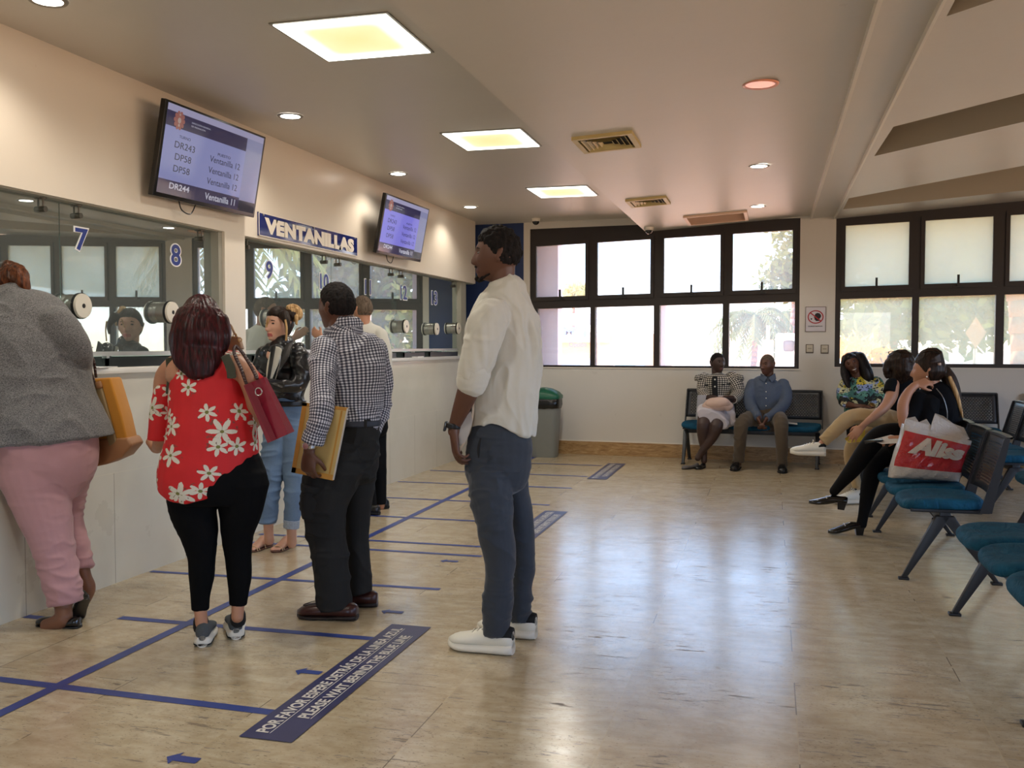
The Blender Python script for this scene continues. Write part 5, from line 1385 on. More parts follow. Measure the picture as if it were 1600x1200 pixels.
# ================================================================== 1 man in the white shirt
P = Person(gnd(765, 1020), 'tall young man in a loose white shirt and slate trousers waiting in profile', SK_dark, LP_dark, .005)
Yw = 3.98
tor = ptube([(793,450,25,Yw,.95),(790,464,35,Yw,.8),(787,484,47,Yw,.66),(787,510,54,Yw,.62),(790,560,54,Yw,.62),(787,610,52,Yw,.66),(786,650,51,Yw,.68),(785,680,49,Yw,.7)], flat1=True)
col = ptube([(788,440,22,Yw,.95),(789,452,25,Yw,.95)], flat0=True)
slv = ptube([(774,488,24,Yw-.08,1),(762,505,28,Yw-.13,1),(752,540,27,Yw-.15,1),(743,572,25,Yw-.16,1),(737,592,22,Yw-.16,1)], flat1=True)
slr = ptube([(806,488,24,Yw+.13,1),(806,520,26,Yw+.2,1),(800,560,24,Yw+.22,1),(780,600,21,Yw+.22,1)], flat1=True)
P.under(tor, slv, slr, k=.8)
P.head(778, 399, Yw, (-.985,-.17,0), sc=1.0, neck=ony(789,456,Yw))
fa = ptube([(742,580,17,Yw-.16,1),(731,612,17,Yw-.16,.95),(720,640,13.5,Yw-.14,.9),(711,664,10,Yw-.12,.85),(709,676,9.5,Yw-.12,.8)])
P.skin(fa)
wr = ony(709,674,Yw-.12); P.skin(hand3(wr, RT*.10-np.array([0,0,1.])-FW*.0, RT*.9+FW*.3, side=1, curls=[.30,.42,.5,.55], s=1.0, thumb=.5))
pel = ptube([(782,668,44,Yw,.72),(780,695,50,Yw,.74),(778,725,52,Yw,.74),(777,745,50,Yw,.7)])
lgl = ptube([(772,722,36,Yw-.02,.8),(767,762,35,Yw-.05,.95),(771,800,32,Yw-.08,1),(776,835,27,Yw-.08,1),(780,870,24,Yw-.07,1),(780,915,21.5,Yw-.06,1),(776,958,21,Yw-.05,1),(776,990,18.5,Yw-.05,1)], flat1=True)
lgr = ptube([(794,728,30,Yw+.05,.85),(806,775,22,Yw+.13,1.1),(815,825,19.5,Yw+.15,1.1),(817,880,17.5,Yw+.17,1.1),(815,930,16,Yw+.18,1.1),(813,966,17,Yw+.19,1.1)], flat1=True)
P.under(pel, lgl, lgr, k=.78)
P.skin(ptube([(780,975,9,Yw-.03,1),(786,1006,8,Yw-.02,1)]), ptube([(814,955,9,Yw+.19,1),(818,980,8,Yw+.19,1)]))
P.body(); P.face()
MSH = cloth('white cotton shirt', srgb(200, 197, 186), .8, .04, .3)
def hem(dy):   # curved shirt tail
    def f(co_): 
        return np.ones(len(co_), bool)
    return f
def shirttail(d, co_, N):
    # tail longer at front and back, cut up at the side
    c0 = ony(768, 672, Yw)
    w_ = (co_-c0)@RT
    z = co_[:, 2]; zb = z.min(); m = np.clip((zb+.16-z)/.16, 0, 1)
    lift = np.clip(.055*np.exp(-(w_/.10)**2), 0, 1)+.02*np.clip(-w_/.12-.3, 0, 1)
    co_ = co_.copy(); co_[:, 2] += lift*m; return d, co_
P.cloth('shirt', [tor, col, slv, slr], MSH, grow=.004, folds=[(.007, [[15,0,1.0],[0,15,1.0],[1,1,2]], True), (.004, (9,9,20), True), (.004, [[34,0,1.5],[0,34,1.5],[1,1,2]], False)], post=shirttail)
P.cloth('shirt_collar', [ptube([(790,453,26,Yw,.9),(786,437,22,Yw,.95)], flat0=True, flat1=True)], MSH, grow=.002, vox=.004)
cuff = [ptube([(742,579,24,Yw-.16,1),(737,599,22.5,Yw-.16,1)])]
P.cloth('rolled_cuff', cuff, MSH, folds=[(.005, (6,6,50), True)], grow=.006)
for dv in (.03,):
    seam = ptube([(789,500,1,Yw-.20),(774,560,1,Yw-.19),(768,620,1,Yw-.19),(768,668,1,Yw-.18)])
MTR = cloth('slate trousers', srgb(50, 56, 66), .8, .12, .3)
def elastic(d, co_, N): return d, co_
P.cloth('trousers', [pel, lgl, lgr], MTR, folds=[(.006, (5,5,9), True), (.004, (12,12,30), True)])
P.cloth('hem_cuff', [ptube([(776,972,19.5,Yw-.05,1),(776,993,18.5,Yw-.05,1)], flat0=True, flat1=True)], MTR, grow=.003, folds=[(.003,(30,30,70),True)])
P.cloth('hem_cuff', [ptube([(813,955,17,Yw+.19,1),(813,970,17,Yw+.19,1)], flat0=True, flat1=True)], MTR, grow=.003, folds=[(.003,(30,30,70),True)])
pk = ptube([(751,685,1.6,Yw-.155,.6),(748,700,2.6,Yw-.165,.5),(748,715,1.2,Yw-.165,.5)]); V, F_ = pk.geo(); mk('pocket_opening', V, F_, BSUE, P.r, True)
P.hair(HR_black, .007, top=3.2, vox=.004, bumpy=(.0055, 66), nape=-.05)
# beard on the chin and jaw
tb = [wtube([P.L(0,.082,-.108), P.L(-.03,.066,-.100), P.L(-.052,.03,-.082)], [.010,.008,.005], ref=P.up, ratio=.7), wtube([P.L(0,.082,-.108), P.L(.03,.066,-.100), P.L(.052,.03,-.082)], [.010,.008,.005], ref=P.up, ratio=.7), wtube([P.L(-.02,.092,-.051), P.L(0,.099,-.048), P.L(.02,.092,-.051)], .0032, ref=P.up), wtube([P.L(0,.086,-.085), P.L(0,.09,-.10)], [.006,.012], ref=P.rt)]
P.cloth('beard', tb, HR_black, vox=.003, smooth=1, folds=[(.0015, (120,120,120), False)])
h1, t1 = hx(802,Yw-.05), hx(701,Yw-.03); shoe(P, h1, yaw_of(h1, t1), np.linalg.norm(t1-h1)*1.0, 'sneaker', [WHT, WSOLE, BSUE, WSOLE], wscale=1.12)
h2 = hx(838,Yw+.19); shoe(P, h2, yaw_of(h1, t1), .28, 'sneaker', [WHT, WSOLE, BSUE, WSOLE], wscale=1.12)
# wrist watch is a thing he wears: part of clothing
w_ = ptube([(709,661,12.5,Yw-.12,.9),(708,669,12,Yw-.12,.9)], flat0=True, flat1=True); V, F_ = w_.geo(); mk('watch_strap', V, F_, BLKL, P.r, True)
c = ony(696,666,Yw-.12); MB().obox(c, FW*.018, np.array([0,0,.021])+RT*.004, RT*.006).build('watch_case', BLKP, P.r, bevel=.004)
# folded papers under the arm
r = empty('paper_bundle', ony(728,690,Yw-.1), 'folded beige papers held at the hip by the man in the white shirt', 'papers')
def sheet(name, path, depth, thick, mat, parent, Y):
    pts = crv([ony(x, y, Y) for x, y in path], 6); m = MB(); n = len(pts)
    T = np.gradient(pts, axis=0); nn = np.cross(T, FW); nn /= np.linalg.norm(nn, axis=1)[:, None]
    v = []
    for i in range(n):
        for a, b in ((-1,-1),(1,-1),(1,1),(-1,1)): v.append(pts[i]+nn[i]*a*thick/2+FW*[1,1,0]*b*depth/2)
    f = [(i*4+k, i*4+(k+1) % 4, (i+1)*4+(k+1) % 4, (i+1)*4+k) for i in range(n-1) for k in range(4)]+[(0,1,2,3), tuple(range(4*n-4, 4*n))[::-1]]
    return m.add(v, f).build(name, mat, parent)
MFOLD = M('beige folder card', srgb(196, 178, 156), .6, 0, .04); MPP = M('off white paper', srgb(200, 196, 190), .7, 0, .03)
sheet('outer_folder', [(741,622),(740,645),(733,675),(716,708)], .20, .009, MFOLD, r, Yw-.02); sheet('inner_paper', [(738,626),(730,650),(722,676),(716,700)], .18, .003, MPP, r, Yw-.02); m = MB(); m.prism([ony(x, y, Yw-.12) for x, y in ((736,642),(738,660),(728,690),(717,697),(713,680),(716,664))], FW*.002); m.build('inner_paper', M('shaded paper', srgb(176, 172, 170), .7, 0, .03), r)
sheet('inner_paper', [(737,640),(727,655),(715,680),(714,702)], .17, .002, MPP, r, Yw-.02)

# ================================================================== 2 woman in the red flowered blouse
P = Person(gnd(343, 1008), 'woman with dark red hair in a red flowered blouse seen from behind', SK_tan, None, .005)
Yr = 3.76
tor = ptube([(318,545,26,Yr,.8),(320,560,50,Yr,.6),(326,585,60,Yr,.62),(328,620,63,Yr,.66),(331,660,67,Yr,.7),(330,700,71,Yr,.74),(327,730,75,Yr,.78),(324,758,76,Yr,.80),(322,778,72,Yr,.80)], flat1=True)
def redhem(d, co_, N):
    w_ = (co_-ony(318, 750, Yr))@RT; z = co_[:, 2]; m = np.clip((1.05-z)/.3, 0, 1)
    co_ = co_.copy(); co_[:, 2] += m*np.clip(.35*np.clip(w_+.02, 0, 1)+.25*np.clip(-w_-.10, 0, 1), 0, .12); return d, co_
ssl = ptube([(256,612,13,Yr-.02,1),(251,640,14,Yr-.02,1),(250,668,15,Yr-.02,1),(249,688,16,Yr-.02,.9)], flat1=True)
ssr = ptube([(388,585,12,Yr+.02,1),(402,610,14,Yr+.04,1),(404,640,13,Yr+.1,1)], flat1=True)
arl = ptube([(275,572,18,Yr,1),(258,590,16,Yr,1),(252,625,12.5,Yr,1),(250,670,11,Yr+.02,1),(246,700,9,Yr+.2,1),(236,690,8,Yr+.42,1)])
arr = ptube([(370,572,20,Yr,1),(388,590,17,Yr,1),(398,630,13,Yr+.04,1),(396,660,11,Yr+.12,1),(385,662,9,Yr+.35,1)])
P.skin(arl, arr); P.under(tor, k=.86)
P.skin(ptube([(316,545,22,Yr,.8),(318,562,55,Yr,.5),(322,580,62,Yr,.5)]))
P.head(314, 506, Yr, (-.62,.78,0), sc=.97, female=True, neck=ony(318,560,Yr))
hl = hand3(ony(236,690,Yr+.42), (-.4,.9,.0), (0,0,-1), 1, .4, .9); P.skin(hl)
P.skin(hand3(ony(385,662,Yr+.35), (-.7,.7,.1), (0,0,-1), -1, .5, .9))
pel = ptube([(336,712,66,Yr,.66),(338,742,76,Yr,.68),(339,765,76,Yr,.66),(339,785,66,Yr,.62)], flat1=True)
ll = ptube([(302,760,42,Yr-.03,1),(302,795,37,Yr-.03,.95),(311,835,29,Yr-.03,.95),(315,870,21.5,Yr-.03,1),(315,900,19.5,Yr-.03,1),(313,930,15,Yr-.03,1),(313,953,13.5,Yr-.03,1)], flat1=True)
rl = ptube([(378,755,42,Yr+.04,1),(376,795,34,Yr+.04,.95),(371,835,25,Yr+.05,1),(372,868,20.5,Yr+.06,1),(374,900,19,Yr+.06,1),(373,925,15.5,Yr+.06,1),(372,945,13.5,Yr+.06,1)], flat1=True)
P.under(pel, ll, rl, k=.85); P.skin(ptube([(313,948,10,Yr-.03,1),(315,975,9.5,Yr-.06,1)]), ptube([(372,940,10,Yr+.06,1),(371,965,9.5,Yr+.03,1)]))
P.body()
MRED = floral('red blouse with white lilies')
P.cloth('blouse', [tor], MRED, folds=[(.009, [[6,0,.6],[0,6,.6],[1,1,1.5]], True)], post=redhem)
P.cloth('blouse_sleeve', [ssl], MRED, folds=[(.004, (14,14,5), True)], grow=.006); P.cloth('blouse_sleeve', [ssr], MRED, folds=[(.004, (14,14,5), True)], grow=.006)
MVEST = cloth('olive inner strap', srgb(62, 62, 48), .8)
for a in ([(266,560),(268,590),(266,615)], [(352,556),(360,575),(362,590)]):
    t = ptube([(x, y, 7, Yr-.085, .25) for x, y in a]); V, F_ = t.geo(); mk('inner_strap', V, F_, MVEST, P.r, True)
P.cloth('leggings', [pel, ll, rl], cloth('black leggings', srgb(9, 9, 11), .85, .2, .1), folds=[(.002, (10,10,25), True)])
hb = ptube([(313,500,40,Yr-.03,.8),(312,525,44,Yr-.05,.75),(310,548,42,Yr-.07,.6),(311,568,34,Yr-.10,.45),(314,586,20,Yr-.11,.4)])
hs = ptube([(345,500,12,Yr-.01,1.2),(351,525,11,Yr-.02,1.2),(350,545,7,Yr-.03,1)]); hs2 = ptube([(282,500,12,Yr,1.2),(277,530,12,Yr-.01,1.2),(279,552,9,Yr-.02,1),(290,578,5,Yr-.06,1)])
P.hair(HR_red, .016, tubes=[hb, hs, hs2], vox=.005, bumpy=None, streak=(.0035, 9, 6), nape=-.1)
for (h, t, dx) in (((316,1012),(308,985),0), ((369,1000),(366,975),0)):
    a = gnd(*h); fr = math.atan2(.80, -.60+.2); shoe(P, a, fr+(.12 if h[0] == 369 else .0), .245, 'chunky', [GKNIT, WSOLE, BSUE, WSOLE], wscale=1.1)
for (x, y) in ((314,978),(372,968)):
    t = ptube([(x, y-8, 11.5, Yr-.04+(.09 if x > 350 else 0), 1), (x, y+2, 12, Yr-.04+(.09 if x > 350 else 0), 1)]); V, F_ = t.geo(); mk('shoe_collar', V, F_, BSUE, P.r, True)
# her crimson handbag
def tote(name, corners, Y, depth, mat, label, cat, dy1=0, parent=None, bulge=.012, rootpt=None):
    r = empty(name, ony(*corners[2], Y), label, cat)
    A = [ony(x, y, Y) for x, y in corners]; n = 8; V = []; F_ = []
    c = sum(A)/4
    dv = nrm(FW*[1, 1, 0])*depth
    for side in (-1, 1):
        for j in range(n+1):
            for i in range(n+1):
                u, v = i/n, j/n; p = (A[0]*(1-u)+A[1]*u)*(1-v)+(A[3]*(1-u)+A[2]*u)*v
                k = 4*u*(1-u)*min(1, 4*v*(1-v)+.3); edge = (.35+.65*v)
                V.append(p+dv*.5*side*edge+dv/depth*side*bulge*k)
    m = (n+1)**2
    for j in range(n):
        for i in range(n):
            a = j*(n+1)+i; F_.append((a, a+1, a+n+2, a+n+1)); F_.append((m+a, m+a+n+1, m+a+n+2, m+a+1))
    bd = [i for i in range(n+1)]+[(j+1)*(n+1)-1+0 for j in range(1, n+1)]+[n*(n+1)+i for i in range(n-1, -1, -1)]+[j*(n+1) for j in range(n-1, 0, -1)]
    for k in range(len(bd)): a, b = bd[k], bd[(k+1) % len(bd)]; F_.append((a, m+a, m+b, b))
    o = mk('bag_body', V, F_, mat, r, True); o.data.set_sharp_from_angle(angle=math.radians(40)); return r, A, dv
MCRM = M('crimson textured leather', srgb(128, 14, 40), .38, 0, .06, 12, .3, 500); MSTRP = M('dark brown leather strap', srgb(60, 38, 36), .4, 0, .1)
Yb = Yr+.10
r, A, dv = tote('handbag', [(383,602),(414,589),(455,676),(424,690)], Yb-.12, .13, MCRM, 'structured crimson handbag hanging from the arm of the woman in red', 'handbag', bulge=.004)
MB().prism([ony(383,602,Yb-.19), ony(392,598,Yb-.19), ony(432,686,Yb-.19), ony(424,690,Yb-.19)], FW*.006).build('side_gusset', M('crimson side', srgb(112, 10, 34), .4, 0, .05), r)
for off in (0, .05):
    pts = crv([ony(385,600,Yb-.17+off), ony(376,575,Yb-.17+off), ony(366,552,Yb-.15+off), ony(368,541,Yb-.13+off), ony(378,550,Yb-.13+off), ony(392,572,Yb-.15+off), ony(402,592,Yb-.17+off)]); MB().tube(pts, .0075, 8).build('strap', MSTRP, r, smooth=True)
m = MB(); c = ony(404,612,Yb-.20); m.tube([c+RT*.014*math.cos(a)+np.array([0,0,.016*math.sin(a)]) for a in np.linspace(0, 6.28, 18)], .003, 6); m.build('ring_fitting', SILV, r)
# small tan shoulder bag strap and top behind the red hair
r = empty('shoulder_bag', ony(366,538,Yr+.05), 'small brown shoulder bag with metal rings on the shoulder of the woman in red', 'bag')
MTAN = M('light brown leather', srgb(150, 116, 84), .45, 0, .08)
m = MB(); m.prism([ony(352,524,Yr+.12), ony(372,526,Yr+.12), ony(378,545,Yr+.12), ony(354,550,Yr+.12)], FW*.05); m.build('bag_body', MTAN, r, bevel=.006)
MB().tube(crv([ony(352,505,Yr+.1), ony(360,508,Yr+.1), ony(366,520,Yr+.1), ony(371,528,Yr+.1)]), .005, 8).build('strap', MTAN, r, smooth=True)
for x, y in ((367,524),(375,531)): MB().tube([ony(x, y, Yr+.08)+RT*.008*math.cos(a)+np.array([0,0,.009*math.sin(a)]) for a in np.linspace(0, 6.28, 14)], .002, 6).build('metal_ring', BRASS, r)

# ================================================================== 3 woman leaning on the counter in the grey blazer
P = Person(gnd(85, 985), 'person in a grey blazer and pink trousers leaning on the counter at the left edge', SK_brown, None, .006)
Yg = 3.86
tor = ptube([(20,462,30,Yg,.8),(28,482,62,Yg,.6),(36,510,76,Yg,.6),(42,545,86,Yg,.6),(47,590,88,Yg,.62),(52,635,96,Yg,.66),(58,672,106,Yg,.7),(60,690,112,Yg,.72)], flat1=True)
rar = ptube([(85,505,30,Yg+.02,.9),(112,530,24,Yg+.05,.9),(126,558,18,Yg+.1,1),(118,582,17,Yg+.2,1),(92,590,15,Yg+.34,1),(70,585,13,Yg+.48,1)], flat1=True)
lar = ptube([(-30,505,30,Yg-.02,.9),(-62,545,24,Yg-.05,1),(-70,590,19,Yg-.06,1),(-80,600,15,Yg+.06,1),(-85,592,13,Yg+.18,1)], flat1=True)
P.under(tor, rar, lar, k=.85)
P.head(6, 450, Yg+.06, (-.72,.60,-.35), up=(-.2,.2,1), sc=.98, female=True, neck=ony(18,478,Yg))
P.skin(hand3(ony(70,585,Yg+.48), (-.8,.5,-.05), (0,0,-1), 1, .3, .9)); P.skin(hand3(ony(-85,592,Yg+.18), (-.5,.8,0), (0,0,-1), -1, .3, .9))
pel = ptube([(66,668,74,Yg-.02,.66),(72,695,76,Yg-.02,.70),(74,722,72,Yg-.02,.72),(70,745,64,Yg-.02,.7)])
ll = ptube([(54,735,54,Yg-.06,.85),(62,775,45,Yg-.06,.9),(73,815,38,Yg-.06,.9),(82,850,32,Yg-.06,.95),(90,885,29,Yg-.06,.95),(98,915,28,Yg-.06,1),(103,942,26,Yg-.06,1)], flat1=True)
rl = ptube([(112,720,33,Yg+.10,1),(106,765,28,Yg+.12,1),(104,800,24,Yg+.13,1),(112,835,20,Yg+.13,1),(122,862,18,Yg+.12,1),(129,888,16,Yg+.11,1)], flat1=True)
P.under(pel, ll, rl, k=.85)
P.skin(ptube([(101,925,16,Yg-.06,1),(99,950,13,Yg-.08,1),(98,968,13,Yg-.1,1),(70,980,12,Yg-.12,.6)]), ptube([(127,880,11,Yg+.11,1),(133,902,10,Yg+.11,1),(138,920,11,Yg+.11,1),(128,945,9,Yg+.10,1)]))
P.body()
MTW = tweed('grey tweed', srgb(48, 48, 50), srgb(134, 132, 130))
def flare(d, co_, N): return d, co_
P.cloth('blazer', [tor, rar, lar], MTW, folds=[(.010, [[4,0,.5],[0,4,.5],[.8,.8,1.2]], True), (.006, (6,6,9), True)], vox=.006)
P.cloth('trousers', [pel, ll, rl], cloth('dusty pink trousers', srgb(186, 142, 144), .8, .05, .25), folds=[(.007, (4,4,13), True), (.004, (9,9,22), True)], vox=.006)
hb = [ptube([(10,440,22,Yg+.04,1),(24,428,18,Yg+.02,1),(34,438,13,Yg,1),(42,450,6,Yg,1),(47,458,2.5,Yg,1)]), ptube([(20,425,14,Yg+.02,1),(8,418,12,Yg+.04,1),(-6,424,14,Yg+.05,1)]), ptube([(12,468,16,Yg,1),(14,482,9,Yg,1)])]
for k in range(7): hb.append(ptube([(30+k, 432+k*2, 4, Yg, 1), (40+k*.8, 442+k*1.6, 2, Yg, 1), (46+k*.4, 452+k*1.4, .9, Yg, 1)]))
P.hair(HR_aub, .014, tubes=hb, vox=.004, bumpy=(.002, 50), streak=(.003, 10, 8), nape=-.09)
h, t = gnd(118,984), gnd(40,978); shoe(P, h+np.array([0,.03,0]), yaw_of(h, t), .235, 'flat', [BLKP, BLKL], wscale=1.05)
h2 = ony(150,925,Yg+.11); t2 = gnd(118,966)
yw2 = math.atan2(.54, -.84); shoe(P, [t2[0]-.145*math.cos(yw2), t2[1]-.145*math.sin(yw2), 0.0], yw2, .225, 'flat', [BLKP, BLKL], tilt=.75, wscale=1.05)
# her mustard tote
r = empty('tote_bag', ony(175,700,Yg+.28), 'mustard and tan tote bag hanging beside the grey blazer', 'bag')
MMUS = cloth('mustard suede', srgb(190, 128, 42), .85, .12, .3); MTN2 = M('tan leather panel', srgb(158, 112, 74), .5, 0, .06); MOLV = M('olive leather strap', srgb(138, 116, 78), .5)
Yt = Yg+.22
def bagpiece(nm, poly, mat, Y0, th, grow=0): 
    m = MB(); m.prism([ony(x, y, Y0) for x, y in poly], nrm(FW*[1,1,0])*th); return m.build(nm, mat, r, bevel=.012)
bagpiece('bag_body', [(140,592),(172,590),(190,650),(199,690),(160,700),(128,706)], MMUS, Yt, .14)
bagpiece('bottom_panel', [(126,690),(160,686),(199,684),(206,696),(190,715),(165,726),(136,732),(118,722)], MTN2, Yt-.012, .165)
bagpiece('strap_panel', [(146,608),(158,602),(182,690),(170,700)], MOLV, Yt-.016, .02)
bagpiece('patch', [(146,598),(156,594),(160,606),(150,610)], MTN2, Yt-.022, .02)
MB().tube(crv([ony(150,604,Yt), ony(142,580,Yt), ony(140,560,Yt+.02), ony(146,562,Yt+.04), ony(150,590,Yt+.05)]), .007, 8).build('strap', MSTRP, r, smooth=True)

# ================================================================== 4 man in the checked shirt
P = Person(gnd(525, 965), 'man in a small checked shirt and dark cargo trousers holding a big envelope', SK_dark, LP_dark, .005)
Yc = 4.33
tor = ptube([(547,508,18,Yc,.9),(543,520,33,Yc,.7),(545,540,48,Yc,.6),(550,570,52,Yc,.6),(553,605,48,Yc,.62),(554,635,42,Yc,.66),(556,655,36,Yc,.72),(556,668,34,Yc,.75)])
col = ptube([(545,499,19,Yc,.95),(546,508,21,Yc,.95)], flat0=True)
al = ptube([(507,545,19,Yc-.10,1),(503,575,20,Yc-.15,1),(503,605,20,Yc-.20,1),(504,632,19,Yc-.25,1),(499,662,17,Yc-.28,1),(489,688,16.5,Yc-.285,1)], flat1=True)
ar = ptube([(585,545,18,Yc+.08,1),(594,575,16,Yc+.1,1),(598,610,14,Yc+.12,1),(597,638,13,Yc+.12,1),(590,660,11,Yc+.08,1),(586,676,9,Yc+.05,1)], flat1=True)
P.under(tor, al, ar, k=.83)
P.head(526, 480, Yc, (-.86,.32,0), sc=1.0, neck=ony(543,507,Yc))
wr = ony(483,703,Yc-.28); P.skin(ptube([(490,678,10,Yc-.285,1),(485,695,9.5,Yc-.28,.9),(483,705,9.5,Yc-.28,.8)]))
P.skin(hand3(wr, -np.array([0,0,1.])-RT*.06, RT*.35+FW*.9, side=-1, curls=[.62,.66,.7,.75], s=1.02, thumb=.9)); 
P.skin(hand3(ony(586,676,Yc+.05), (-.3,0,-1), (-1,0,0), 1, .5, .95))
pel = ptube([(556,658,32,Yc,.78),(554,680,36,Yc,.8),(552,705,39,Yc,.8),(552,730,38,Yc,.78)])
ll = ptube([(535,720,38,Yc-.06,.95),(516,755,39,Yc-.08,.9),(508,790,33,Yc-.09,.95),(509,825,29,Yc-.09,1),(515,860,27,Yc-.09,1),(519,900,24.5,Yc-.09,1),(521,932,25,Yc-.09,1),(523,950,23,Yc-.09,1)], flat1=True)
rl = ptube([(562,722,26,Yc+.08,1),(560,765,22,Yc+.10,1.1),(558,810,18.5,Yc+.12,1.1),(559,860,17.5,Yc+.13,1.1),(561,900,17.5,Yc+.13,1.1),(563,925,18,Yc+.13,1.1)], flat1=True)
P.under(pel, ll, rl, k=.82); P.skin(ptube([(522,945,12,Yc-.09,1),(524,962,12,Yc-.09,1)]))
P.body(); P.face()
MG1 = gingham('navy checked shirt cloth', srgb(34, 36, 58), srgb(214, 214, 222), .0135)
P.cloth('shirt', [tor, col, al, ar], MG1, folds=[(.007, (4,4,10), True), (.005, (9,9,6), True)])
P.cloth('shirt_cuff', [ptube([(493,676,17,Yc-.285,1),(488,692,17,Yc-.285,1)], flat0=True, flat1=True)], MG1, grow=.004)
MCG = cloth('charcoal cargo cloth', srgb(44, 44, 44), .8, .12, .3)
P.cloth('cargo_trousers', [pel, ll, rl], MCG, grow=.005, folds=[(.008, (4,4,7), True), (.005, (10,10,22), True)])
b_ = ptube([(556,656,34.5,Yc,.76),(556,665,34.5,Yc,.78)], flat0=True, flat1=True); V, F_ = b_.geo(grow=.014); mk('belt', V, F_, M('dark woven belt', srgb(40, 46, 60), .6, 0, .2, 90), P.r, True)
m = MB(); m.obox(ony(571,662,Yc-.135), RT*.007, (0,0,.019), FW*.004); m.build('belt_loop', MCG, P.r)
cp = ptube([(503,762,30,Yc-.12,.75),(500,785,30,Yc-.12,.8),(500,808,28,Yc-.12,.8)], flat0=True, flat1=True, p=4)
P.cloth('cargo_pocket', [cp], MCG, grow=.0); cf = ptube([(504,757,32,Yc-.12,.78),(503,768,31,Yc-.12,.78)], flat0=True, flat1=True, p=4); P.cloth('pocket_flap', [cf], MCG, grow=.005)
P.hair(HR_black, .006, top=2.4, vox=.004, bumpy=(.0025, 100), nape=-.05)
h, t = gnd(554,971), gnd(461,966); yw = yaw_of(h, t); shoe(P, h+np.array([0,.03,0]), yw, np.linalg.norm(t-h), 'loafer', [BRNL, BRNS], wscale=1.25)
h2 = gnd(586,950); shoe(P, h2+np.array([0,.03,0]), yw+.1, .27, 'loafer', [BRNL, BRNS], wscale=1.2)
w_ = ptube([(484,693,11,Yc-.28,.9),(483,700,11,Yc-.28,.9)], flat0=True, flat1=True); V, F_ = w_.geo(); mk('watch_strap', V, F_, SILV, P.r, True)
c = ony(479,697,Yc-.33); MB().cyl(c, c-FW*.008-RT*.003, .015, n=20).build('watch_case', SILV, P.r)
# manila envelope
r = empty('envelope', ony(497,740,Yc-.1), 'large yellow manila envelope held by the man in the checked shirt', 'envelope')
MENV = M('manila paper', srgb(196, 168, 104), .6, 0, .06, 4); MENV2 = M('ochre envelope edge', srgb(190, 138, 60), .6, 0, .06)
Ye = Yc-.225
env = [ony(473,629,Ye), ony(544,637,Ye), ony(521,751,Ye), ony(455,738,Ye)]
MB().prism(env, nrm(FW*[1,1,0])*.012).build('envelope_body', MENV, r, bevel=.003)
def lerpq(u, v, off=-.0015): return (env[0]*(1-u)+env[1]*u)*(1-v)+(env[3]*(1-u)+env[2]*u)*v + FW*off
for q in ((0, .10, 0, 1), (.0, 1, .0, .045), (0, 1, .925, 1), (.86, .90, .05, .92)):
    m = MB(); m.add([lerpq(q[0], q[2]), lerpq(q[0], q[3]), lerpq(q[1], q[3]), lerpq(q[1], q[2])], [(0,1,2,3)]); m.build('border_strip', MENV2, r)
m = MB(); m.prism([lerpq(.975, .01, -.002), lerpq(1.005, .01, -.002), lerpq(1.005, .99, -.002), lerpq(.975, .99, -.002)], FW*.016); m.build('paper_edge', MPP, r)

# ================================================================== 5 woman in the leather jacket
P = Person(gnd(430, 862), 'woman in a black leather jacket and blue jeans with a blonde-tipped bun at the counter', SK_light, LP_rose, .005)
Yl = 5.55
tor = ptube([(442,535,16,Yl,.9),(441,548,34,Yl,.62),(443,568,36,Yl,.62),(446,595,32,Yl,.66),(449,618,27,Yl,.7),(450,636,25,Yl,.75)])
al = ptube([(465,550,14,Yl-.04,1),(471,572,15,Yl-.06,1),(470,592,14,Yl-.08,1),(458,602,12,Yl-.14,1),(440,604,10.5,Yl-.2,1),(424,600,8.5,Yl-.2,1)])
ar = ptube([(412,552,12,Yl-.02,1),(407,572,12,Yl-.04,1),(407,592,11,Yl-.08,1),(420,606,10,Yl-.14,1),(440,612,9,Yl-.16,1)])
P.under(tor, al, ar, k=.84)
P.head(436, 508, Yl, (-.36,-.93,0), sc=.96, female=True, neck=ony(440,543,Yl))
P.skin(ptube([(432,545,14,Yl-.05,.5),(424,560,9,Yl-.1,.5)]))
P.skin(hand3(ony(424,600,Yl-.2), (-.9,.1,.2), (0,0,-1), 1, .4, .85))
pel = ptube([(449,630,25,Yl,.75),(448,648,28,Yl,.78),(447,668,29,Yl,.78)])
ll = ptube([(436,668,20,Yl-.02,1),(429,705,20,Yl-.03,1),(424,745,17,Yl-.04,1),(420,785,14,Yl-.04,1),(418,818,13.5,Yl-.04,1)], flat1=True)
rl = ptube([(458,668,19,Yl,1),(460,705,20,Yl,1),(461,745,17,Yl,1),(459,785,14.5,Yl-.02,1),(455,822,11,Yl-.03,1)], flat1=True)
P.under(pel, ll, rl, k=.85)
P.skin(ptube([(419,812,8,Yl-.04,1),(420,835,7.5,Yl-.02,1),(421,845,7.5,Yl,1)]), ptube([(455,815,8,Yl-.03,1),(456,838,7.5,Yl,1),(456,850,7.5,Yl+.02,1)]))
h1, t1 = gnd(424,853), gnd(393,862); h2, t2 = gnd(459,853), gnd(424,865)
P.skin(barefoot(h1, yaw_of(h1, t1), .225), barefoot(h2, yaw_of(h2, t2), .225))
P.body(); P.face(browmat=M('brown brow', srgb(52, 34, 24), .9))
MLEA = M('black leather jacket', srgb(16, 17, 20), .28, 0, .2, 20, .35, 90, spec=.6)
P.cloth('leather_jacket', [tor, al, ar], MLEA, folds=[(.006, (7,7,14), True), (.003, (18,18,26), True)])
lap_ = MB(); lap_.prism([ony(424,541,Yl-.14), ony(431,538,Yl-.14), ony(421,596,Yl-.2), ony(417,590,Yl-.2)], FW*.012); lap_.build('lapel', MLEA, P.r, bevel=.003)
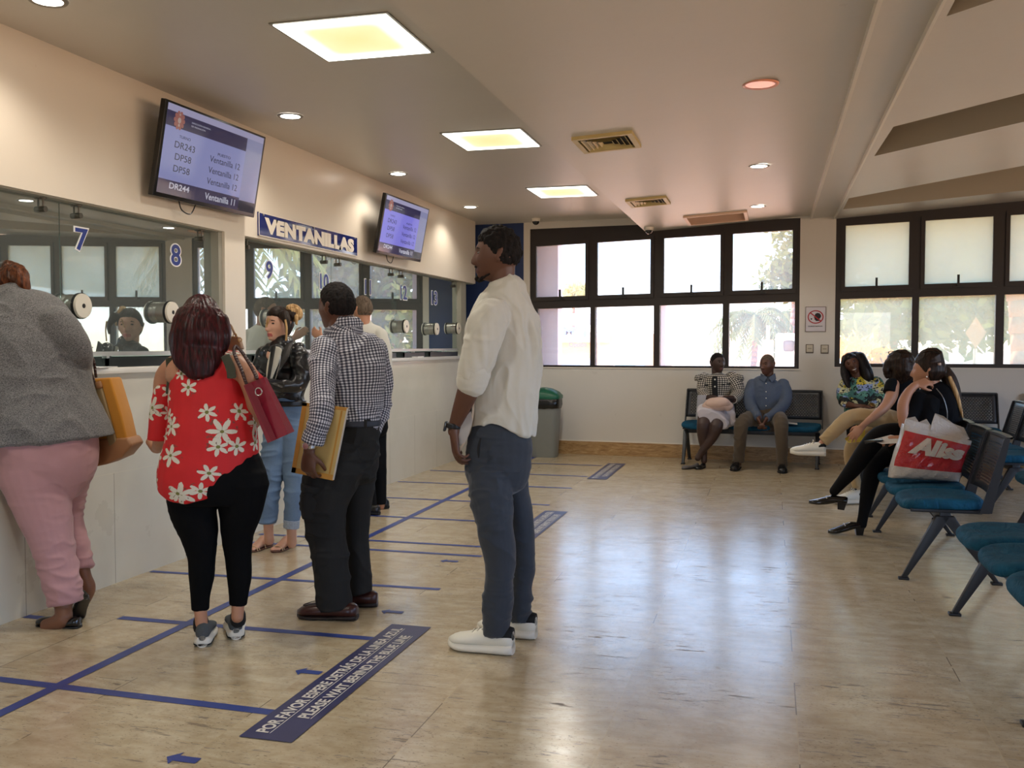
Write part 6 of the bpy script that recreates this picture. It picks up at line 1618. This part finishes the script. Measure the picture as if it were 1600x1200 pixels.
lap_ = MB(); lap_.prism([ony(446,538,Yl-.14), ony(458,532,Yl-.12), ony(452,556,Yl-.16), ony(426,598,Yl-.2)], FW*.012); lap_.build('lapel', MLEA, P.r, bevel=.003)
tee = ptube([(433,545,8,Yl-.10,.5),(428,562,9,Yl-.125,.5),(423,580,7,Yl-.15,.5),(420,596,4,Yl-.17,.5)]); P.cloth('tee_shirt', [tee], cloth('cream tee', srgb(206, 200, 184), .8), vox=.004)
m = MB(); pts = [ony(x, y, Yl-.2) for x, y in ((439,556),(437,570),(433,584),(430,595))]; m.tube(crv(pts), .0028, 6); m.build('zip', SILV, P.r)
for x, y in ((413,548),(459,543),(405,557),(465,600),(456,612),(470,606)): m = MB(); c = ony(x, y, Yl-.15); m.obox(c, RT*.004, (0,0,.004), FW*.004); m.build('stud', SILV, P.r)
b_ = ptube([(450,626,27,Yl,.78),(450,634,26,Yl,.78)], flat0=True, flat1=True); V, F_ = b_.geo(grow=.006); mk('jacket_hem', V, F_, MLEA, P.r, True)
P.cloth('jeans', [pel, ll, rl], denim('blue denim', srgb(58, 84, 116), srgb(98, 126, 156)), folds=[(.006, (6,6,16), True), (.003, (14,14,30), True)])
fr_ = ptube([(456,812,12,Yl-.03,1),(455,825,11.5,Yl-.03,1)], flat0=True, flat1=True); P.cloth('frayed_hem', [fr_], M('frayed denim', srgb(150, 160, 172), .9, 0, .3, 120), grow=.003, vox=.003, folds=[(.004, (120,120,40), False)])
tb = [ptube([(455,492,12,Yl+.04,1),(461,488,10,Yl+.05,1)]), ptube([(444,492,8,Yl-.06,1),(449,506,5,Yl-.08,.7),(449,520,3,Yl-.08,.6)])]
P.hair(HR_brn, .010, tubes=tb, vox=.004, bumpy=None, streak=(.002, 9, 8), nape=-.075)
bun = [ptube([(457,487,9,Yl+.04,1),(464,486,8,Yl+.05,1),(466,493,7,Yl+.05,1),(460,496,7,Yl+.04,1)]), ptube([(452,481,5,Yl+.02,1),(461,480,5,Yl+.04,1),(468,484,3,Yl+.05,1)]), ptube([(463,494,3,Yl+.02,1),(463,506,2,Yl+.01,1)])]
P.cloth('hair_bun', bun, HR_bld, vox=.003, smooth=1, folds=[(.003, (50,50,50), True)])
for sg in ([(446,500),(448,514),(447,532)], [(420,497),(416,510)]): t = ptube([(x, y, 1.6, Yl-.105, .6) for x, y in sg]); V, F_ = t.geo(); mk('hair_strand', V, F_, HR_bld, P.r, True)
shoe(P, h1, yaw_of(h1, t1), .235, 'sandal', [M('gold strap', srgb(190, 160, 120), .35, .4), M('brown sandal sole', srgb(86, 52, 40), .6)]); shoe(P, h2, yaw_of(h2, t2), .235, 'sandal', [_MC['gold strap'], _MC['brown sandal sole']])

# ================================================================== 6 bald man behind
P = Person(gnd(588, 800), 'balding man in a white shirt and black trousers mostly hidden behind the checked shirt', SK_tan, None, .007)
Yd = 7.12
tor = ptube([(572,506,10,Yd,.9),(573,516,25,Yd,.62),(577,540,29,Yd,.6),(580,580,28,Yd,.62),(580,620,25,Yd,.66),(580,650,23,Yd,.7)])
ar = ptube([(594,522,11,Yd,1),(601,550,11,Yd,1),(602,585,10,Yd,1),(596,620,8,Yd-.02,1),(590,650,7,Yd-.05,1)], flat1=True)
al = ptube([(556,522,11,Yd,1),(540,545,10,Yd-.05,1),(520,540,9,Yd-.1,1),(505,530,8,Yd-.1,1)], flat1=True)
P.under(tor, ar, al, k=.85); P.head(566, 484, Yd, (-.85,.45,0), sc=.98, neck=ony(572,512,Yd)); P.skin(hand3(ony(503,528,Yd-.1), (-.8,.1,.5), (0,1,0), 1, .4, .9), hand3(ony(589,655,Yd-.05), (0,0,-1), (-1,0,0), 1, .4, .9))
pel = ptube([(580,645,24,Yd,.75),(582,670,25,Yd,.75)])
ll = ptube([(574,668,15,Yd-.04,1),(574,720,13,Yd-.06,1),(576,760,11,Yd-.06,1),(579,790,10,Yd-.06,1)], flat1=True); rl = ptube([(590,668,14,Yd+.06,1),(592,720,12,Yd+.06,1),(594,760,10,Yd+.08,1),(595,788,9,Yd+.08,1)], flat1=True)
P.under(pel, ll, rl, k=.85); P.skin(ptube([(579,782,6,Yd-.06,1),(580,798,6,Yd-.06,1)]), ptube([(595,780,6,Yd+.08,1),(596,792,6,Yd+.08,1)]))
P.body(); P.cloth('shirt', [tor, ar, al], MSH, folds=[(.007, (6,6,12), True)]); P.cloth('trousers', [pel, ll, rl], cloth('black trousers', srgb(16, 17, 20), .8, .2), folds=[(.004, (6,6,16), True)])
P.hair(HR_buzz, .003, top=.5, vox=.005, bumpy=(.0006, 90), nape=-.06)
shoe(P, gnd(590,806)+np.array([0,.03,0]), math.pi-.2, .26, 'loafer', [BLKL, BSUE], wscale=1.2); shoe(P, gnd(604,796)+np.array([0,.03,0]), math.pi-.2, .26, 'loafer', [BLKL, BSUE], wscale=1.2)
# ================================================================== seated people
def seatz(Yy, x): return None
# 7 woman in the checked jacket on the window bench
P = Person(gnd(1112, 722), 'seated woman with cropped hair in a black and white checked jacket and pale skirt', SK_vdark, LP_dark, .006)
Ys = 10.93
tor = ptube([(1121,584,8,Ys,1),(1121,590,22,Ys,.62),(1121,602,23,Ys,.66),(1121,615,21,Ys,.7),(1121,628,22,Ys,.8),(1121,638,24,Ys,.85)])
al = ptube([(1101,590,9,Ys,1),(1098,602,9,Ys-.03,1),(1098,614,8,Ys-.08,1),(1106,622,6,Ys-.22,1)], flat1=True)
ar = ptube([(1143,590,11,Ys,1),(1151,602,11,Ys-.02,1),(1153,616,10,Ys-.06,1),(1145,624,8,Ys-.22,1)], flat1=True)
P.under(tor, al, ar, k=.82)
P.head(1121, 567, Ys-.02, (.62,-.78,0), sc=.98, female=True, neck=ony(1121,592,Ys))
P.skin(ptube([(1105,621,4.5,Ys-.2,1),(1118,622,4,Ys-.3,1)]), ptube([(1146,622,4.5,Ys-.2,1),(1132,622,4,Ys-.3,1)]))
P.skin(hand3(ony(1118,622,Ys-.3), (1,-.3,0), (0,-.3,-1), 1, .6, .8), hand3(ony(1132,622,Ys-.3), (-1,-.3,0), (0,-.3,-1), -1, .6, .8))
P.skin(ptube([(1112,645,14,Ys-.1,.9),(1104,652,13,Ys-.3,.9),(1100,660,11,Ys-.46,1),(1098,680,8.5,Ys-.47,1),(1100,705,5,Ys-.42,1),(1100,720,5,Ys-.42,1)]))
P.skin(ptube([(1130,645,14,Ys-.1,.9),(1125,652,13,Ys-.3,.9),(1121,662,11,Ys-.46,1),(1112,684,8.5,Ys-.47,1),(1096,706,5,Ys-.47,1),(1090,716,5,Ys-.47,1)]))
P.body(); P.face()
MG2 = gingham('black and white check', srgb(22, 20, 22), srgb(214, 206, 192), .022, .52)
P.cloth('jacket', [tor, al, ar], MG2, folds=[(.006, (9,9,14), True)], vox=.006)
for cx_ in (1096, 1152):
    rf = [ptube([(cx_-7+k*3.4, 586+abs(k-2)*1.2, 3.2, Ys-.02, 2.2), (cx_-8+k*3.8, 592, 3.4, Ys-.03, 2.2)]) for k in range(5)]
    P.cloth('shoulder_ruffle', rf, MG2, vox=.006, folds=[(.006, (40,40,40), False)])
pl = ptube([(1117,589,4,Ys-.13,.5),(1117,604,4.5,Ys-.15,.5),(1118,620,4,Ys-.16,.5)]); P.cloth('black_placket', [pl], BSUE, vox=.005)
for x, y in ((1117,593),(1117,604)): MB().cyl(ony(x, y, Ys-.175), ony(x, y, Ys-.185), .009, n=12).build('button', WSOLE, P.r)
for x, y in ((1104,602),(1130,601),(1138,600)): MB().obox(ony(x, y, Ys-.155), RT*.02, (0,0,.008), FW*.004).build('pocket_trim', BSUE, P.r)
sk = [ptube([(1121,634,25,Ys,.9),(1120,642,28,Ys-.1,.85),(1117,648,29,Ys-.28,.6),(1113,655,26,Ys-.50,.48)], flat1=True), ptube([(1136,648,13,Ys-.25,.6),(1141,662,9,Ys-.36,.5)])]
P.cloth('skirt', sk, cloth('pale skirt', srgb(196, 190, 196), .75, .06), folds=[(.008, (8,8,10), True)], vox=.007)
P.hair(HR_black, .003, top=.4, vox=.006, bumpy=(.0006, 90), nape=-.05)
shoe(P, hx(1101,Ys-.34), -math.pi/2-.25, .24, 'flat', [BLKL, BSUE]); shoe(P, hx(1092,Ys-.40), -math.pi/2-.7, .24, 'flat', [M('grey sandal', srgb(96, 92, 92), .5), BSUE])
r = empty('handbag', ony(1118,640,Ys-.4), 'soft pale pink bag resting on the lap of the woman in the checked jacket', 'handbag')
MPK = M('pale pink leather', srgb(206, 176, 160), .5, 0, .05, 8, .2, 60)
def blob(name, pts, mat, parent, vox=.006, folds=(), grow=0):
    V = []; F_ = []; b = 0
    for t in pts: v, f = t.geo(); V.append(v); F_ += [tuple(b+i for i in q) for q in f]; b += len(v)
    co_, fs, ed = remesh(np.concatenate(V), F_, vox, 3); N = normals(co_, fs); d = np.zeros(len(co_))
    for k, (amp, fq, rid) in enumerate(folds):
        q = vnoise(co_*np.array(fq), 7+k*13); q = (1-np.abs(q)*2.2).clip(-1, 1) if rid else q; d += amp*q
    return mk(name, co_+N*d[:, None], fs, mat, parent, True)
blob('bag_body', [ptube([(1104,637,8,Ys-.42,1.1),(1112,633,10.5,Ys-.42,1.1),(1121,632,11,Ys-.42,1.1),(1132,632,10,Ys-.42,1.1),(1139,636,7,Ys-.42,1.1)])], MPK, r, folds=[(.005, (10,10,22), True)])
blob('bag_flap', [ptube([(1106,631,5,Ys-.47,.8),(1118,630,7,Ys-.5,.7),(1132,628,6,Ys-.5,.7),(1138,631,4,Ys-.47,.8)])], MPK, r, folds=[(.003, (10,10,22), True)])
r = empty('document', ony(1097,632,Ys-.35), 'white printed paper hanging from the hand of the woman in the checked jacket', 'paper')
MB().prism([ony(1090,617,Ys-.35), ony(1104,617,Ys-.38), ony(1096,655,Ys-.3), ony(1087,654,Ys-.26)], FW*.002).build('sheet', M('printed paper', srgb(170, 172, 182), .7, 0, .25, 60), r)

# 8 man in the blue shirt
P = Person(gnd(1188, 732), 'seated man with shaved head in a blue denim shirt and brown trousers', SK_dark, LP_dark, .006)
Ys = 10.93
tor = ptube([(1202,590,9,Ys,1),(1200,597,24,Ys,.62),(1200,612,28,Ys,.62),(1200,628,27,Ys,.66),(1199,642,27,Ys,.7),(1199,650,26,Ys,.72)])
al = ptube([(1176,600,9,Ys,1),(1171,615,9,Ys-.05,1),(1171,630,9,Ys-.12,1),(1180,645,7.5,Ys-.3,1),(1185,653,6,Ys-.42,1)], flat1=True)
ar = ptube([(1223,600,9,Ys,1),(1228,615,9,Ys-.05,1),(1226,630,9,Ys-.12,1),(1211,645,7.5,Ys-.3,1),(1197,654,6,Ys-.42,1)], flat1=True)
P.under(tor, al, ar, k=.84); P.head(1199, 570, Ys-.03, (-.55,-.83,-.05), sc=1.0, neck=ony(1201,598,Ys))
P.skin(hand3(ony(1185,655,Ys-.42), (.35,-.4,-.8), (.9,0,-.2), 1, .5, .9), hand3(ony(1197,655,Ys-.42), (-.35,-.4,-.8), (-.9,0,-.2), -1, .5, .9))
tl = ptube([(1190,655,14,Ys-.02,.8),(1175,654,13,Ys-.25,.9),(1160,660,11,Ys-.44,1),(1157,680,10,Ys-.46,1),(1155,705,8.5,Ys-.42,1),(1154,722,8,Ys-.40,1)], flat1=True)
tr_ = ptube([(1212,655,14,Ys-.02,.8),(1216,654,13,Ys-.25,.9),(1220,661,11.5,Ys-.46,1),(1221,682,10,Ys-.5,1),(1222,710,8.5,Ys-.48,1),(1222,728,8,Ys-.46,1)], flat1=True)
pel = ptube([(1200,645,26,Ys,.8),(1200,658,25,Ys,.8)])
P.under(pel, tl, tr_, k=.85); P.skin(ptube([(1154,715,5,Ys-.40,1),(1153,727,5,Ys-.40,1)]), ptube([(1222,722,5,Ys-.46,1),(1222,733,5,Ys-.46,1)]))
P.body(); P.face()
P.cloth('shirt', [tor, al, ar], denim('blue chambray', srgb(26, 38, 64), srgb(40, 54, 84)), folds=[(.007, (7,7,10), True)], vox=.006)
for y in (599,612,622,634): MB().cyl(ony(1197, y, Ys-.17), ony(1197, y, Ys-.185), .006, n=10).build('button', WSOLE, P.r)
for sg in (-1, 1): MB().prism([ony(1200+sg*1, 590, Ys-.12), ony(1200+sg*11, 583, Ys-.05), ony(1200+sg*13, 592, Ys-.08), ony(1200+sg*6, 597, Ys-.14)], FW*.008).build('collar', denim('blue chambray collar', srgb(26, 38, 64), srgb(40, 54, 84)), P.r, bevel=.002)
P.cloth('trousers', [pel, tl, tr_], cloth('brown trousers', srgb(84, 72, 58), .8, .08), folds=[(.006, (7,7,14), True)], vox=.006)
P.hair(HR_buzz, .002, top=.3, vox=.006, bumpy=(.0004, 90), nape=-.05)
shoe(P, hx(1155,Ys-.33), -math.pi/2-.15, .28, 'loafer', [BLKL, BSUE], wscale=1.1); shoe(P, hx(1222,Ys-.39), -math.pi/2+.05, .28, 'loafer', [BLKL, BSUE], wscale=1.1)

# 9 smiling woman
P = Person(gnd(1345, 730), 'smiling woman with long dark hair in a green, yellow and black leaf-print blouse', SK_dark, LP_dark, .006)
Ys = 10.85
tor = ptube([(1343,588,8,Ys,1),(1343,596,24,Ys,.62),(1345,612,27,Ys,.62),(1346,628,25,Ys,.7),(1346,642,26,Ys,.8)])
al = ptube([(1322,598,9,Ys,1),(1316,613,9,Ys-.03,1),(1318,626,8,Ys-.08,1),(1325,632,6.5,Ys-.2,1)], flat1=True)
ar = ptube([(1368,598,11,Ys,1),(1376,614,10,Ys-.03,1),(1373,628,9,Ys-.08,1),(1362,635,7,Ys-.2,1)], flat1=True)
P.under(tor, al, ar, k=.84); P.head(1331, 569, Ys-.05, (-.05,-1,.05), up=(-.42,0,1), sc=.98, female=True, neck=ony(1342,598,Ys))
P.skin(ptube([(1324,632,5,Ys-.18,1),(1338,635,4.5,Ys-.3,1),(1352,636,4,Ys-.33,1)]), hand3(ony(1352,636,Ys-.33), (1,-.1,0), (0,-.2,-1), 1, .5, .8), ptube([(1364,634,5,Ys-.2,1),(1356,637,4,Ys-.3,1)]), hand3(ony(1358,637,Ys-.34), (-1,-.1,0), (0,-.2,-1), -1, .5, .8))
pel = ptube([(1346,645,24,Ys,.8),(1346,655,23,Ys,.8)]); tl = ptube([(1338,655,13,Ys-.05,.9),(1334,656,12,Ys-.3,1),(1332,664,10,Ys-.46,1),(1332,690,8,Ys-.46,1),(1332,722,7,Ys-.4,1)], flat1=True); tr_ = ptube([(1356,655,13,Ys-.05,.9),(1358,656,12,Ys-.3,1),(1358,664,10,Ys-.46,1),(1358,690,8,Ys-.46,1),(1358,722,7,Ys-.4,1)], flat1=True)
P.under(pel, tl, tr_, k=.85); P.body(); P.face()
for k_ in (0,): 
    t = wtube([P.L(-.021,.083,-.062), P.L(0,.091,-.066), P.L(.021,.083,-.062)], [.002,.0045,.002], ref=P.up); V, F_ = t.geo(); mk('teeth', V, F_, EM('x', (0,0,0,1), 0) if False else M('teeth', srgb(225, 220, 210), .3), P.r, True)
P.cloth('blouse', [tor, al, ar], tropical('leaf print blouse cloth'), folds=[(.006, (7,7,10), True)], vox=.006)
P.cloth('trousers', [pel, tl, tr_], cloth('black trousers', srgb(16, 17, 20), .8, .2), vox=.007)
tb = [ptube([(1322,560,7,Ys,1.2),(1320,580,7,Ys-.02,1.2),(1323,596,5,Ys-.1,1),(1326,604,3,Ys-.14,1)]), ptube([(1343,558,9,Ys,1.3),(1352,578,10,Ys-.02,1.3),(1357,592,9,Ys-.03,1.2),(1362,600,5,Ys-.04,1)]), ptube([(1334,560,15,Ys+.06,.8),(1340,590,18,Ys+.07,.5)])]
P.hair(hairmat('black straight hair', srgb(14, 12, 13), srgb(38, 32, 32), .35), .012, tubes=tb, vox=.006, bumpy=None, streak=(.002, 9, 5), nape=-.09)
for x in (1332, 1358): shoe(P, hx(x, Ys-.33), -math.pi/2, .24, 'flat', [BLKL, BSUE])
w_ = ptube([(1362,634,5.5,Ys-.24,1),(1360,636,5.5,Ys-.26,1)]); V, F_ = w_.geo(); mk('bracelet', V, F_, BRASS, P.r, True)

# 10 person in the dark tee and beige trousers
P = Person(gnd(1345, 778), 'seated person in a black tee and beige trousers with one white sneaker swung forward', SK_tan, None, .006)
Yk = 8.5
tor = ptube([(1405,592,9,Yk,1),(1408,600,21,Yk,.7),(1412,620,24,Yk,.72),(1414,645,24,Yk,.75),(1414,668,25,Yk,.8)])
ar = ptube([(1394,600,10,Yk-.1,1),(1390,614,10.5,Yk-.14,1)], flat1=True)
P.under(tor, k=.85); P.head(1404, 573, Yk, (-.75,.55,0), sc=1.0, female=True, neck=ony(1407,600,Yk))
P.skin(ptube([(1396,600,9,Yk-.1,1),(1393,618,9.5,Yk-.14,1),(1384,634,8,Yk-.18,1),(1370,647,6.8,Yk-.22,1),(1354,660,5,Yk-.24,1),(1347,666,4.6,Yk-.24,1)]))
P.skin(hand3(ony(1348,666,Yk-.24), (-.65,0,-.75), (0,.7,-.5), 1, .25, 1.0, spread=.2)); 
P.skin(ptube([(1425,600,9,Yk+.15,1),(1430,625,8,Yk+.2,1),(1410,645,6,Yk+.15,1)]))
tl = ptube([(1408,660,17,Yk-.02,1),(1375,655,16,Yk-.06,1),(1340,651,13,Yk-.08,1),(1322,657,12,Yk-.1,1),(1304,673,10.5,Yk-.12,1),(1286,690,8.5,Yk-.12,1)], flat1=True)
tr_ = ptube([(1408,668,16,Yk+.12,1),(1375,672,14,Yk+.1,1),(1348,684,13,Yk+.08,1),(1333,696,12,Yk+.05,1),(1330,720,10,Yk+.03,1),(1340,762,7,Yk,1)], flat1=True)
P.under(tl, tr_, k=.84)
P.skin(ptube([(1288,688,5.5,Yk-.12,1),(1281,697,5.5,Yk-.12,1)])); P.body()
P.cloth('tee_shirt', [tor, ar], cloth('black tee cloth', srgb(16, 18, 22), .85, .2), folds=[(.006, (7,7,10), True)], vox=.006)
P.cloth('trousers', [tl, tr_], cloth('beige chinos', srgb(176, 150, 110), .8, .06), folds=[(.007, (9,5,12), True)], vox=.006)
hb = [ptube([(1407,562,20,Yk-.02,.9),(1409,580,20,Yk-.03,.9),(1403,592,14,Yk-.03,.9)]), ptube([(1390,566,8,Yk-.03,1),(1385,578,6,Yk-.04,1),(1386,588,4,Yk-.04,1)])]
P.hair(HR_brn, .016, tubes=hb, vox=.005, bumpy=(.004, 30), nape=-.09)
c = ony(1398, 553, Yk-.06); m = MB(); m.tube(crv([ony(1388,552,Yk-.02), ony(1391,549,Yk-.08), ony(1402,550,Yk-.12), ony(1412,553,Yk-.1)]), .0028, 6); m.tube([ony(1388,549,Yk-.02), ony(1390,556,Yk-.02)], .0028, 6); m.build('sunglasses', BLKP, P.r)
# swung foot
hl_ = ony(1290,712,Yk-.12); sh_ = shoe(P, [hl_[0], hl_[1], hl_[2]], math.pi+.05, .285, 'sneaker', [WHT, WSOLE, BSUE, WSOLE], tilt=-.02, wscale=1.1)
shoe(P, hx(1352,Yk), math.pi+.4, .27, 'sneaker', [WHT, WSOLE, BSUE, WSOLE], wscale=1.1)
r = empty('folder', ony(1334,684,Yk-.02), 'yellow folder held by the person in beige trousers', 'folder')
MB().prism([ony(1320,686,Yk-.1), ony(1338,664,Yk-.14), ony(1352,672,Yk-.2), ony(1350,690,Yk-.2), ony(1326,692,Yk-.16)], FW*.006).build('cover', M('yellow card', srgb(190, 166, 60), .5), r)

# 11 woman in black with the ponytail
P = Person(gnd(1330, 838), 'seated woman all in black with a long brown ponytail and heeled loafers', SK_tan, None, .0055)
Yp = 7.08
tor = ptube([(1453,600,12,Yp,1),(1457,610,26,Yp,.8),(1461,630,32,Yp,.8),(1462,655,34,Yp,.8),(1463,680,35,Yp,.82),(1464,705,34,Yp,.85)])
ra = ptube([(1435,625,16,Yp-.16,1),(1424,645,15,Yp-.2,1),(1413,662,12,Yp-.24,1)], flat1=True)
la = ptube([(1450,632,17,Yp-.17,1),(1446,660,16,Yp-.2,1),(1430,682,13,Yp-.24,1),(1412,684,10,Yp-.28,1)], flat1=True)
bk = ptube([(1480,630,14,Yp+.05,1),(1490,660,14,Yp+.03,1),(1495,690,12,Yp,1)])
P.under(tor, ra, la, bk, k=.86)
P.head(1450, 580, Yp, (-.90,.28,0), sc=1.0, female=True, neck=ony(1456,612,Yp))
P.skin(ptube([(1414,664,9,Yp-.24,1),(1411,645,9,Yp-.24,1),(1412,628,8.5,Yp-.22,1),(1420,612,7,Yp-.18,1),(1430,602,6,Yp-.14,1)]))
P.skin(hand3(ony(1430,602,Yp-.14), (.8,.2,.25), (0,.6,-.6), 1, .6, .9), hand3(ony(1410,684,Yp-.28), (-1,0,-.05), (0,.2,-1), -1, .5, .9))
sk_ = ptube([(1460,700,32,Yp,.8),(1435,700,28,Yp-.02,.85),(1405,692,23,Yp-.04,.9)])
l1 = ptube([(1440,695,22,Yp-.06,1),(1405,680,19,Yp-.08,1),(1374,682,16,Yp-.1,1),(1352,706,14.5,Yp-.1,1),(1333,733,12.5,Yp-.1,1),(1314,755,9,Yp-.1,1),(1303,768,7.5,Yp-.1,1)])
l2 = ptube([(1440,705,20,Yp+.06,1),(1400,706,18,Yp+.06,1),(1370,722,15,Yp+.05,1),(1360,750,13.5,Yp+.03,1),(1354,780,10.5,Yp,1),(1349,805,8,Yp,1),(1346,820,8,Yp,1)])
P.under(l1, l2, k=.9); P.body()
MBK = cloth('black dress cloth', srgb(12, 13, 17), .85, .2)
P.cloth('black_top', [tor, ra, la, bk, sk_], MBK, folds=[(.007, (6,6,9), True)], vox=.006)
P.cloth('tights', [l1, l2], cloth('black tights', srgb(14, 13, 15), .7, .15), vox=.006)
tb = [ptube([(1474,578,10,Yp+.02,1),(1483,592,11,Yp+.01,1),(1489,612,11,Yp,1),(1495,632,7,Yp,1),(1500,648,3,Yp,1)]), ptube([(1452,562,22,Yp,.9),(1462,575,16,Yp,.9)])]
for k in range(4): tb.append(ptube([(1486+k, 600, 3, Yp-.03, 1), (1493+k*1.2, 625, 2.5, Yp-.02, 1), (1499+k*1.3, 652-k*3, 1.2, Yp-.02, 1)]))
P.hair(HR_brn, .012, tubes=tb, vox=.005, bumpy=None, streak=(.002, 10, 8), nape=-.07)
t = ptube([(1484,590,3,Yp-.05,1),(1493,612,3.5,Yp-.05,1),(1499,632,3,Yp-.05,1),(1504,652,1.2,Yp-.05,1)]); V, F_ = t.geo(); mk('hair_strand', V, F_, HR_bld, P.r, True)
m = MB(); m.tube(crv([ony(1434,556,Yp-.05), ony(1442,551,Yp-.09), ony(1455,549,Yp-.1), ony(1468,553,Yp-.06)]), .003, 6); m.build('sunglasses', BLKP, P.r)
m = MB(); c = P.L(-.083, -.006, -.036); m.obox(c, RT*.005, (0,0,.005), FW*.005); m.build('earring', M('pearl', srgb(225, 222, 215), .2), P.r, bevel=.003)
c = ony(1468,569,Yp-.1); m = MB(); m.obox(c, RT*.008, (0,0,.009), FW*.01); m.build('hair_clip', M('pale clip', srgb(180, 160, 150), .4), P.r, bevel=.004)
hh = hx(1354,Yp); shoe(P, hh, math.pi+.12, .245, 'heel', [BLKP, BLKL, SILV])
hh = ony(1322,792,Yp-.1); shoe(P, hh, math.pi-.02, .25, 'heel', [BLKP, BLKL, SILV], tilt=-.12)
r = empty('document', ony(1390,690,Yp-.3), 'papers and phone held over the lap of the woman in black', 'papers')
MB().prism([ony(1362,688,Yp-.3), ony(1392,680,Yp-.25), ony(1412,684,Yp-.3), ony(1412,692,Yp-.38), ony(1378,694,Yp-.38)], FW*.002+np.array([0,0,.003])).build('sheet', MPP, r)
MB().prism([ony(1350,690,Yp-.32), ony(1378,686,Yp-.3), ony(1380,689,Yp-.36), ony(1352,694,Yp-.36)], np.array([0,0,.006])).build('phone', BLKP, r)
# thin shoulder strap line of her bag
m = MB(); m.tube(crv([ony(1463,607,Yp-.27), ony(1474,622,Yp-.28), ony(1480,645,Yp-.28), ony(1479,672,Yp-.27)]), .003, 6); tag(m.build('shoulder_strap', M('thin chain strap', srgb(120, 120, 122), .3, .5)), 'thin pale strap crossing the shoulder of the woman in black', 'strap')

# ================================================================== red and white shopping bag on the bench
def plastic(name, c):
    s = NM(name); co_ = s.c.outputs['Object']; s.set(Base_Color=s.mix(s.noise(co_, 6, 3), tuple(x*.9 for x in c[:3])+(1,), c), Roughness=.22)
    s.b.inputs['Coat Weight'].default_value = .4
    s.bump(s.math('ADD', s.noise(co_, 16, 5, .7, dist=1.5), s.math('MULTIPLY', s.noise(co_, 60, 3), .3)), .8, .02); return s.m
r = empty('shopping_bag', ony(1450,745,6.55), 'glossy red and white plastic shopping bag sitting on a teal seat', 'bag')
MWP = plastic('white plastic film', srgb(206, 198, 190)); MRP = plastic('red plastic film', srgb(190, 16, 26))
Yh = 6.45
# body traced as a slab with puffed faces, tilted with the seat
cn = [(1412,664),(1512,690),(1492,752),(1388,744)]
rows = []
def bagsurf(u, v, side):
    A = [np.array(q, float) for q in ((1412,662),(1514,688),(1494,752),(1389,746))]
    p = (A[0]*(1-u)+A[1]*u)*(1-v)+(A[3]*(1-u)+A[2]*u)*v
    puff = (4*u*(1-u))**.5*(4*v*(1-v))**.4
    d = side*(.03+.075*puff*(.5+.6*v))
    q = ony(p[0], p[1], Yh+.05) + nrm(FW*[1,1,0])*d + RT*.004*math.sin(u*20+v*7)
    return q + FW*side*.003*math.sin(u*31+v*17)
n = 26; V = []; F_ = []; fm = []
for side in (-1, 1):
    for j in range(n+1):
        for i in range(n+1): V.append(bagsurf(i/n, j/n, side))
m_ = (n+1)**2
for j in range(n):
    for i in range(n):
        a = j*(n+1)+i; red = 1 if (.10 < (j+.5)/n < .78) else 0
        F_.append((a, a+1, a+n+2, a+n+1)); fm.append(red); F_.append((m_+a, m_+a+n+1, m_+a+n+2, m_+a+1)); fm.append(red)
bd = [i for i in range(n+1)]+[(j+1)*(n+1)-1 for j in range(1, n+1)]+[n*(n+1)+i for i in range(n-1, -1, -1)]+[j*(n+1) for j in range(n-1, 0, -1)]
for k in range(len(bd)): a, b = bd[k], bd[(k+1) % len(bd)]; F_.append((a, m_+a, m_+b, b)); fm.append(1 if k > n+4 and k < 2*n-6 else 0)
mk('bag_body', V, F_, None, r, True, [MWP, MRP], fm)
# crumpled opening
for poly in ([(1412,668),(1416,654),(1430,651),(1436,660),(1448,655),(1454,664),(1458,676)], [(1452,676),(1462,646),(1474,650),(1490,662),(1506,668),(1515,686),(1500,690)]):
    m = MB(); m.prism([ony(x, y, Yh+.02+.02*(i % 2)) for i, (x, y) in enumerate(poly)], FW*.01); m.build('bag_opening', MWP, r)
# lettering bent over the puffed face
Vt, Ft = text_mesh('Aliss', .055); w, h = Vt[:, 0].max(), Vt[:, 1].max()
pts = []
for a, b, _ in Vt:
    u = .10+.76*(a/w)+.08*(b/h); v = .50-.34*(b/h); pts.append(bagsurf(min(.97, u), v, -1)-FW*.012)
mk('lettering', pts, Ft, MWP, r)
